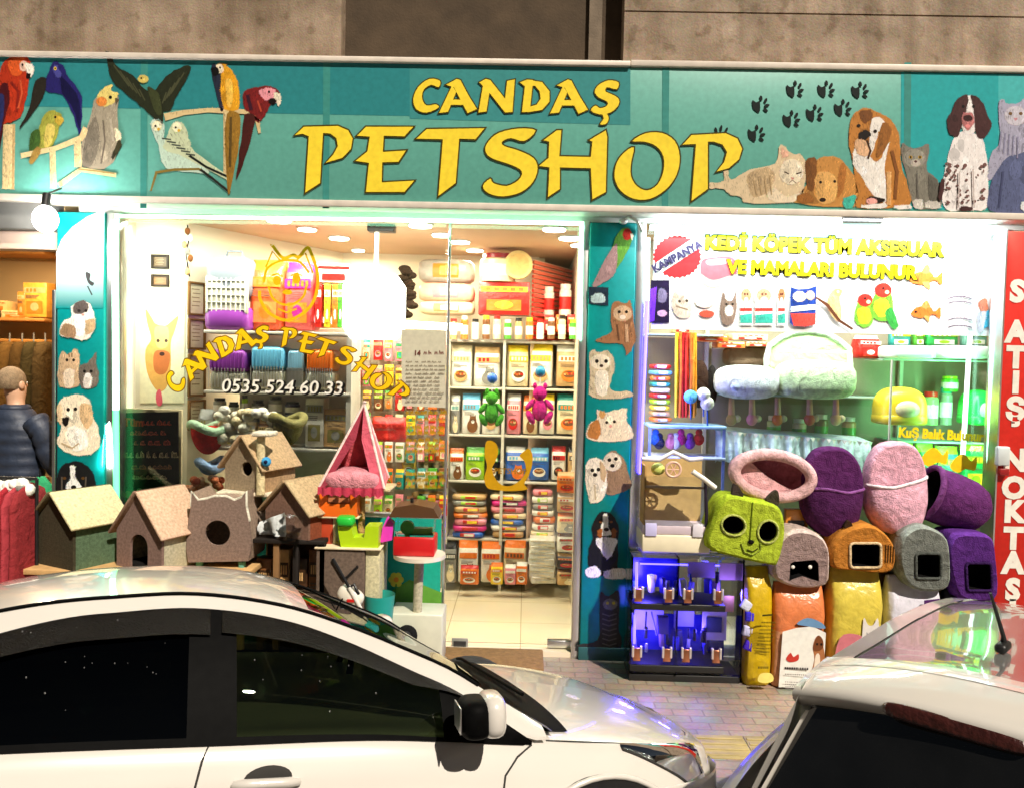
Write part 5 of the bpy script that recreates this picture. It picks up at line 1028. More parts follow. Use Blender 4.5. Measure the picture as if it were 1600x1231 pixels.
m = MB(PLAST); m.prism([P(u, v, 5.81) for u, v in lc][::-1], (0, .16, 0), C((180, 215, 24))); tag(m.build('lime_castle'), 'lime yellow notched plastic toy on top of the carpet covered box', 'toy')
m = MB(FUR); q = P(565, 792, 6.0); m.cyl((q.x, 6.0, P(565, 856, 6).z+.02), (q.x, 6.0, P(565, 760, 6).z), .026, col=C((190, 150, 96))); m.box((q.x-.02, 6.0, P(565, 760, 6).z), (.5, .3, .02), .006, col=C((226, 206, 160))); tag(m.build('scratch_post'), 'tan scratching post rising behind the lime toy to the teepee', 'scratching post')
m = MB(PLAST); q = P(604, 828, 5.9); m.prism([q+Vector(p) for p in ((-.045, 0, -.09), (.04, 0, -.07), (.05, 0, .05), (.0, 0, .09), (-.03, 0, .02))], (0, .08, 0), C((226, 60, 190))); tag(m.build('magenta_scoop'), 'magenta plastic scoop standing right of the lime toy', 'scoop')
m = MB(PLAST); q = P(551, 783, 5.84)
# hamster cage on a white post table
rp = thing('round_pedestal', 'white round topped post on a white box base by the door', 'pedestal', P(652, 1050, 5.98))
k = pxm(5.95); q = P(655, 868, 5.95)
m = MB(PLAST); m.cyl((q.x, 5.97, q.z-.014), (q.x, 5.97, q.z+.014), 41*k, n=36, col=C((226, 216, 196))); m.build('round_top', rp)
m = MB(CARPET); m.cyl((q.x-.01, 5.97, P(652, 962, 5.95).z), (q.x, 5.97, q.z-.015), .034, col=C((196, 188, 160))); m.build('post', rp)
m = MB(PLAST); a = P(608, 958, 5.9); c = P(690, 1050, 5.9); m.bx(a.x, c.x, 5.9, 6.2, ZW, a.z, .012, col=C((206, 206, 186))); m.build('base_box', rp)
m = MB(FUR); p = P(636, 992, 5.86); m.ell(p, (.075, .05, .075), col=C((24, 24, 24))); m.ell(p+Vector((0, -.045, .01)), (.035, .012, .035), col=C((60, 60, 60))); tag(m.build('black_bowl'), 'black rubber bowl leaning on the white box base', 'bowl')
hc_ = thing('hamster_cage', 'hamster cage with red base, green wheel inside and brown roof on the round pedestal', 'hamster cage', P(647, 864, 5.95))
a = P(615, 864, 5.9); c = P(680, 838, 5.9)
m = MB(PLAST); m.bx(a.x, c.x, 5.86, 6.08, q.z+.015, c.z, .012, col=C((196, 24, 28))); m.build('base_tray', hc_)
m = MB(ACRYL); m.bx(a.x+.01, c.x-.01, 5.87, 6.07, c.z+.001, P(647, 806, 5.9).z, .004); m.build('clear_wall', hc_)
m = MB(PLAST); zz = P(647, 806, 5.9).z; m.prism([(a.x-.03, 5.84, zz+.001), (c.x+.03, 5.84, zz+.001), (c.x-.01, 5.84, zz+.07), ((a.x+c.x)/2, 5.84, zz+.095), (a.x+.01, 5.84, zz+.07)], (0, .25, 0), C((88, 58, 34))); m.cyl(((a.x+c.x)/2-.03, 5.95, zz+.09), ((a.x+c.x)/2-.03, 5.95, zz+.125), .012, col=C('black')); m.build('roof', hc_)
m = MB(PLAST); p = P(636, 824, 5.95); m.cyl(p, p+Vector((0, .04, 0)), .05, n=20, col=C((90, 200, 70))); m.bx(p.x-.02, c.x-.03, 5.96, 6.03, p.z-.045, p.z-.005, col=C((120, 190, 60))); m.build('green_wheel', hc_)
# broom, dust pan and bucket
m = MB(PLAST); m.cyl(P(520, 872, 5.62), P(582, 982, 5.62), .011, n=10, col=C((20, 20, 22))); m.cyl(P(545, 917, 5.615), P(583, 985, 5.615), .014, n=10, col=C((210, 206, 196))); tag(m.build('mop_handle'), 'black and silver mop handle leaning in front of the carpet covered box', 'mop')
sc = thing('hand_vacuum', 'small white handheld vacuum with red mark leaning by the mop handle', 'vacuum', P(548, 930, 5.66)); p = P(548, 930, 5.66)
m = MB(PLAST); m.ell(p, (.095, .05, .06), Euler((0, .5, 0)), e=.7, col=C((226, 220, 204))); m.build('body', sc); m = MB(PLAST); m.tube([p+Vector((-.02, -.03, .05)), p+Vector((.03, -.04, .09)), p+Vector((.06, -.03, .02))], .012, col=C('black')); m.box(p+Vector((.01, -.052, -.02)), (.05, .006, .02), col=C('red')); m.build('handle', sc)
bk = thing('teal_bucket', 'teal plastic bucket standing behind the mop handle', 'bucket', P(590, 1000, 5.8)); p = P(590, 1000, 5.8)
m = MB(PLAST); m.cyl((p.x, 5.85, p.z), (p.x, 5.85, P(590, 930, 5.8).z), .085, .11, 24, False, col=C((30, 150, 140))); m.cyl((p.x, 5.85, p.z), (p.x, 5.85, p.z+.01), .085, n=24, col=C((30, 150, 140))); m.build('body', bk); m = MB(PLAST); m.cyl((p.x, 5.85, ZW), (p.x, 5.85, p.z-.002), .10, n=20, col=C((180, 175, 160))); m.build('stool', bk)
# ------------------------------------------------------------------ display window on the right
YW = 7.0
bn = thing('window_banner', 'white banner of pet products and yellow capitals across the top of the display window', 'banner', P(1287, 515, YF))
m = MB(PRINT); a = P(1018, 514, YF-.004); c = P(1553, 358, YF-.004); m.bx(a.x, c.x, YF-.006, YF-.001, a.z, P(1287, 362, YF).z, col=C((244, 244, 240))); m.build('banner_sheet', bn)
f7 = lambda p: (1000+p[0]*.375, 340+p[1]*.375)
ab = Art(YF-.007); ab.fx = f7; ab.fur = False
seal = [(155+102*(1 if i % 2 else .93)*cos(2*pi*i/56), 165+90*(1 if i % 2 else .93)*sin(2*pi*i/56)) for i in range(56)]
ab.poly((214, 40, 44), seal, False); ab.poly((246, 246, 242), [(58, 195), (240, 75), (262, 120), (75, 240)], False)
ab.poly((226, 90, 100), [(255, 185), (300, 168), (380, 165), (400, 200), (395, 250), (310, 290), (260, 262)]); ab.poly((170, 160, 150), [(250, 235), (305, 262), (395, 238), (390, 262), (310, 295), (258, 275)]); ab.poly((240, 150, 150), [(280, 178), (370, 172), (375, 190), (290, 200)])
ab.build('badge', bn); ab = Art(YF-.012); ab.fx = f7; ab.fur = True
ab.poly((30, 20, 50), [(46, 262), (122, 262), (122, 440), (40, 440)], False); ab.poly((110, 50, 190), [(42, 300), (70, 290), (60, 430), (40, 436)], False); ab.poly((120, 110, 140), [(80, 300), (110, 310), (105, 350), (80, 350)]); ab.ell((200, 160, 190), 92, 400, 18, 12)
ab.poly((206, 190, 170), [(135, 340), (150, 310), (175, 320), (200, 305), (212, 350), (210, 410), (160, 415), (138, 385)]); ab.ell((70, 60, 50), 165, 350, 6, 6); ab.ell((70, 60, 50), 195, 348, 6, 6); ab.line((140, 120, 100), [(150, 370), (200, 385)], 6); ab.ell((196, 80, 60), 278, 402, 30, 14); ab.ell((226, 206, 190), 270, 350, 40, 26)
ab.poly((130, 110, 96), [(345, 310), (360, 345), (385, 345), (400, 310), (400, 400), (380, 445), (345, 440), (335, 390)]); ab.ell((230, 220, 210), 372, 390, 16, 20); ab.ell((30, 25, 20), 360, 362, 5, 5); ab.ell((30, 25, 20), 386, 362, 5, 5)
for x, w_, cc in ((415, 55, (206, 150, 110)), (478, 78, (222, 160, 120)), (572, 36, (206, 120, 80))):
    ab.poly((236, 232, 220), [(x, 290), (x+w_, 290), (x+w_, 450), (x, 450)], False); ab.ell(cc, x+w_/2, 325, w_*.36, 26); ab.ell((60, 40, 34), x+w_*.4, 320, 4, 4); ab.ell((60, 40, 34), x+w_*.6, 320, 4, 4); ab.ell((240, 210, 190), x+w_/2, 345, w_*.16, 12); ab.poly((60, 170, 150), [(x+3, 408), (x+w_-3, 400), (x+w_-3, 440), (x+3, 440)], False); ab.poly((200, 60, 50), [(x+4, 378), (x+w_-4, 378), (x+w_-4, 390), (x+4, 390)], False)
ab.poly((30, 60, 140), [(628, 290), (655, 300), (700, 298), (735, 286), (730, 445), (690, 455), (640, 452), (625, 440)], False); ab.poly((210, 70, 60), [(627, 400), (732, 400), (730, 446), (690, 455), (640, 452)], False); ab.ell((240, 220, 190), 665, 330, 26, 20); ab.ell((220, 190, 160), 710, 325, 16, 18); ab.poly((240, 240, 240), [(630, 372), (730, 362), (730, 384), (630, 394)], False)
ab.poly((226, 190, 130), [(780, 350), (810, 300), (845, 305), (830, 330), (840, 400), (830, 430), (800, 410)]); ab.poly((240, 214, 110), ellp(825, 312, 14, 14), False); ab.line((100, 60, 40), [(735, 335), (780, 365), (830, 430), (885, 465)], [8, 14, 12, 10]); ab.ell((240, 235, 220), 825, 310, 5, 5)
ab.build('product_pictures', bn); ab = Art(YF-.012); ab.fx = f7; ab.fur = True
for dx, dy, s_ in ((0, 0, 1), (75, -36, 1.15)):
    q = lambda x, y: (935+dx+(x-935)*s_, 380+dy+(y-380)*s_)
    ab.poly((120, 190, 60), [q(900, 380), q(920, 350), q(960, 350), q(975, 400), q(960, 450), q(925, 455), q(895, 430)]); ab.poly((240, 200, 50), [q(905, 390), q(950, 380), q(960, 430), q(920, 440)]); ab.poly((206, 50, 40), ellp(*q(938, 345), 30*s_, 26*s_), False); ab.poly((236, 200, 160), ellp(*q(952, 352), 9, 8), False); ab.ell((20, 20, 20), *q(938, 338), 5, 5)
ab.poly((60, 160, 70), [(1020, 400), (1050, 380), (1075, 450), (1050, 460)])
ab.build('lovebird_pictures', bn)
for x, y, s_ in ((1185, 250, 1), (1185, 392, .9)):
    ab = Art(YF-.012); ab.fx = f7; ab.fur = True
    q = lambda a_, b_: (x+a_*s_, y+b_*s_)
    ab.poly((236, 120, 50), [q(-60, 10), q(-30, -18), q(20, -22), q(45, 0), q(75, -20), q(70, 30), q(45, 12), q(10, 26), q(-35, 26)]); ab.poly((244, 150, 80), [q(-10, -20), q(10, -50), q(25, -20)]); ab.poly((244, 160, 90), [q(-5, 24), q(20, 50), q(20, 22)]); ab.ell((30, 20, 20), *q(-40, 2), 5, 5); ab.build('goldfish_picture', bn)
ab = Art(YF-.012); ab.fx = f7; ab.fur = True
for vv in ((330, 350), (420, 450)):
    for v in vv: ab.line((110, 90, 110), [(1285, v+8), (1310, v), (1350, v), (1380, v+8)], 5)
    ab.build('dish_picture', bn); ab = Art(YF-.012); ab.fx = f7; ab.fur = True
ab.poly((206, 110, 80), [(1410, 360), (1440, 340), (1450, 380), (1430, 400)]); ab.poly((70, 170, 200), [(1440, 400), (1470, 390), (1470, 440), (1430, 460)]); ab.poly((200, 190, 200), [(1410, 400), (1440, 400), (1430, 470), (1408, 470)])
ab.build('corner_pictures', bn)
m = MB(PRINT); cy_ = C((232, 214, 10)); cd_ = C((60, 60, 18))
def two(mb, s_, u, v, h, wid=1.0, ang=0): mb.text(s_, u, v, YF-.016, h, cd_, bold=.085, wid=wid, ang=ang, ext=0); mb.text(s_, u, v, YF-.0185, h, cy_, bold=.035, wid=wid, ang=ang, ext=0)
two(m, 'KEDİ KÖPEK TÜM AKSESUAR', 1287, 386, 22, .94, .012); two(m, 'VE MAMALARI BULUNUR', 1284, 423, 21, .92, .012); m.text('KAMPANYA', 1058, 402, YF-.0185, 13, C((52, 46, 78)), bold=.05, ang=-.52, wid=.90, ext=0); m.build('banner_lettering', bn)
m = MB(PRINT); m.text('KuŞ Balık Bulunur', 1470, 679, YG, 15, C((240, 210, 30)), bold=.05, wid=.86, ang=.03)
tag(m.build('window_lettering'), 'small yellow lettering KuŞ Balık Bulunur low on the display window', 'lettering')
fs = Art(YG)
for x, y in ((1455, 712), (1500, 722)): 
    q = lambda a_, b_: (x+a_, y+b_)
    fs.poly((240, 200, 30), [q(-16, 6), q(-4, -10), q(8, -12), q(18, -2), q(26, -10), q(24, 12), q(10, 10), q(-4, 16)])
tag(fs.build('fish_stickers'), 'two yellow fish shaped stickers under the small yellow lettering', 'stickers')
ds = thing('display_shelving', 'glass shelving inside the display window', 'shelving unit', P(1290, 900, 7.0))
SHG = M('shelf_glass_edge', (.45, .62, .55), .2, var=.05)
for u0, u1, v in ((1100, 1400, 618), (1400, 1552, 690), (1015, 1130, 522), (1120, 1400, 720), (1380, 1552, 562)): shelf(None, u0, u1, v, 6.95, .38, SHG, .015, 'glass_shelf', ds)
for u in (1100, 1404, 1550): m = MB(GREYSH); q = P(u, 700, 7.3); m.bx(q.x-.015, q.x+.015, 7.3, 7.34, ZI, ZC-.4); m.build('upright', ds)
r_ = random.Random(14); cs = ['orange', 'tan', 'yellow', 'lime', 'red', 'cream', 'teal', 'orange', 'sky blue', 'red']
for i in range(10): package(f'{cs[i]} flat packet, {ORD[i]} from the bottom of the pile at the blue window edge', 1018, 652-i*9.2, 1052-r_.uniform(0, 4), 660-i*9.2, 6.75, .2, cs[i], r_.choice(['red', 'white', 'grey']), 'white', 'lying', name='flat_packet', cat='packet', group='pile of flat packets by the blue strip')
m = MB(WOODV); a = P(1014, 662, 6.7); c = P(1135, 660, 6.7); m.bx(a.x, c.x, 6.68, 7.0, a.z-.03, a.z-.004, .005, col=C((150, 190, 226))); m.bx(a.x, c.x, 6.68, 7.0, P(1014, 716, 6.7).z, P(1014, 712, 6.7).z, .004, col=C((190, 200, 226)))
for x in (a.x+.01, c.x-.015): m.bx(x-.01, x+.01, 6.69, 6.71, ZI, a.z-.03, col=C((120, 140, 200)))
tag(m.build('blue_side_shelf'), 'pale blue two tier shelf at the left of the display window', 'shelf')
for i, (u, c) in enumerate(((1057, 'yellow'), (1063, 'orange'), (1068, 'red'), (1073, (226, 60, 40)), (1079, 'orange'), (1085, (250, 160, 40)))):
    m = MB(CLOTH); p = P(u, 520, 6.72); q = P(u-1, 652, 6.72); m.tube([p, p.lerp(q, .4)+Vector((.012*sin(i*2), 0, 0)), q, q+Vector((.015, .02, .03)), p.lerp(q, .5)+Vector((.018, .03, 0)), p+Vector((.015, .03, 0))], .011, col=C(c)); tag(m.build('dog_lead'), f'{["yellow", "amber", "deep red", "scarlet", "orange", "golden orange"][i]} dog lead hanging in a loop, {ORD[i]} from the blue strip', 'dog lead', 'dog leads hanging in the display window')
for i, (c, u) in enumerate((('pink', 1048), ('magenta', 1064), ('purple', 1078), ('red', 1092), ('white', 1056), ('blue', 1024), ('navy', 1030))): m = MB(FUR); p = P(u, 692-6*(i % 2), 6.78); m.ell(p, (.045, .045, .05), col=C(c), nu=12, nv=8); m.ell(p+Vector((0, 0, .055)), (.03, .03, .03), col=C(c), nu=10, nv=6); tag(m.build('plush_ball_toy'), f'little {c} plush ball toy on the lower tier of the blue side shelf', 'toy', 'plush balls on the blue side shelf')
for nm, u, v, c in (('sky blue', 1079, 620, 'sky blue'), ('white', 1099, 616, 'white'), ('second white', 1105, 630, 'white')): m = MB(FUR); p = P(u, v, 6.7); m.ell(p, (.055, .05, .055), col=C(c)); m.cyl(p, p+Vector((.01, .01, -.18)), .006, n=6, col=C('blue')); tag(m.build('pompom_wand'), f'{nm} fluffy pompom on a wand in front of the dog leads', 'toy')
for i, (u0, u1, v0, v1, c) in enumerate(((1085, 1140, 524, 534, 'orange'), (1142, 1200, 522, 532, 'cream'), (1120, 1165, 534, 544, (230, 130, 60)), (1166, 1205, 534, 542, 'tan'), (1340, 1378, 524, 560, 'red'), (1052, 1083, 510, 520, 'tan'))): package(f'{["orange", "cream", "burnt orange", "tan", "red and clear", "small tan"][i]} flat box tucked under the banner in the display window', u0, v0, u1, v1, 7.05, .2, c, 'white', 'red', 'box' if i != 4 else 'bag', 'plain', 'flat_box', 'box')
# carrier bed with arched hood
hb = thing('hooded_bed', 'pale green hooded pet bed with white rim behind the display glass', 'pet bed', P(1270, 618, 6.85)); o_ = P(1270, 618, 6.85)
ol = [(1205, 618), (1203, 560), (1208, 540), (1225, 528), (1245, 519), (1270, 516), (1297, 520), (1318, 532), (1334, 545), (1336, 575), (1330, 600), (1322, 618)]
l2 = [((P(u, v, 6.85).x-o_.x), (P(u, v, 6.85).z-o_.z)) for u, v in ol]
m = MB(CLOTH); plate(m, l2, [], .10, .13, C((190, 220, 160))); m.build('hood', hb, False); m = MB(FUR); m.tube([(x, .10, z) for x, z in l2], .025, col=C((236, 246, 230))); m.build('rim', hb, False)
m = MB(FUR); m.ell((0, -.02, .13), (.32, .15, .16), e=.6, e2=.5, col=C((214, 236, 190))); m.build('cushion', hb, False); m = MB(CLOTH); zz = P(1270, 550, 6.85).z-o_.z; m.bx(-.30, .30, -.01, .03, zz-.01, zz+.012, .004, col=C((246, 250, 240))); m.build('cross_band', hb, False)
wb = thing('white_basket_bed', 'white domed pet bed left of the pale green hooded bed', 'pet bed', P(1165, 618, 6.85)); m = MB(FUR); m.ell((0, 0, .11), (.26, .16, .14), e=.7, e2=.5, col=C((236, 240, 240))); m.build('body', wb, False); m = MB(CLOTH); m.ell((-.12, -.10, .08), (.08, .06, .07), col=C((196, 206, 230))); m.build('pillow', wb, False)
m = MB(CLOTH); a = P(1130, 543, 7.2); c = P(1205, 572, 7.2); m.ell(((a.x+c.x)/2, 7.2, (a.z+c.z)/2), ((c.x-a.x)/2, .08, .09), e=.5, col=C((120, 96, 76))); tag(m.build('brown_bolster'), 'brown bolster behind the white domed bed', 'cushion')
m = MB(FUR); p = P(1093, 600, 6.95); m.ell(p, (.08, .06, .20), col=C((60, 40, 30))); m.ell(p+Vector((.10, 0, -.02)), (.05, .05, .18), col=C((40, 36, 34))); tag(m.build('dark_plush'), 'pair of dark brown plush toys hanging beside the dog leads', 'toy')
for i, u in enumerate((1143, 1175, 1215, 1265, 1306)):
    c = ['tan', 'pink', 'orange', (206, 90, 50), 'tan'][i]; m = MB(PLAST); p = P(u, 622, 6.95); q = P(u, 648, 6.95); m.cyl(p, q, .022, .028, 12, col=C((216, 160, 130))); m.ell(q+Vector((0, 0, -.04)), (.045, .04, .05), col=C(c)); m.ell(q+Vector((.05, 0, -.03)), (.03, .03, .03), col=C('cream')); tag(m.build('hanging_toy'), f'{["tan", "pink", "orange", "rust", "pale tan"][i]} toy hanging under the glass shelf, {ORD[i]} from the left', 'toy', 'toys hanging under the glass shelf')
for i, (u0, u1, v0) in enumerate(((1200, 1222, 650), (1240, 1262, 655), (1275, 1296, 648), (1318, 1340, 652))): package(f'pale {["green", "cream", "olive", "tan"][i]} tin on the lace covered shelf, {ORD[i]} from the left', u0, v0, u1, 692, 7.1, .1, [(170, 190, 140), 'cream', 'olive', 'tan'][i], 'white', 'green', 'jar', name='tin', cat='tin')
lc_ = MB(CLOTH); a = P(1118, 672, 6.8); c = P(1362, 690, 6.8); n = 60
top = lambda j: Vector((a.x+(c.x-a.x)*j/n, 6.8-.012*sin(j*.9), a.z+(c.z-a.z)*j/n)); 
lc_.grid([[top(j)+Vector((0, .3, .02)) for j in range(n+1)], [top(j) for j in range(n+1)], [top(j)+Vector((0, -.015+.02*sin(j*1.9), -.16)) for j in range(n+1)], [top(j)+Vector((0, -.02+.03*sin(j*1.9), -.26+.014*abs(sin(j*1.1)))) for j in range(n+1)]], col=C((206, 226, 226)))
for j in range(0, n, 2): lc_.prism([top(j)+Vector((0, -.03, 0)), top(j+2)+Vector((0, -.03, 0)), top(j+1)+Vector((0, -.03, -.035))], (0, 0, 0), C('white'))
tag(lc_.build('lace_cloth'), 'pale blue white lace cloth hanging from the shelf under the tins', 'cloth')
def dome(label, u, v, w, h, Y, c):
    k = pxm(Y); t = thing('litter_box', label, 'litter box', P(u, v, Y)); m = MB(PLAST); m.ell((0, 0, h*.36*k), (w/2*k, .16, h*.66*k), e=.75, e2=.6, col=C(c), zmin=-.1); m.build('hood', t, False); m = MB(PLAST); m.ell((0, 0, h*.14*k), (w/2*1.02*k, .17, h*.16*k), e=.4, e2=.6, col=tuple(x*.8 for x in C(c))); m.build('tray', t, False); m = MB(PLAST); m.ell((0, -.13, h*.42*k), (w*.28*k, .06, h*.26*k), col=C((214, 206, 160) if c == 'yellow' else (150, 200, 150))); m.build('door_flap', t, False)
dome('bright yellow hooded litter box behind the display glass', 1404, 662, 74, 56, 6.85, 'yellow'); dome('green hooded litter box at the right end of the display window', 1524, 662, 40, 52, 6.9, (30, 190, 70))
for i, (u0, u1, v0, v1, c, c2_) in enumerate(((1446, 1470, 612, 664, (150, 180, 120), 'red'), (1472, 1492, 605, 664, 'grey', 'teal'), (1476, 1502, 588, 612, 'green', 'lime'))): package(f'{["sage green", "grey", "bright green"][i]} pot beside the yellow litter box', u0, v0, u1, v1, 7.0, .12, c, c2_, 'white', 'jar', name='pot', cat='pot')
for i, (u0, u1) in enumerate(((1388, 1462), (1466, 1548))): m = MB(PLAST); a = P(u0, 560, 6.8); c = P(u1, 541, 6.8); m.ell(((a.x+c.x)/2, 6.9, (a.z+c.z)/2), ((c.x-a.x)/2, .16, (c.z-a.z)/2), e=.3, e2=.3, col=C((236, 244, 240))); tag(m.build('white_tray'), ('left', 'right')[i]+' of two white plastic trays on the shelf under the banner', 'tray')
for i, (u0, u1, c) in enumerate(((1392, 1425, 'teal'), (1428, 1445, 'green'), (1448, 1500, (40, 170, 80)), (1505, 1545, (110, 170, 150)))): package(f'{["teal", "grass green", "emerald", "grey green"][i]} packet behind the white trays', u0, 516, u1, 541, 7.15, .1, c, 'lime', 'white', 'bag', 'plain', 'packet', 'packet')
for i, (u0, u1, v0, c) in enumerate(((1404, 1430, 690, 'olive'), (1432, 1462, 694, (40, 130, 70)), (1464, 1500, 698, 'teal'), (1502, 1545, 692, (30, 150, 80)))): package(f'{["olive", "deep green", "teal", "leaf green"][i]} sack low in the right of the display window', u0, v0, u1, 770, 6.9, .16, c, 'lime', 'yellow', 'bag', 'plain', 'sack', 'sack')
m = MB(M('white_tube', (.9, .9, .9), emit=(.85, 1, .95), es=1.6)); m.cyl(P(1516, 520, 6.5), P(1504, 716, 6.5), .017, n=10); tag(m.build('standing_white_tube'), 'thin white glowing tube standing upright at the right of the display window', 'tube lamp')  # upright white tube with a glow of its own
m = MB(GREYSH); m.cyl(P(1394, 562, 6.6), P(1389, 692, 6.6), .010, n=8); tag(m.build('thin_dark_pole'), 'thin dark upright pole in front of the yellow litter box', 'pole')
# ------------------------------------------------------------------ plush pet houses, beds and bags stacked on the pavement, right
def plush(label, ol, holes, Y, d, c, cf=None, rim=None, ears=(), cat='pet house', name='plush_pet_house', extra=None, ctop=None):
    """rounded plush house: outline given as photo positions, real depth d behind it; holes open into a dark hollow"""
    ol = smooth_closed(ol, 3); pts = [P(u, v, Y) for u, v in ol]; cx = sum(p.x for p in pts)/len(pts); cz = sum(p.z for p in pts)/len(pts); zb = min(p.z for p in pts)
    t = thing(name, label, cat, (cx, Y, zb)); O = Vector((cx, Y, zb))
    prof = [(0, .90), (.012, .955), (.04, .99), (.10, 1.0), (d*.7, 1.0), (d-.04, .97), (d, .88)]
    def ring(y, s): return [Vector(((p.x-cx)*s, y, (p.z-cz)*s+cz-zb)) for p in pts]
    m = MB(FUR); m.loft([ring(y, s) for y, s in prof], True, False, col=C(c)); m.add(ring(d, .88), [list(range(len(pts)))], C(c)); m.build('body', t, False)
    hl = []
    for h in holes: hl.append([(P(u, v, Y).x-cx, P(u, v, Y).z-zb) for u, v in h])
    m = MB(FUR); plate(m, [(p.x, p.z) for p in ring(0, .90)], hl, 0, .012, C(cf or c)); m.build('front_face', t, False)
    for h in hl:
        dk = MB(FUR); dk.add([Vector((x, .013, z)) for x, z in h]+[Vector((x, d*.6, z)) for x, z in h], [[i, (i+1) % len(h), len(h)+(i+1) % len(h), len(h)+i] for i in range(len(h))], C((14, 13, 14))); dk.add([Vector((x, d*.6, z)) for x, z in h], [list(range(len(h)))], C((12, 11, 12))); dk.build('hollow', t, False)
    if rim:
        m = MB(FUR)
        for h in hl: m.tube([Vector((x, -.004, z)) for x, z in h], .010, col=C(rim), cyc=True)
        m.build('opening_rim', t, False)
    for (u, v, w_, h_, tilt, ec) in ears:
        k = pxm(Y); q = P(u, v, Y); m = MB(FUR); x, z = q.x-cx, q.z-zb; ct_, st_ = cos(tilt), sin(tilt)
        e_ = [(-w_/2*k, -h_*.5*k), (w_/2*k, -h_*.5*k), (w_*.42*k, 0), (0, h_*.5*k), (-w_*.42*k, 0)]
        m.prism([(x+a*ct_+b*st_, .05, z-a*st_+b*ct_) for a, b in smooth_closed(e_, 3)], (0, .05, 0), C(ec)); m.build('ear', t, False)
    if extra: extra(t, O)
    return t
def hole_e(cx, cy, rx, ry, rot=0): return ellp(cx, cy, rx, ry, rot, 22)
def hole_r(u0, v0, u1, v1, r=5, sk=0):
    o = []
    for (cx, cy, a0) in ((u0+r, v0+r, pi), (u1-r, v0+r, 1.5*pi), (u1-r, v1-r, 0), (u0+r, v1-r, .5*pi)):
        for i in range(5): a = a0+pi/2*i/4; o.append((cx+r*cos(a)+sk*(cy-v0), cy+r*sin(a)))
    return o
def lime_face(t, O):
    m = MB(FUR); Yq = 5.78
    def at(u, v): q = P(u, v, Yq); return Vector((q.x-O.x, -.006, q.z-O.z))
    m.ell(at(1173, 846), (.022, .012, .016), col=C('black')); m.tube([at(1158, 848), at(1163, 862), at(1176, 866), at(1188, 858), at(1188, 848)], .006, col=C((150, 168, 60))); m.tube([at(1167, 858), at(1176, 861), at(1184, 856)], .004, col=C((60, 60, 20))); m.tube([at(1176, 784), at(1174, 810), at(1172, 842)], .004, col=C((120, 140, 30))); m.build('face_stitching', t, False)
    m = MB(FUR)
    for cx, cy, rx, ry in ((1146, 820, 19, 16), (1200, 830, 16, 18)): m.tube([at(u, v) for u, v in ellp(cx, cy, rx, ry, .2, 18)], .008, col=C((196, 206, 110)), cyc=True)
    m.build('eye_rims', t, False)
plush('lime green plush cat house with two black eye holes and a stitched smile', [(1104, 855), (1112, 815), (1124, 786), (1142, 774), (1175, 780), (1212, 788), (1226, 806), (1228, 840), (1218, 880), (1205, 884), (1150, 872)], [hole_e(1146, 820, 17, 14, .2), hole_e(1200, 830, 14, 16, .2)], 5.78, .34, (168, 190, 44), (176, 196, 54), None, [(1154, 768, 16, 22, -.25, (70, 58, 54)), (1214, 778, 18, 22, .35, (70, 62, 50))], extra=lime_face)
def eyes(t, O):
    for u, v in ((1241, 887), (1268, 887)): m = MB(PLAST); q = P(u, v, 5.80); m.ell((q.x-O.x, .03, q.z-O.z), (.014, .008, .014), col=C('white')); m.build('bead_eye', t, False)
plush('pinkish grey plush cat house with white bead eyes in its black opening', [(1212, 905), (1211, 875), (1218, 848), (1232, 832), (1255, 828), (1282, 836), (1296, 855), (1298, 885), (1292, 915), (1250, 920)], [[(1235, 880), (1240, 877), (1274, 874), (1279, 880), (1280, 908), (1268, 905), (1254, 900), (1242, 904), (1233, 908)]], 5.80, .36, (206, 186, 176), (158, 134, 130), None, [(1226, 850, 18, 16, -.6, (70, 56, 54)), (1272, 845, 14, 16, .3, (60, 50, 44))], extra=eyes)
def stripes(t, O):
    m = MB(FUR)
    for i in range(4): q0 = P(1384+i*4, 850+i*1, 5.80); q1 = P(1383+i*4, 878, 5.80); m.tube([(q0.x-O.x, -.003, q0.z-O.z), (q1.x-O.x, -.003, q1.z-O.z)], .0035, col=C((60, 34, 14)))
    m.build('printed_stripes', t, False)
plush('caramel brown plush cat house with a cream rimmed square opening', [(1298, 872), (1303, 850), (1318, 832), (1340, 822), (1368, 822), (1390, 838), (1401, 858), (1399, 888), (1380, 896), (1330, 892), (1304, 888)], [hole_r(1328, 848, 1376, 886, 6)], 5.80, .34, (192, 122, 46), (190, 122, 48), (232, 204, 160), [(1331, 821, 12, 12, 0, (60, 40, 26)), (1369, 836, 12, 26, .5, (112, 66, 24))], extra=stripes)
plush('grey plush cat house with a square black opening between the brown and purple ones', [(1406, 880), (1408, 850), (1416, 832), (1438, 821), (1462, 826), (1482, 842), (1487, 880), (1484, 918), (1455, 926), (1420, 916)], [hole_r(1431, 864, 1470, 903, 5)], 5.80, .34, (150, 158, 150), (116, 120, 114), (84, 88, 84), [(1442, 850, 18, 9, -.5, (60, 62, 58))])
plush('bright purple plush cat house at the right end of the row', [(1484, 880), (1485, 850), (1496, 834), (1530, 833), (1552, 840), (1558, 870), (1561, 930), (1540, 942), (1500, 935)], [hole_r(1509, 879, 1548, 922, 5, .05)], 5.80, .34, (104, 54, 150), (84, 40, 120), (56, 28, 84), [(1512, 862, 14, 10, .4, (50, 26, 76))])
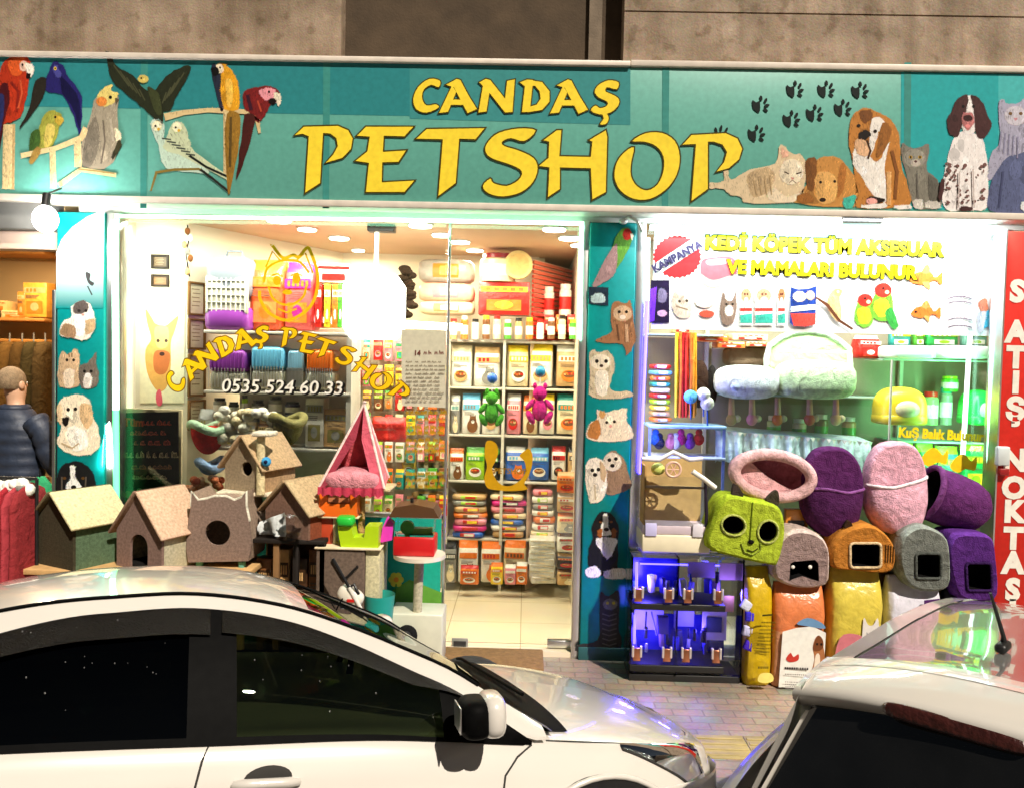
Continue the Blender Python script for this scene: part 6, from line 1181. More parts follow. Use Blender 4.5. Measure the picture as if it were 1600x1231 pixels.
# oval bed tipped up
ob = thing('oval_pet_bed', 'oval pink pet bed tipped up with a darker pink hollow and pale cushion', 'pet bed', P(1208, 743, 5.95)); k = pxm(5.95)
R_ = Matrix.Rotation(.12, 3, 'Y')
def el3(rx, rz, y, n=40): return [R_ @ Vector((rx*k*cos(a), y, rz*k*sin(a))) for a in [2*pi*i/n for i in range(n)]]
m = MB(FUR); m.tube(el3(60, 33, 0), .042, col=C((232, 186, 188)), cyc=True, n=10); m.build('rim', ob, False)
m = MB(FUR); m.loft([el3(60, 33, 0), el3(56, 30, .08), el3(46, 24, .16), el3(20, 10, .19), el3(1, 1, .19)], True, False, col=C((190, 112, 124))); m.build('bowl', ob, False)
m = MB(FUR); m.loft([[R_ @ Vector(((x+2)*k, .05+.05*s_, (z-6)*k)) for x, z in smooth_closed([(-50, -2), (-46, 14), (-38, 22), (-10, 4), (30, -12), (48, -14), (36, -23), (0, -28), (-36, -20)], 3)] for s_ in (0, 1)], True, True, col=C((240, 186, 188))); m.build('cushion', ob, False)
m = MB(FUR); m.loft([el3(66, 39, .015), el3(68, 40, .06), el3(60, 35, .20), el3(30, 15, .24), el3(1, 1, .24)], True, False, col=C((222, 176, 182))); m.build('outer_side', ob, False)
def slipper(label, ol, line, Y, c, cp, cl, rot=0):
    t = thing('slipper_bed', label, 'pet bed', P(sum(p[0] for p in ol)/len(ol), max(p[1] for p in ol), Y)); O = t.location.copy()
    pts = [P(u, v, Y)-O for u, v in smooth_closed(ol, 4)]; cx = sum(p.x for p in pts)/len(pts); cz = sum(p.z for p in pts)/len(pts)
    def ring(y, s): return [Vector((cx+(p.x-cx)*s, y, cz+(p.z-cz)*s)) for p in pts]
    m = MB(FUR); m.loft([ring(0, .90), ring(.0, .93), ring(.02, .985), ring(.06, 1), ring(.12, .99), ring(.16, .92), ring(.17, .8)], True, True, col=C(c)); m.build('sole', t, False)
    lp = [P(u, v, Y)-O for u, v in line]
    low = [p for p in pts if p.z < max(q.z for q in lp)]
    rows_ = []; N = 16; zmin = min(p.z for p in pts)
    def xr(z):
        xs = []
        for i in range(len(pts)):
            p, q = pts[i], pts[(i+1) % len(pts)]
            if (p.z-z)*(q.z-z) <= 0 and p.z != q.z: xs.append(p.x+(q.x-p.x)*(z-p.z)/(q.z-p.z))
        return (min(xs), max(xs)) if len(xs) > 1 else (cx, cx)
    def zl(f): 
        f *= len(lp)-1; i = min(int(f), len(lp)-2); return lp[i].z+(lp[i+1].z-lp[i].z)*(f-i)
    for i in range(N+1):
        row = []
        for j in range(21):
            f = j/20; z = zmin+.006+(zl(f)-zmin-.006)*i/N; x0, x1 = xr(z); b_ = sin(pi*f)**.5*(.3+.7*sin(pi*min(1, .12+.62*i/N))); row.append(Vector((x0+(x1-x0)*f*1.0, .03-.13*b_, z)))
        rows_.append(row)
    m = MB(FUR); m.grid(rows_, col=C(cp)); m.build('pocket', t, False)
    m = MB(FUR); m.tube(rows_[-1], .012, col=C(cl)); m.build('pocket_edge', t, False); return t
slipper('dark purple slipper shaped pet bed standing upright in the stack', [(1256, 770), (1260, 735), (1276, 706), (1302, 698), (1328, 704), (1346, 728), (1352, 762), (1348, 800), (1334, 830), (1305, 842), (1275, 830), (1258, 802)], [(1262, 762), (1290, 762), (1320, 768), (1350, 764)], 5.98, (92, 40, 96), (78, 32, 80), (128, 74, 132))
slipper('pale pink slipper shaped pet bed standing upright in the stack', [(1357, 758), (1361, 725), (1376, 699), (1402, 690), (1430, 696), (1446, 722), (1452, 760), (1450, 800), (1434, 830), (1404, 836), (1374, 826), (1358, 795)], [(1356, 758), (1385, 760), (1420, 752), (1450, 745)], 5.98, (238, 180, 200), (240, 184, 204), (250, 232, 236))
cv = thing('cave_bed', 'dark purple cave shaped pet bed lying on its side at the right of the stack', 'pet bed', P(1500, 832, 5.98)); O = cv.location; k = pxm(5.98)
m = MB(FUR); Rv = Euler((0, .32, 0))
rings = []
for x, r_ in ((-.20, .86), (-.17, .98), (-.10, 1.0), (.0, 1.0), (.10, .95), (.18, .78), (.235, .45), (.25, .1)): rings.append([Rv.to_matrix() @ Vector((x, .20*r_*cos(a)+.1, .20*r_*sin(a)))+Vector((0, 0, .21)) for a in [2*pi*i/28 for i in range(28)]])
m.loft(rings, True, False, col=C((98, 44, 104))); m.build('body', cv, False)
m = MB(FUR); m.loft([[Rv.to_matrix() @ Vector((x, .19*r_*cos(a)+.1, .19*r_*sin(a)))+Vector((0, 0, .21)) for a in [2*pi*i/28 for i in range(28)]] for x, r_ in ((-.19, .9), (-.06, .8), (.1, .6))], True, False, col=C((14, 8, 16))); m.add([Rv.to_matrix() @ Vector((.1, .19*.6*cos(a)+.1, .19*.6*sin(a)))+Vector((0, 0, .21)) for a in [2*pi*i/28 for i in range(28)]], [list(range(28))], C((10, 6, 12))); m.build('hollow', cv, False)
m = MB(FUR); m.tube([Rv.to_matrix() @ Vector((-.2, .19*cos(a)+.1, .19*sin(a)))+Vector((0, 0, .21)) for a in [2*pi*i/28 for i in range(28)]], .022, col=C((116, 60, 120)), cyc=True); m.build('rim', cv, False)
# the hidden carton the upper beds rest on
m = MB(WOODV); a = P(1235, 835, 6.16); c = P(1555, 900, 6.16); m.bx(a.x, c.x, 6.15, 6.31, ZW, a.z, .006, col=C((150, 110, 70))); tag(m.build('brown_carton'), 'long brown carton behind the plush houses carrying the upper beds', 'carton')
m = MB(PLAST); a = P(1228, 795, 6.08); c = P(1262, 838, 6.08); m.bx(a.x, c.x, 6.08, 6.14, c.z, a.z, .006, col=C((206, 130, 50))); m.bx(a.x+.02, c.x-.03, 6.07, 6.079, c.z+.06, a.z-.08, col=C('black')); tag(m.build('orange_carton'), 'small orange carton between the lime house and the purple slipper bed', 'carton')
# bags of food on the ground
def floor_bag(label, u0, v0, u1, v1, Y, d, cols, fn, rz=0, mat=PACK):
    a = P(u0, v1, Y); c = P(u1, v1, Y); w = (c.x-a.x); h = P((u0+u1)/2, v0, Y).z-ZW
    t = thing('pet_food_sack', label, 'pet food sack', ((a.x+c.x)/2, Y+d/2, ZW), rz, 'big pet food sacks standing on the pavement'); r = random.Random(int(u0))
    m = MB(mat); rings = []
    for z, wd, dd in ((0, .93, .40), (.02, 1, .47), (.1, 1, .5), (.25, .99, .5), (.4, 1.0, .5), (.55, .98, .49), (.7, 1.0, .48), (.83, .97, .40), (.93, .94, .2), (1, .92, .06)):
        rings.append([((w/2*wd*math.copysign(abs(cos(q))**.35, cos(q)))*(1+.02*r.uniform(-1, 1)), d*dd*math.copysign(abs(sin(q))**.5, sin(q))*(1+.06*r.uniform(-1, 1)), z*h) for q in [2*pi*(i+.5)/28 for i in range(28)]])
    m.loft(rings, col=[C(x) for x in cols]); m.build('sack_body', t, False)
    pr = MB(PRINT); kk = [0]
    def q(col, pts, sm=True):
        kk[0] += 1; pts = smooth_closed(pts, 3) if sm else pts
        pr.prism([(x*w, -d*.5-.010-.0006*kk[0], z*h) for x, z in pts], (0, 0, 0), C(col))
    fn(q, pr, w, h, d); pr.build('printed_front', t, False)
def bar_text(q, x0, x1, z, hgt, c, seed):
    r = random.Random(seed); x = x0
    while x < x1: wd = r.uniform(.015, .035); q(c, [(x, z), (x+wd, z), (x+wd, z+hgt), (x, z+hgt)], False); x += wd+.012
def f_yel(q, m, w, h, d):
    for i in range(9): bar_text(q, -.22, .30, .30+i*.035, .013, (90, 80, 20), i)
    q((60, 60, 20), [(-.2, .64), (.2, .645), (.2, .66), (-.2, .655)], False); bar_text(q, -.3, .1, .2, .02, (60, 60, 20), 77); q((236, 220, 120), [(-.3, .10), (.0, .08), (.3, .10), (.2, .16), (-.2, .16)])
floor_bag('narrow mustard yellow pet food sack turned side on beside the blue lit tanks', 1162, 890, 1204, 1062, 5.82, .26, [(196, 164, 20)]*9, f_yel, radians(8))
def f_org(q, m, w, h, d):
    q((238, 236, 228), [(-.40, 0.02), (.44, 0.02), (.46, .56), (.2, .62), (-.1, .60), (-.36, .56)], False); q((110, 150, 190), [(-.1, .64), (.1, .70), (.36, .66), (.44, .60), (.1, .62)])
    q((170, 110, 70), [(.20, .12), (.40, .10), (.46, .3), (.38, .5), (.28, .52), (.22, .42), (.26, .3)]); q((120, 70, 40), [(.22, .40), (.3, .53), (.4, .5), (.42, .42), (.32, .38)]); q((236, 220, 200), [(.26, .16), (.36, .16), (.36, .34), (.28, .34)]); q((30, 24, 20), ellp(.30, .45, .02, .012), False); q((30, 24, 20), ellp(.38, .45, .02, .012), False)
    q((196, 60, 50), [(-.28, .30), (-.2, .36), (-.14, .32), (-.05, .35), (-.05, .29), (-.2, .27)]); bar_text(q, -.30, .12, .20, .022, (50, 44, 50), 5); bar_text(q, -.3, .1, .15, .01, (120, 110, 110), 6)
    for i in range(4): bar_text(q, -.3, .1, .08-.018*i, .008, (150, 140, 140), 9+i)
floor_bag('orange topped white dog food sack with a brown dog picture under the pinkish grey house', 1208, 915, 1290, 1063, 5.80, .24, [(214, 150, 110)]*5+[(216, 124, 74)]*4, f_org)
def f_cat(q, m, w, h, d):
    q((206, 120, 130), [(-.44, .20), (-.2, .14), (.1, .2), (.14, .42), (-.1, .48), (-.36, .44)]); q((226, 220, 214), [(.04, .16), (.4, .14), (.44, .34), (.38, .50), (.34, .62), (.26, .56), (.16, .56), (.08, .62), (.06, .48)]); q((90, 90, 110), [(.14, .50), (.22, .42), (.30, .50), (.26, .36), (.18, .36)]); q((30, 26, 24), ellp(.15, .42, .02, .012), False); q((30, 26, 24), ellp(.31, .42, .02, .012), False); q((190, 40, 50), ellp(.06, .24, .06, .03), False)
    bar_text(q, -.4, .0, .10, .04, (190, 110, 30), 3)
floor_bag('crumpled yellow clear wrapped cat food sack with a grey cat picture under the caramel house', 1297, 893, 1380, 1063, 5.82, .26, [(206, 190, 120)]*3+[(212, 192, 76)]*6, f_cat)
def f_pur(q, m, w, h, d):
    q((80, 36, 100), [(.10, .62), (.38, .64), (.38, .84), (.1, .82)], False); q((236, 234, 240), ellp(.22, .60, .2, .03), False); bar_text(q, -.0, .38, .585, .03, (60, 40, 110), 4); q((28, 26, 28), [(-.42, .34), (-.3, .38), (-.16, .42), (-.04, .40), (-.08, .3), (-.3, .28)]); q((28, 26, 28), [(-.3, .40), (-.24, .48), (-.18, .42)])
floor_bag('white and purple pet food sack with a black cat picture under the grey house', 1386, 905, 1472, 1062, 5.84, .24, [(216, 214, 226)]*9, f_pur)
def f_blk(q, m, w, h, d):
    for i in range(3): q((226, 226, 226), [(-.36+i*.24, .66), (-.26+i*.24, .67), (-.20+i*.24, .82), (-.30+i*.24, .81)], False)
    bar_text(q, -.3, .3, .5, .03, (200, 200, 200), 8)
floor_bag('black pet food sack with slanting white bars under the purple house', 1476, 925, 1560, 1062, 5.86, .22, [(26, 24, 30)]*9, f_blk)
# stools the houses stand on are the sacks; blue lit acrylic tanks at the left of the stack
rkk = thing('acrylic_tank_rack', 'clear acrylic tank rack with blue lights, black shelves and copper latches', 'tank rack', (P(1080, 1050, 5.86).x, 5.9, ZW))
u0, u1 = 986, 1176; YR = 5.86
def RX(u, v=960): return P(u, v, YR).x
def RZ(v, u=1070): return P(u, v, YR).z
x0, x1 = RX(986), RX(1160)
for v in (946, 1042): m = MB(BLACKP); m.bx(x0, RX(1133), YR-.01, YR+.34, RZ(v)-.035, RZ(v)+.012, .005); m.build('black_shelf', rkk)
m = MB(BLACKP); m.bx(x0, RX(1160), YR+.01, YR+.33, ZW, ZW+.05, .005); m.build('black_base', rkk)
m = MB(ACRYL)
for x in (x0, RX(1058), x1): m.bx(x-.006, x+.006, YR, YR+.33, ZW+.05, RZ(872))
m.bx(x0+.008, x1-.008, YR+.002, YR+.010, ZW+.06, RZ(876)); m.build('acrylic_wall', rkk)
m = MB(ACRYL); m.bx(x0, RX(1172), YR-.01, YR+.34, RZ(872), RZ(868), .003); m.build('acrylic_lid', rkk)
m = MB(M('blue_back', (.03, .03, .35), .25, var=.3, scale=5)); m.bx(x0+.01, RX(1066), YR+.30, YR+.315, RZ(935), RZ(876)); m.bx(x0+.01, RX(1150), YR+.32, YR+.33, ZW+.06, RZ(980)); m.build('blue_backing', rkk)
m = MB(PLAST); m.bx(RX(1084), RX(1128), YR+.25, YR+.262, RZ(915), RZ(890), col=C((206, 170, 190))); m.bx(RX(1133), RX(1170), YR+.2, YR+.212, RZ(915), RZ(888), col=C((236, 190, 140))); m.bx(RX(1000), RX(1048), YR+.29, YR+.30, RZ(1005), RZ(958), col=C((226, 214, 220))); m.bx(RX(1062), RX(1098), YR+.29, YR+.30, RZ(998), RZ(962), col=C((226, 222, 214))); m.bx(RX(1105), RX(1144), YR+.15, YR+.162, RZ(1009), RZ(958), col=C((232, 220, 190))); m.bx(RX(1111), RX(1136), YR+.142, YR+.149, RZ(996), RZ(972), col=C((70, 76, 96))); m.bx(RX(1134), RX(1152), YR+.1, YR+.112, RZ(960), RZ(935), col=C((232, 180, 90))); m.build('back_cards', rkk)
r_ = random.Random(31); m = MB(PLAST)
for i in range(26):
    u = r_.uniform(992, 1128); v, lo = ((r_.uniform(905, 926), 934) if i % 2 else (r_.uniform(985, 1012), 1026)); yy = YR+r_.uniform(.05, .24); w_ = r_.uniform(.015, .05)
    m.box((RX(u), yy, (RZ(v)+RZ(lo))/2), (w_, w_, max(.03, RZ(v)-RZ(lo))), .004, Euler((0, r_.uniform(-.2, .2), r_.random())), col=C(r_.choice([(70, 60, 190), (150, 140, 220), 'white', (40, 36, 90), (190, 150, 160), (90, 120, 210)])))
m.build('tank_toys', rkk)
COP = M('copper_latch', (.55, .22, .12), .3, .9, .1); SIL = M('latch_plate', (.8, .72, .7), .3, .6, .1)
for v in (930, 1022):
    for u in (996, 1043, 1073, 1120): m = MB(COP); m.bx(RX(u-6), RX(u+6), YR-.03, YR-.012, RZ(v+10), RZ(v-10), .004); m.bx(RX(u-8), RX(u-4.5), YR-.036, YR-.011, RZ(v+4), RZ(v-13), .003, mat=SIL); m.bx(RX(u+4.5), RX(u+8), YR-.036, YR-.011, RZ(v+4), RZ(v-13), .003, mat=SIL); m.build('latch', rkk)
m = MB(PLAST)
for u, v in ((1009, 996), (1085, 1000), (1097, 1002), (1120, 910)): q = P(u, v, YR+.1); m.cyl(q, q+Vector((0, 0, .06)), .012, n=8, col=C((20, 14, 40))); m.ell(q+Vector((0, 0, .07)), (.014, .014, .014), col=C((20, 14, 40)))
m.cyl(P(1008, 992, YR+.1), P(1010, 955, YR+.1), .006, n=6, col=C('black')); m.cyl(P(1026, 992, YR+.1), P(1018, 955, YR+.1), .006, n=6, col=C('grey')); m.bx(RX(1032), RX(1050), YR+.12, YR+.18, RZ(1000), RZ(972), .005, col=C((96, 80, 150))); m.build('tank_fittings', rkk)
m = MB(BLU); m.cyl(P(995, 878, YR+.04), P(994, 938, YR+.04), .010, n=8); m.cyl(P(992, 960, YR+.05), P(991, 1005, YR+.05), .009, n=8); m.cyl(P(1000, 880, YR+.27), P(1160, 884, YR+.27), .006, n=8); m.build('blue_light', rkk)
for u, v, e in ((1008, 908, 9), (1008, 985, 8), (1140, 930, 4), (1090, 985, 4)): lamp('blue_lamp', P(u, v, YR+.1), e, (.12, .08, 1), .06, rkk)
m = MB(CLOTH); 
for i, (u, v) in enumerate(((1172, 962), (1168, 985), (1170, 1008), (1166, 945))): m.box(P(u, v, 5.84), (.07, .04, .07), .01, Euler((0, .2*i, 0)), col=C([(60, 50, 210), (200, 200, 240), (70, 40, 190), (210, 214, 236)][i]))
tag(m.build('blue_packets'), 'blue and white small packets hanging at the right end of the tank rack', 'packets')
# hamster cage on top of the rack
wc = thing('wooden_cage', 'pale wooden small animal cage with white base and arched white top on the tank rack', 'small animal cage', (P(1060, 865, 5.88).x, 5.95, RZ(868)+.002))
xa, xb = P(1004, 800, 5.88).x, P(1104, 800, 5.88).x
m = MB(PLAST); m.bx(xa, xb+.03, 5.86, 6.18, RZ(864), RZ(836), .01, col=C((236, 226, 196))); m.bx(xa+.005, xb+.02, 5.868, 6.17, RZ(836)+.001, RZ(822), .006, col=C((206, 190, 200))); m.build('base_tray', wc)
m = MB(WOODV); m.bx(xa+.01, xb, 6.08, 6.10, RZ(822), RZ(722), col=C((202, 170, 112))); m.bx(xa+.01, xb, 5.88, 5.885, RZ(764), RZ(760), .001, col=C((226, 200, 160))); m.bx(xa+.008, xa+.02, 5.88, 6.08, RZ(822), RZ(730), col=C((190, 150, 90))); m.build('wooden_back', wc)
m = MB(ACRYL); m.bx(xa+.01, xb, 5.872, 5.878, RZ(822), RZ(745)); m.build('clear_front', wc)
m = MB(PLAST); m.tube([P(1003, 716, 5.88), P(1030, 718, 5.88), P(1052, 706, 5.88), P(1078, 718, 5.88), P(1098, 716, 5.88)], .016, col=C((226, 222, 236))); m.tube([P(1082, 736, 5.86), P(1100, 748, 5.86), P(1118, 762, 5.86)], .018, col=C('white')); m.tube([P(1102, 752, 5.88), P(1104, 800, 5.88), P(1103, 824, 5.88)], .012, col=C((40, 30, 50))); m.build('arched_top', wc)
m = MB(PLAST); q = P(1052, 733, 5.88); m.tube([q+Vector((.052*cos(a), 0, .052*sin(a))) for a in [2*pi*i/24 for i in range(24)]], .009, col=C((230, 190, 170)), cyc=True)
for i in range(6): m.cyl(q, q+Vector((.05*cos(i*pi/3), 0, .05*sin(i*pi/3))), .004, n=6, col=C((226, 180, 160)))
m.build('exercise_wheel', wc)
m = MB(PLAST); m.ell(P(1028, 732, 5.95), (.05, .04, .045), col=C((206, 214, 110))); m.build('lime_ball', wc)
for u0_, u1_, c in ((1008, 1026, (200, 196, 240)), (1082, 1098, (226, 220, 230))): m = MB(PLAST); m.bx(P(u0_, 830, 5.86).x, P(u1_, 830, 5.86).x, 5.850, 5.862, RZ(838), RZ(818), .003, col=C(c)); m.build('clip', wc)
# red side sign with white capitals
rs = thing('side_sign', 'tall red sign with white capitals running down it at the right edge', 'sign', P(1590, 960, 6.15))
a = P(1566, 362, 6.14); c = P(1556, 960, 6.14); xr0_ = (a.x+c.x)/2
m = MB(PRINT); m.bx(xr0_, xr0_+.62, 6.14, 6.3, .5, Z(362, 6.14, 1590), .006, col=C((206, 44, 34))); m.build('sign_panel', rs)
m = MB(CHROME); m.bx(xr0_-.012, xr0_-.001, 6.13, 6.31, .5, Z(358, 6.14, 1590)); m.build('sign_edge', rs)
W_ = C('white')
for ch, v in (('S', 457), ('A', 520), ('T', 560), ('I', 599), ('Ş', 641), ('N', 720), ('O', 763), ('K', 800), ('T', 842), ('A', 880), ('S', 922), ('I', 955)): m = MB(PRINT); m.text(ch, 1589-(v-457)*.015, v, 6.138, 33, W_, bold=.06); m.build('letter', rs)
m = MB(PLAST); q = P(1566, 712, 6.12); m.box(q, (.09, .05, .14), .01, col=C((206, 214, 214))); m.box(q+Vector((.01, 0, -.115)), (.07, .045, .05), .005, col=C((150, 30, 30))); tag(m.build('switch_box'), 'small white electrical box on the edge of the red side sign', 'switch box')

m = MB(CONC2); m.bx(4.42, 9, YF, YF+.3, 0, 4.0); m.build('side_wall', bld)
m = MB(CONC); m.bx(-9, -7.52, YF, YF+.3, 0, 4.0); m.build('side_wall', bld)
# ------------------------------------------------------------------ led strip and bare bulb light, with added fill inside the panes
def area(name, loc, to, w_, h_, e, col, par=None):
    d = (Vector(to)-Vector(loc)).to_track_quat('-Z', 'Y').to_euler(); o = lamp(name, loc, e, col, w_, par, 'AREA', rot=d, sy=h_); return o
STR = [o for o in bpy.data.objects if o.name.startswith('led_strip')]
zz = Z(333, YF)-.01
area('strip_and_fill_light', (-1.4, YS+.15, zz), (-1.4, YF+.35, 0), 3.6, .03, 85, (.9, 1, .85), STR[1])
area('strip_and_fill_light', (2.2, YS-.04, zz-.03), (2.2, YF, 2.6), 2.5, .03, 40, (.94, 1, 1), STR[5])
area('strip_and_fill_light', (2.2, YF+.10, zz-.12), (2.2, 6.95, 1.2), 2.3, .03, 80, (.92, 1, .94), STR[5])  # added fill inside the pane, to brighten the display goods
area('strip_and_fill_light', (-1.7, YF+.09, zz-.10), (-1.7, 6.85, 1.0), 3.0, .03, 52, (1, .95, .82), STR[1])  # added fill inside the big window, for the dark goods at left
area('strip_and_fill_light', tuple(P(187, 540, YF+.06)), tuple(P(250, 560, 6.85)), .03, 1.9, 11, (.92, 1, .9), STR[0])
area('strip_and_fill_light', tuple(P(1540, 660, 6.5)), tuple(P(1420, 680, 7.1)), .04, 1.0, 14, (.25, 1, .45), STR[4])
area('strip_and_fill_light', tuple(P(1018, 620, 6.5)), tuple(P(1120, 640, 7.0)), .04, .9, 9, (.3, .3, 1), STR[3])
bulb = thing('bare_bulb', 'glaring bare white bulb hanging before the top of the left pillar', 'bulb', P(71, 343, 5.9))
m = MB(M('bulb_glass', (.9, .9, .9), emit=(1, .97, .92), es=30)); m.ell((0, 0, 0), (.085, .085, .095)); m.build('bulb', bulb, False)
m = MB(BLACKP); m.cyl((0, 0, .09), (0, .02, .18), .03, n=12); m.cyl((0, .02, .18), (0, .20, .26), .008, n=6); m.build('bulb_holder', bulb, False)
lamp('bulb_light', P(71, 343, 5.9)+Vector((.02, .02, -.0)), 110, (1, .97, .93), .09, bulb)
# ------------------------------------------------------------------ the shop next door on the left
nb = thing('neighbour_shop', 'warm lit shop interior next door at the left edge, grey shutter box above its opening', 'shop', (-4.2, YF, 0))
yw = M('ochre_wall', (.62, .44, .20), .7, var=.08, scale=2)
m = MB(yw); m.bx(-7.5, pl0-.02, 8.4, 8.5, ZI, 3.5); m.bx(pl0-.06, pl0-.015, YF+.06, 8.4, ZI, 3.5); m.build('back_wall', nb)
m = MB(M('neighbour_ceiling', (.6, .5, .4), .7)); m.bx(-7.5, pl0-.02, YF, 8.5, 3.3, 3.36); m.build('ceiling', nb)
m = MB(FLO); m.bx(-7.5, pl0-.01, YF-.05, 8.5, -.1, ZI); m.build('floor', nb)
m = MB(M('shutter_grey', (.16, .16, .15), .45, .3, .2, 5)); m.bx(-7.5, pl0-.02, YS+.05, YF+.1, Z(372, YS), Z(322, YS)-.002, .01); m.build('shutter_box', nb)
m = MB(M('pinkish_fascia', (.5, .36, .28), .6)); m.bx(-7.5, pl0-.02, YF-.1, YF+.05, Z(408, YF), Z(372, YS)-.003, .006); m.build('fascia', nb)
m = MB(CHROME); m.bx(pl0-.03, pl0-.004, YP-.01, YF+.03, ZW, Z(470, YF), .004); m.build('door_jamb', nb)
m = MB(WOODV); a = P(-60, 490, 8.0); c = P(74, 497, 8.0)
for v in (392, 497, 530): m = MB(WOODV); q = P(20, v, 8.0); m.bx(a.x, c.x, 7.95, 8.39, q.z-.03, q.z, .004, col=C((190, 130, 60))); m.build('wall_shelf', nb)
m = MB(M('neighbour_lamp', (.9, .9, .9), emit=(1, .75, .4), es=5)); m.cyl((-4.6, 7.4, 3.28), (-4.6, 7.4, 3.299), .12, n=20); m.build('lamp', nb)
lamp('neighbour_light', (-4.6, 7.4, 3.25), 30, (1, .76, .50), .25, nb, 'AREA')
for i, (u0, v0, u1, v1, c, nm) in enumerate(((36, 442, 76, 496, (226, 160, 60), 'large orange carton'), (26, 456, 38, 496, (200, 130, 50), 'narrow orange carton'), (0, 486, 42, 497, (240, 214, 150), 'pale folded shirt pile'), (-20, 470, 10, 486, (236, 190, 120), 'cream folded cloth pile'))): package(nm+' on the upper shelf of the shop next door', u0, v0, u1, v1, 8.0, .25, c, 'tan', 'orange', 'box', 'plain', 'shop_carton' if 'carton' in nm else 'folded_cloth', 'carton' if 'carton' in nm else 'cloth')
for i, (u, c) in enumerate(((10, (110, 80, 36)), (30, (90, 66, 30)), (48, (70, 60, 32)), (66, (84, 66, 36)))):
    m = MB(CLOTH); p = P(u, 540, 7.9); m.ell(p+Vector((0, .05, -.42)), (.075, .16, .46), e=.5, e2=.7, col=C(c)); m.tube([p+Vector((0, .05, .12)), p+Vector((0, .05, .03))], .008, col=C('grey')); tag(m.build('hanging_coat'), f'{["brown", "dark tan", "olive brown", "drab brown"][i]} coat hanging at the back of the shop next door, {ORD[i]} from the left', 'coat', 'coats at the back of the shop next door')
# clothes rail on the pavement
m = MB(BLACKP); p = P(1345, 345, YS+.05); m.box(p, (.30, .10, .05), .012, col=None); m2 = MB(PLAST); fx_ = thing('lamp_fixture', 'dark brown lamp holder with white ends under the right half of the sign', 'lamp fixture', p)
m.build('holder', fx_)
for s_ in (-1, 1): m = MB(PLAST); m.cyl(p+Vector((s_*.15, 0, -.01)), p+Vector((s_*.23, -.02, -.02)), .03, .018, 12, col=C('white')); m.build('white_end', fx_)
m = MB(CHROME); p = P(985, 350, YP-.05); m.tube([p+Vector((-.05, .05, .03)), p+Vector((-.01, 0, .05)), p+Vector((.05, -.02, .02)), p+Vector((.09, .02, -.05))], .014, 8); m.ell(p+Vector((-.05, .03, .02)), (.035, .03, .025)); tag(m.build('cable_bracket'), 'small bent metal bracket at the top of the middle pillar', 'bracket')
cr = thing('clothes_rail', 'black clothes rail at the left edge of the pavement', 'clothes rail', (P(10, 900, 5.6).x, 5.7, ZW))
m = MB(BLACKP); zt = Z(750, 5.6, 20); xa, xb = P(-70, 750, 5.6).x, P(44, 750, 5.6).x
m.cyl((xa, 5.7, zt), (xb, 5.7, zt), .012, n=8); m.build('rail', cr)
for x in (xa, xb): m = MB(BLACKP); m.cyl((x, 5.7, ZW), (x, 5.7, zt), .012, n=8); m.cyl((x, 5.5, ZW+.01), (x, 5.9, ZW+.01), .012, n=8); m.build('rail_post', cr)
for i, (u, c, nm) in enumerate(((-8, (140, 30, 40), 'crimson'), (6, (162, 40, 50), 'bright red'), (20, (170, 60, 68), 'coral red'), (33, (146, 46, 50), 'brick red'))):
    x = P(u, 800, 5.6).x; m = MB(CLOTH)
    m.loft([[Vector((x+.035*s_*cos(a)*(1+.2*sin(3*a)), 5.7+.24*s2*sin(a), zt-.03-z)) for a in [2*pi*k/20 for k in range(20)]] for z, s_, s2 in ((0, .3, .12), (.06, .8, .75), (.14, 1, .95), (.4, 1.05, .92), (.75, 1.2, 1.0))], True, True, col=C(c)); m.tube([(x, 5.7, zt-.03), (x, 5.7, zt+.015)], .004, col=C('grey'))
    tag(m.build('red_jacket'), f'{nm} jacket on the clothes rail, {ORD[i]} from the left', 'jacket', 'red jackets on the clothes rail')
r_ = random.Random(21); m = MB(CLOTH); 
for i in range(14): p = P(r_.uniform(-5, 44), r_.uniform(756, 775), 5.66); m.ell(p, (.05, .05, .035), Euler((r_.random(), r_.random(), 0)), col=C(r_.choice(['white', 'white', (200, 230, 210), 'grey'])), nu=10, nv=6)
tag(m.build('white_scarves'), 'white scarves bundled over the top of the red jackets', 'scarves')
m = MB(CLOTH); p = P(62, 745, 5.9)
m.loft([[p+Vector((.09*s_*cos(a), .06*sin(a), -z)) for a in [2*pi*k/16 for k in range(16)]] for z, s_ in ((0, .3), (.05, .9), (.2, 1), (.35, 1.1))], True, True, col=C((50, 150, 100))); m.tube([p, p+Vector((0, 0, .06))], .005, col=C('black')); tag(m.build('green_garment'), 'small green garment hanging between the red jackets and the left pillar', 'garment')
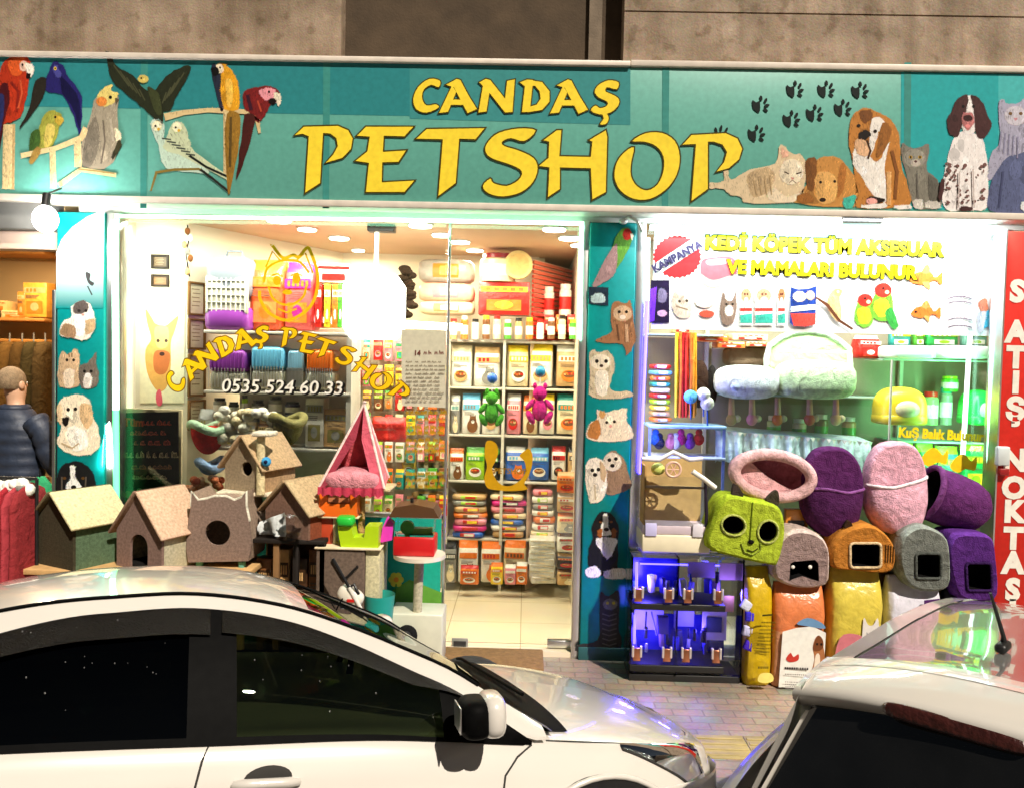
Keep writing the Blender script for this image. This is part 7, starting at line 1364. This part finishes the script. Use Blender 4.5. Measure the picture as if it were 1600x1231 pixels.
# ------------------------------------------------------------------ person in the doorway of the shop next door, seen from behind at an angle
pY = 6.75; ph = P(12, 612, pY)
pr = thing('person', 'person with cropped fair hair in navy quilted jacket and red scarf next door', 'person', (ph.x+.07, pY, ZI), 2.75)
O = pr.location
def skin(name, vs, es, rads, mat, sub=2, par=pr):
    me = bpy.data.meshes.new(name); me.from_pydata([tuple(v) for v in vs], es, []); o = bpy.data.objects.new(name, me); COL.objects.link(o)
    md = o.modifiers.new('s', 'SKIN'); md.use_smooth_shade = True
    for i, r in enumerate(rads): me.skin_vertices[0].data[i].radius = (r, r) if not isinstance(r, tuple) else r
    me.skin_vertices[0].data[0].use_root = True
    sb = o.modifiers.new('d', 'SUBSURF'); sb.levels = sub; sb.render_levels = sub
    dg = bpy.context.evaluated_depsgraph_get(); m2 = bpy.data.meshes.new_from_object(o.evaluated_get(dg)); bpy.data.objects.remove(o); bpy.data.meshes.remove(me)
    m2.name = name; m2.materials.clear(); m2.materials.append(mat)
    for p in m2.polygons: p.use_smooth = True
    o2 = bpy.data.objects.new(name, m2); COL.objects.link(o2); o2.parent = par; return o2
H_ = ph.z-ZI+.04                       # chin-to-floor reference
sh = H_-.24
JAC = M('navy_quilted_jacket', (.020, .030, .055), .55, var=.25, scale=12, bump=.3, bscale=18); SKN = M('skin', (.55, .32, .20), .55, var=.08, scale=12); TRS = M('dark_trousers', (.02, .02, .025), .85, var=.2, bump=.2)
vs = [(0, 0, .92), (0, 0, 1.12), (-.01, 0, 1.34), (.02, -.01, sh), (.03, -.02, sh+.10), (.05, -.03, sh+.20), (.06, -.03, sh+.30), (.19, .0, sh-.09), (.30, -.03, sh-.30), (.22, -.20, sh-.50), (.16, -.28, sh-.54), (-.23, .0, sh-.09), (-.32, -.05, sh-.30), (-.28, -.22, sh-.48), (-.24, -.30, sh-.50), (.10, 0, .86), (.11, -.01, .48), (.11, .02, .08), (.11, -.12, .04), (-.10, 0, .86), (-.11, -.01, .48), (-.11, .02, .08), (-.11, -.12, .04)]
es = [(0, 1), (1, 2), (2, 3), (3, 4), (4, 5), (5, 6), (3, 7), (7, 8), (8, 9), (9, 10), (3, 11), (11, 12), (12, 13), (13, 14), (0, 15), (15, 16), (16, 17), (17, 18), (0, 19), (19, 20), (20, 21), (21, 22)]
rd = [(.17, .13), (.165, .13), (.15, .11), (.07, .06), .055, .10, .085, .05, .048, .044, .035, .06, .05, .048, .035, .09, .065, .05, .04, .09, .065, .05, .04]
skin('body', vs, es, rd, SKN)
# jacket: torso and sleeves, quilted in level bands
m = MB(JAC); bands = []
for i in range(41):
    z = .80+(sh+.06-.80)*i/40; t = i/40; wv = .012*abs(sin(pi*i/4)); prof = .235+.02*sin(t*3)-.10*max(0, t-.82)/.18*1.0
    bands.append([Vector((.015*t+(prof+wv)*cos(a), (.175+wv-.05*max(0, t-.82)/.18)*sin(a), z)) for a in [2*pi*k/28 for k in range(28)]])
m.loft(bands, True, True)
for s_, ax in ((1, [(.19, 0, sh-.02), (.27, -.0, sh-.12), (.31, -.03, sh-.32), (.26, -.14, sh-.46), (.19, -.25, sh-.54)]), (-1, [(-.22, 0, sh-.02), (-.30, -.02, sh-.12), (-.33, -.05, sh-.32), (-.30, -.16, sh-.45), (-.25, -.27, sh-.50)])):
    pts = []; rr = []
    for i in range(25):
        f = i/24*(len(ax)-1); j = min(int(f), len(ax)-2); pts.append(Vector(ax[j]).lerp(Vector(ax[j+1]), f-j)); rr.append((.098-.04*i/24)+.010*abs(sin(pi*i/3)))
    m.tube(pts, rr, 14)
m.tube([Vector((.03+.085*cos(a), -.015+.085*sin(a), sh+.065)) for a in [2*pi*k/20 for k in range(20)]], .035, cyc=True); m.build('jacket', pr, False)
m = MB(TRS)
for s_ in (.105, -.105): m.tube([(s_, 0, .90), (s_*1.05, -.01, .5), (s_*1.05, .015, .09)], [.11, .085, .07], 14)
m.build('trousers', pr, False)
m = MB(CLOTH); m.tube([Vector((.20+.02*i, .10+.03*sin(i), sh+.03-.11*i)) for i in range(6)], .05, col=C((180, 30, 30))); m.build('scarf', pr, False)
HAIR = M('fair_hair', (.26, .18, .10), .8, var=.3, scale=40, bump=.5, bscale=120)
m = MB(HAIR); m.ell((.055, .005, sh+.29), (.098, .118, .118), nu=24, nv=16, zmin=-.55); m.build('hair', pr, False)
for s_ in (-1, 1): m = MB(SKN); m.ell((.06+s_*.102, -.02, sh+.255), (.014, .026, .036)); m.build('ear', pr, False)
m = MB(SKN); m.ell((.065, -.125, sh+.25), (.016, .024, .026)); m.build('nose', pr, False)
m = MB(PLAST)
for s_ in (-1, 1): m.ell((.065+s_*.034, -.112, sh+.275), (.014, .008, .008), col=C('white')); m.ell((.065+s_*.034, -.118, sh+.275), (.006, .004, .006), col=C('brown'))
m.ell((.065, -.116, sh+.20), (.028, .008, .008), col=C((160, 80, 70))); m.build('face', pr, False)
m = MB(SKN)                           # hands with five fingers, loosely curled
for hx, hy, hz, s_ in ((.165, -.29, sh-.55, 1), (-.235, -.31, sh-.51, -1)):
    m.ell((hx, hy-.03, hz-.01), (.038, .05, .022))
    for i in range(4): b0 = Vector((hx-.027+.018*i, hy-.07, hz)); L_ = (.036, .043, .040, .030)[i]; m.tube([b0, b0+Vector((0, -L_, -.008)), b0+Vector((0, -L_*1.3, -.035)), b0+Vector((0, -L_*1.0, -.055))], [.010, .0095, .009, .007], 8)
    b0 = Vector((hx-s_*.034, hy-.02, hz)); m.tube([b0, b0+Vector((-s_*.02, -.025, -.005)), b0+Vector((-s_*.018, -.055, -.02))], [.012, .011, .008], 8)
m.build('hands', pr, False)
# ------------------------------------------------------------------ cars
PAINT = M('white_car_paint', (.62, .59, .54), .28, var=.03, scale=3, coat=1.0)
CGL = glass('tinted_car_glass', (.17, .20, .13), .85, 1.5); CGD = glass('dark_car_glass', (.02, .022, .02), .9, 1.5)
TRIMB = M('black_trim', (.003, .003, .003), .55, var=.3, scale=30, spec=.03); RUB = M('tyre_rubber', (.02, .02, .02), .85, var=.2, bump=.2)
DROPS = M('wet_deflector', (.012, .010, .008), .22, var=.5, scale=60, bump=1.0, bscale=170, spec=.45)
SEAT = M('dark_seat_fabric', (.02, .02, .02), .9, var=.3, scale=20); GAP = M('panel_gap', (.03, .028, .025), .9); RIM = M('alloy_rim', (.5, .5, .5), .3, .9)
def curve(kn):
    xs = [k[0] for k in kn]; ys = [k[1] for k in kn]; n = len(xs)
    ms = [0]*n
    for i in range(n):
        if i == 0: ms[i] = (ys[1]-ys[0])/(xs[1]-xs[0])
        elif i == n-1: ms[i] = (ys[-1]-ys[-2])/(xs[-1]-xs[-2])
        else:
            d0 = (ys[i]-ys[i-1])/(xs[i]-xs[i-1]); d1 = (ys[i+1]-ys[i])/(xs[i+1]-xs[i]); ms[i] = 0 if d0*d1 < 0 else (d0+d1)/2
    def f(x):
        if x <= xs[0]: return ys[0]
        if x >= xs[-1]: return ys[-1]
        i = max(j for j in range(n) if xs[j] <= x); i = min(i, n-2); h = xs[i+1]-xs[i]; t = (x-xs[i])/h
        return (2*t**3-3*t*t+1)*ys[i]+(t**3-2*t*t+t)*h*ms[i]+(-2*t**3+3*t*t)*ys[i+1]+(t**3-t*t)*h*ms[i+1]
    return f
def cr(pts, t):                       # smooth curve through a cross-section, t 0..1
    n = len(pts)-1; f = min(max(t, 0), 1)*n; i = min(int(f), n-1); u = f-i
    p0 = pts[max(i-1, 0)]; p1 = pts[i]; p2 = pts[i+1]; p3 = pts[min(i+2, n)]
    return tuple(.5*((2*p1[a])+(-p0[a]+p2[a])*u+(2*p0[a]-5*p1[a]+4*p2[a]-p3[a])*u*u+(-p0[a]+3*p1[a]-3*p2[a]+p3[a])*u**3) for a in (0, 1))
class Car:
    """a measured back from the nose, s = -1 the right-hand side"""
    def __init__(s, yb, ym, ze, zc, L, zlo=.20): s.yb, s.ym, s.ze, s.zc, s.L, s.zlo = yb, ym, ze, zc, L, zlo; s.a0 = .16
    def sec(s, a):
        yb, ym, ze, zc = s.yb(a), s.ym(a), s.ze(a), s.zc(a)
        return [(0, zc), (yb*.45, zc-(zc-ze)*.10), (yb*.75, zc-(zc-ze)*.40), (yb*.93, ze+.012), (yb, ze-.02), (yb+(ym-yb)*.45, ze-.09), (yb+(ym-yb)*.78, ze-.17), (ym, ze*.35+.33), (ym-.005, .40), (ym-.035, .28), (ym-.14, s.zlo)]
    def S(s, a, t, sd, off=0):
        y, z = cr(s.sec(a), t)
        if off:
            y1, z1 = cr(s.sec(a), min(1, t+.01)); y0, z0 = cr(s.sec(a), max(0, t-.01)); dy, dz = y1-y0, z1-z0; l = hypot(dy, dz) or 1; y += -dz/l*off; z += dy/l*off
        return Vector((-a, sd*y, z))
    def body(s, m, na=90, nt_=44):
        for sd in (-1, 1):
            m.grid([[s.S(s.a0+(s.L-s.a0)*i/na, j/nt_, sd) for j in range(nt_+1)] for i in range(na+1)])
        for a in (s.a0, s.L):
            r = [s.S(a, j/nt_, -1) for j in range(nt_+1)]; q = [s.S(a, j/nt_, 1) for j in range(nt_+1)]; m.grid([r, q])
    def patch(s, m, a0, a1, t0, t1, sd, off, n=14, nt_=8, **k):
        """t0(a), t1(a)"""
        m.grid([[s.S(a0+(a1-a0)*i/n, t0(i/n)+(t1(i/n)-t0(i/n))*j/nt_, sd, off) for j in range(nt_+1)] for i in range(n+1)], **k)
    def line(s, m, pts, sd, r=.004, **k): m.tube([s.S(a, t, sd, .001) for a, t in pts], r, 6, **k)
def wheel(parent, x, y, r, sd, dz=0):
    m = MB(RUB); y1 = y; y0 = y-sd*.20
    m.loft([[Vector((x+q*cos(a), yy, r+dz+q*sin(a))) for a in [2*pi*k/40 for k in range(40)]] for yy, q in ((y0, r*.9), (y0+sd*.02, r), (y1-sd*.02, r), (y1, r*.93), (y1+sd*.002, r*.70))], True, True); t = m.build('wheel', parent, False)
    m = MB(RIM); m.cyl((x, y1-sd*.004, r+dz), (x, y1+sd*.006, r+dz), r*.68, n=32, mat=BLACKP)
    for k in range(5):
        a = 2*pi*k/5; m.box((x+r*.34*cos(a), y1+sd*.012, r+dz+r*.34*sin(a)), (r*.64, .02, .07), .006, Euler((0, -a, 0)))
    m.cyl((x, y1, r+dz), (x, y1+sd*.024, r+dz), r*.16, n=16); m.tube([(x+r*.68*cos(a), y1+sd*.006, r+dz+r*.68*sin(a)) for a in [2*pi*k/32 for k in range(32)]], .014, 8, cyc=True); o = m.build('rim', t, False)
# ---- white saloon, nose to the right
CX, CY, PHI, LEAN = .857, 4.03, .366, -.15
car = thing('white_saloon', 'white four door saloon parked nose right before the shop, lower left of the photo', 'car', (CX, CY, 0), PHI)
car.rotation_euler = Euler((LEAN, .01, PHI), 'XYZ'); car.scale = (.96, .96, .96)
yb = curve([(.16, .40), (.20, .50), (.28, .60), (.42, .71), (.6, .79), (1.0, .81), (1.6, .83), (2.4, .835), (3.2, .825), (3.9, .78), (4.3, .72), (4.5, .62)])
ym = curve([(.16, .46), (.20, .57), (.28, .68), (.42, .80), (.6, .875), (1.0, .90), (2.4, .905), (3.6, .895), (4.2, .84), (4.5, .72)])
ze = curve([(.16, .53), (.20, .565), (.28, .60), (.42, .655), (.7, .72), (1.0, .765), (1.2, .795), (1.75, .885), (2.3, .935), (2.9, .985), (3.5, 1.02), (4.1, 1.03), (4.5, .97)])
zc = curve([(.16, .56), (.20, .62), (.28, .65), (.42, .71), (.7, .785), (1.0, .835), (1.15, .84), (1.5, .88), (3.6, 1.05), (3.9, 1.08), (4.3, 1.08), (4.5, 1.02)])
K = Car(yb, ym, ze, zc, 4.5)
m = MB(PAINT); K.body(m); body = m.build('body', car, False)
zt = curve([(1.17, .80), (1.30, .895), (1.45, 1.0), (1.61, 1.08), (1.84, 1.195), (2.07, 1.287), (2.4, 1.354), (2.7, 1.356), (2.98, 1.322), (3.3, 1.23), (3.62, 1.08)])
yr = curve([(1.08, .77), (1.3, .715), (1.45, .68), (1.7, .625), (2.0, .575), (2.4, .555), (3.0, .56), (3.5, .60), (3.95, .68)])
zr = curve([(1.05, .80), (1.3, .965), (1.45, 1.065), (1.61, 1.145), (1.84, 1.25), (2.07, 1.335), (2.4, 1.40), (2.7, 1.405), (3.0, 1.385), (3.3, 1.32), (3.6, 1.20), (3.95, 1.06)])
zk = curve([(1.02, .81), (1.3, .955), (1.61, 1.135), (1.95, 1.325), (2.15, 1.40), (2.5, 1.45), (2.9, 1.45), (3.2, 1.41), (3.5, 1.29), (3.95, 1.08)])
def side(a, f, sd, off=0):            # cabin side: f 0 at the belt, 1 at the roof line
    z0, y0 = ze(a)-.005, yb(a)-.012; z1, y1 = zr(a), yr(a); bulge = .03*sin(pi*f)
    return Vector((-a, sd*(y0+(y1-y0)*f+bulge+off), z0+(z1-z0)*f))
def ftop(a): z0 = ze(a)-.005; return min(.97, max(.02, (zt(a)-z0)/max(.02, zr(a)-z0)))
def roof(a, y): k_ = y/yr(a); return Vector((-a, y, zr(a)+(zk(a)-zr(a))*max(0, 1-abs(k_)**2.2)))
N = 70; A0, A1 = 1.06, 3.93
# roof with its front and rear posts
def roofgrid(a0, a1, k0, k1, n=40, nk=20, off=0): return [[roof(a0+(a1-a0)*i/n, (k0+(k1-k0)*j/nk)*yr(a0+(a1-a0)*i/n))+Vector((0, 0, off)) for j in range(nk+1)] for i in range(n+1)]
m = MB(PAINT); m.grid(roofgrid(1.98, 3.26, -1, 1)); m.build('roof', car, False)
for sd in (-1, 1):
    m = MB(PAINT); m.grid(roofgrid(A0, 1.98, sd*.90, sd*1.0, 20, 3)); m.grid(roofgrid(3.26, A1, sd*.86, sd*1.0, 20, 3))
    m.grid([[side(a, ftop(a)+(1-ftop(a))*j/4, sd) for j in range(5)] for a in [A0+.05+(A1-A0-.05)*i/N for i in range(N+1)]])
    m.grid([[side(a, f, sd) for f in [j/8 for j in range(9)]] for a in [3.52+(A1-3.52)*i/10 for i in range(11)]]); m.build('roof_post', car, False)
m = MB(CGL); m.grid(roofgrid(1.03, 1.98, -.90, .90, 20, 16, -.004)); m.build('windscreen', car, False)
m = MB(CGD); m.grid(roofgrid(3.26, 3.93, -.86, .86, 14, 12, -.004)); m.build('rear_window', car, False)
m = MB(TRIMB); m.grid([[K.S(.98+.12*i/6, j/16*.27, sd*1, .006) for j in range(17)] for i in range(7) for sd in (-1,)]); m.grid([[K.S(.98+.12*i/6, j/16*.27, 1, .006) for j in range(17)] for i in range(7)])
m.tube([K.S(1.03, .25, 1, .02), K.S(1.06, .15, 1, .03), K.S(1.04, .1, -1, .03)], .008, 6); m.build('wiper_cowl', car, False)
for sd in (-1, 1):
    def strip_(m, a0, a1, f0, f1, off, n=24, nf=6): m.grid([[side(a0+(a1-a0)*i/n, f0(a0+(a1-a0)*i/n)+(f1(a0+(a1-a0)*i/n)-f0(a0+(a1-a0)*i/n))*j/nf, sd, off) for j in range(nf+1)] for i in range(n+1)])
    lo = lambda a: .035
    for (a0, a1, mt, nm) in ((1.50, 2.26, CGL, 'front_side_window'), (2.40, 3.20, CGD, 'rear_side_window')):
        m = MB(mt); strip_(m, a0, a1, lo, lambda a: ftop(a)-.03, .002); m.build(nm, car, False)
    m = MB(TRIMB)
    strip_(m, 1.17, 1.52, lambda a: .0, lambda a: ftop(a), .004); strip_(m, 2.25, 2.41, lambda a: .0, lambda a: ftop(a), .005); strip_(m, 3.19, 3.60, lambda a: .0, lambda a: ftop(a), .004)
    strip_(m, 1.5, 3.3, lambda a: ftop(a)-.055, lambda a: ftop(a)+.004, .005, 40, 2); strip_(m, 1.2, 3.6, lambda a: -.01, lambda a: .045, .008, 40, 2); m.build('window_trim', car, False)
    m = MB(DROPS); m.grid([[side(a, ftop(a)-f*(.15 if a > 1.62 else .15*(a-1.4)/.22), sd, .010+.016*f) for f in [j/4 for j in range(5)]] for a in [1.42+(2.30-1.42)*i/30 for i in range(31)]]); m.grid([[side(a, ftop(a)-f*.17, sd, .010+.016*f) for f in [j/4 for j in range(5)]] for a in [2.34+(3.25-2.34)*i/30 for i in range(31)]]); m.build('rain_deflector', car, False)
    r_ = random.Random(3+sd); m = MB(M('water_drops', (.12, .12, .12), .15, spec=.5, coat=.3))
    for i in range(46):
        a = r_.uniform(1.7, 3.15); f = ftop(a)*(1-abs(r_.gauss(0, .32)))-.02
        if f > .06 and not 2.24 < a < 2.42: rr = r_.uniform(.0012, .0035); m.ell(side(a, f, sd, .004 if f < ftop(a)-.17 else .014), (rr, rr*.6, rr*1.2), nu=6, nv=4)
    m.build('water_drops', car, False)['kind'] = 'stuff'
    m = MB(TRIMB); m.tube([side(a, 1.0, sd, .002)+Vector((0, 0, .003)) for a in [1.35+2.3*i/40 for i in range(41)]], .007, 6); m.build('roof_moulding', car, False)
    m = MB(GAP); K.line(m, [(2.335, .36), (2.36, .45), (2.38, .55), (2.37, .65), (2.33, .8)], sd); m.build('panel_gap', car, False); m = MB(GAP); K.line(m, [(1.17, .37), (1.24, .44), (1.30, .52), (1.32, .62), (1.32, .8)], sd); m.build('panel_gap', car, False); m = MB(GAP); K.line(m, [(3.3, .36), (3.4, .5), (3.45, .6)], sd); m.build('panel_gap', car, False); m = MB(GAP)
    K.line(m, [(1.10, .33), (.9, .335), (.7, .34), (.55, .345), (.42, .33)], sd, .0035); K.line(m, [(.42, .33), (.28, .2), (.2, 0)], sd, .0035); m.build('panel_gap', car, False)
    m = MB(PAINT); hp = [K.S(2.05+.03*i, .545, sd, .034 if 0 < i < 7 else .008) for i in range(8)]; m.tube(hp, [.013]+[.017]*6+[.013], 8); h = m.build('door_handle', car, False); m = MB(GAP); m.ell(K.S(2.15, .53, sd, .0), (.08, .012, .045)); m.build('handle_recess', car, False)
    m = MB(PAINT); hp = [K.S(3.08+.03*i, .545, sd, .034 if 0 < i < 7 else .008) for i in range(8)]; m.tube(hp, [.013]+[.017]*6+[.013], 8); m.build('door_handle', car, False)
    # door mirror
    mp = Vector((-1.42, sd*.985, .965))
    m = MB(TRIMB); m.ell(mp+Vector((-.035, 0, 0)), (.058, .095, .070), Euler((0, 0, sd*.12)), e=.6, e2=.7); m.tube([mp+Vector((0, -sd*.05, -.05)), mp+Vector((.0, -sd*.19, -.09))], .032, 8); mo = m.build('door_mirror', car, False)
    m = MB(PAINT); m.ell(mp+Vector((.030, 0, .004)), (.046, .102, .074), Euler((0, 0, sd*.12)), e=.6, e2=.7); m.build('mirror_cap', mo, False)
    m = MB(CHROME); m.box(mp+Vector((-.094, 0, .005)), (.006, .13, .09), .004, Euler((0, 0, sd*.12))); m.build('mirror_glass', mo, False)
    # headlamp
    HL = M('headlamp_chrome', (.55, .56, .55), .12, .9, .5, 60, bump=.6, bscale=50); LEN = glass('headlamp_lens', (.9, .92, .92), .9, 1.5)
    hb0 = lambda f: .345+.04*f*0; 
    up = lambda f: .335+.025*f; dn = lambda f: .62-.235*f**.8
    m = MB(HL); K.patch(m, .36, .78, up, dn, sd, .003); o = m.build('headlamp', car, False)
    m = MB(LEN); K.patch(m, .35, .79, lambda f: up(f)-.006, lambda f: dn(f)+.006, sd, .012); m.build('lens', o, False)
    m = MB(GAP); m.tube([K.S(.36+.42*i/14, dn(i/14)+.008, sd, .004) for i in range(15)]+[K.S(.78, up(1), sd, .004)], .006, 6); m.build('surround', o, False)
    for wx in (.92, 3.57):
        m = MB(BLACKP); m.prism([(-wx+.372*cos(a), sd*.909, .285+.372*sin(a)) for a in [pi*k/24 for k in range(25)]], (0, -sd*.05, 0)); m.build('wheel_arch', car, False)
        m = MB(PAINT); m.tube([(-wx+.378*cos(a), sd*.907, .285+.378*sin(a)) for a in [pi*k/24 for k in range(25)]], .012, 8); m.build('arch_lip', car, False)
    for wx in (.92, 3.57): wheel(car, -wx, sd*.922, .325, sd, sd*.90*.15)
    m = MB(M('tail_lamp_red', (.4, .02, .02), .2, coat=.5)); K.patch(m, 4.15, 4.46, lambda f: .36, lambda f: .52, sd, .006); m.build('tail_lamp', car, False)
    m = MB(M('door_side_strip', (.70, .67, .61), .4)); m.tube([K.S(1.25+2.2*i/30, .62, sd, .004) for i in range(31)], .006, 6); m.build('door_strip', car, False)
m = MB(SEAT)
for y in (-.36, .36):
    m.ell((-2.30, y, .78), (.10, .24, .34), Euler((0, -.22, 0)), e=.6); m.ell((-2.42, y, 1.13), (.06, .13, .095), e=.7); m.box((-2.10, y, .52), (.5, .48, .16), .05); m.cyl((-2.40, y-.05, 1.0), (-2.42, y-.05, 1.1), .008, n=6); m.cyl((-2.40, y+.05, 1.0), (-2.42, y+.05, 1.1), .008, n=6)
m.ell((-3.15, 0, .80), (.12, .62, .34), Euler((0, -.25, 0)), e=.5); m.box((-1.42, 0, .78), (.42, 1.4, .16), .06); m.tube([Vector((-1.72+.04*cos(a), .36+.17*sin(a)*1.0, .84+.17*cos(a))) for a in [2*pi*k/24 for k in range(24)]], .016, 8, cyc=True); m.box((-2.4, 0, .28), (2.6, 1.5, .04)); m.build('seats', car, False)
m = MB(BLACKP); m.tube([roof(1.72, 0)+Vector((0, 0, -.02)), roof(1.72, 0)+Vector((-.03, 0, -.07))], .01, 6); m.box(roof(1.72, 0)+Vector((-.04, 0, -.10)), (.03, .2, .06), .012); m.build('inside_mirror', car, False)
m = MB(FUR); m.ell((-1.80, .30, 1.10), (.06, .05, .055), col=C((170, 160, 30))); m.cyl((-1.78, .30, 1.15), (-1.74, .2, 1.25), .004, n=6, col=C('black')); m.build('hanging_charm', car, False)
m = MB(BLACKP); m.box((-.165, 0, .36), (.03, .8, .14), .012); m.build('grille', car, False)
# ---- white hatchback at the right, seen from its rear left corner
RX0, RY0, RPHI = 1.21, 2.055, radians(48)
hb2 = thing('white_hatchback', 'white hatchback with roof antenna seen from behind at the lower right corner', 'car', (RX0, RY0, 0), RPHI)
# here a is measured forward from the rear edge of the roof, x = a
ryr = curve([(0, .50), (.15, .525), (.5, .56), (1.2, .585), (1.8, .575), (2.5, .66)])
rzr = curve([(0, 1.385), (.15, 1.38), (.5, 1.355), (1.0, 1.335), (1.5, 1.30), (1.8, 1.25), (2.5, .94)])
rzk = curve([(0, 1.45), (.15, 1.455), (.5, 1.42), (1.0, 1.385), (1.5, 1.345), (1.8, 1.28), (2.5, .96)])
def rroof(a, y): k_ = y/ryr(a); return Vector((a, y, rzr(a)+(rzk(a)-rzr(a))*max(0, 1-abs(k_)**2.4)))
def rgrid(a0, a1, k0, k1, n=30, nk=16, off=0): return [[rroof(a0+(a1-a0)*i/n, (k0+(k1-k0)*j/nk)*ryr(a0+(a1-a0)*i/n))+Vector((0, 0, off)) for j in range(nk+1)] for i in range(n+1)]
m = MB(M('glass_roof', (.26, .26, .25), .15, var=.2, scale=4, coat=1.0, spec=.8)); m.grid(rgrid(.20, 1.72, -.86, .86)); m.build('roof_panel', hb2, False)
m = MB(PAINT)
for s_ in (-1, 1): m.grid(rgrid(.16, 2.5, s_*.86, s_*1.0, 40, 4, .004))
m.grid(rgrid(.12, .21, -1, 1, 4, 20, .004)); m.build('roof_rail', hb2, False)
# spoiler: rounded bar across the rear edge
m = MB(PAINT); rows_ = []
for j in range(25):
    k_ = -1+2*j/24; y = k_*.535; e_ = .05*abs(k_)**3; z = rzr(.1)+(rzk(.1)-rzr(.1))*max(0, 1-abs(k_)**2.4)
    rows_.append([Vector((x+e_, y, z+dz)) for x, dz in ((.16, .006), (.05, -.004), (-.06, -.022), (-.085, -.036), (-.08, -.055), (-.05, -.082), (.02, -.10), (.12, -.10))])
m.grid(rows_); m.build('spoiler', hb2, False)
m = MB(M('brake_lamp_red', (.045, .010, .008), .3, var=.4, scale=60, bump=.3, coat=.3)); m.ell((-.074, .10, rzk(.1)-.060), (.020, .17, .022), Euler((0, .35, 0)), e=.5, e2=.4); m.build('brake_lamp', hb2, False)
# tailgate glass and body
def tg(f, k_, off=0): return Vector((-.02-.26*f-.06*(1-abs(k_)**2)-off, k_*(.50+.13*f), 1.30-.415*f+.06*(1-k_*k_)*(1-f)))
m = MB(M('black_rear_glass', (.006, .006, .006), .06, var=.3, scale=8, coat=.8)); m.grid([[tg(-.1+1.1*i/12, -.972+1.944*j/20, .004) for j in range(21)] for i in range(13)]); m.build('rear_window', hb2, False)
m = MB(PAINT); m.grid([[tg(i/12, k_) for k_ in (-1.0, -.972)] for i in range(13)]); m.grid([[tg(i/12, k_) for k_ in (.972, 1.0)] for i in range(13)])
def lowb(f, k_): return Vector((-.28-.06*(1-abs(k_)**2)-.12*sin(f*1.6), k_*(.64+.16*sin(f*1.5)), .905-.62*f))
m.grid([[lowb(i/14, -1+2*j/24) for j in range(25)] for i in range(15)]); m.build('tailgate', hb2, False)
hy = curve([(-.30, .74), (-.1, .79), (.4, .85), (2.0, .86), (2.9, .84), (3.3, .76), (3.6, .5)]); hz = curve([(-.30, .90), (.0, .95), (1.0, .98), (2.3, .95), (2.6, .95), (3.2, .84), (3.6, .62)])
def ylow(x): t = min(1, max(0, (x+.12)/1.3)); return .625+(hy(x)-.08-.625)*t*t*(3-2*t)
for sd in (-1, 1):
    m = MB(PAINT)
    m.grid([[Vector((x, sd*(hy(x)-(.08*(1-j/2) if j < 2 else 0)-(.05 if j > 6 else 0)), hz(x)+.012-(hz(x)-.2)*max(0, (j-1))/7 if j else hz(x)+.02)) for j in range(9)] for x in [-.30+3.9*i/50 for i in range(51)]])
    m.grid([[Vector((x, sd*hy(x)*k_, hz(x)+.03*(1-k_*k_))) for k_ in (0, .3, .6, .85, .93)] for x in [2.35+1.25*i/20 for i in range(21)]])
    m.grid([[Vector((x, sd*(ylow(x)*(1-f)+ryr(max(0, x))*f), hz(x)*(1-f)+rzr(max(0, x))*f)) for f, x in [(f, -.02-.27*(1-f)+(.45+.27*(1-f))*i/8) for f in (0, .2, .4, .6, .8, 1)]] for i in range(9)])
    m.build('body_side', hb2, False)
    m = MB(CGD); m.grid([[Vector((x, sd*(ylow(x)*(1-f)+ryr(x)*f), hz(x)*(1-f)+rzr(x)*f)) for f in (.04, .3, .7, .96)] for x in [.42+1.9*i/16 for i in range(17)]]); m.build('side_window', hb2, False)
    m = MB(M('hatch_tail_lamp', (.45, .05, .03), .15, var=.3, scale=40, coat=.8)); m.ell((-.25, sd*.70, .80), (.10, .10, .15), Euler((0, .2, 0)), e=.6); m.build('tail_lamp', hb2, False)
    for wx in (.35, 2.85): wheel(hb2, wx, sd*.86, .31, sd)
m = MB(CGL); m.grid(rgrid(1.74, 2.5, -.86, .86, 14, 12, -.003)); m.build('windscreen', hb2, False)
m = MB(BLACKP); b0 = rroof(.60, .14); m.box(b0+Vector((.0, 0, .018)), (.08, .035, .028), .01); m.tube([b0+Vector((.01, 0, .02)), b0+Vector((.0, 0, .05)), b0+Vector((-.05, .03, .19))], [.012, .007, .0045], 8); m.build('antenna', hb2, False)
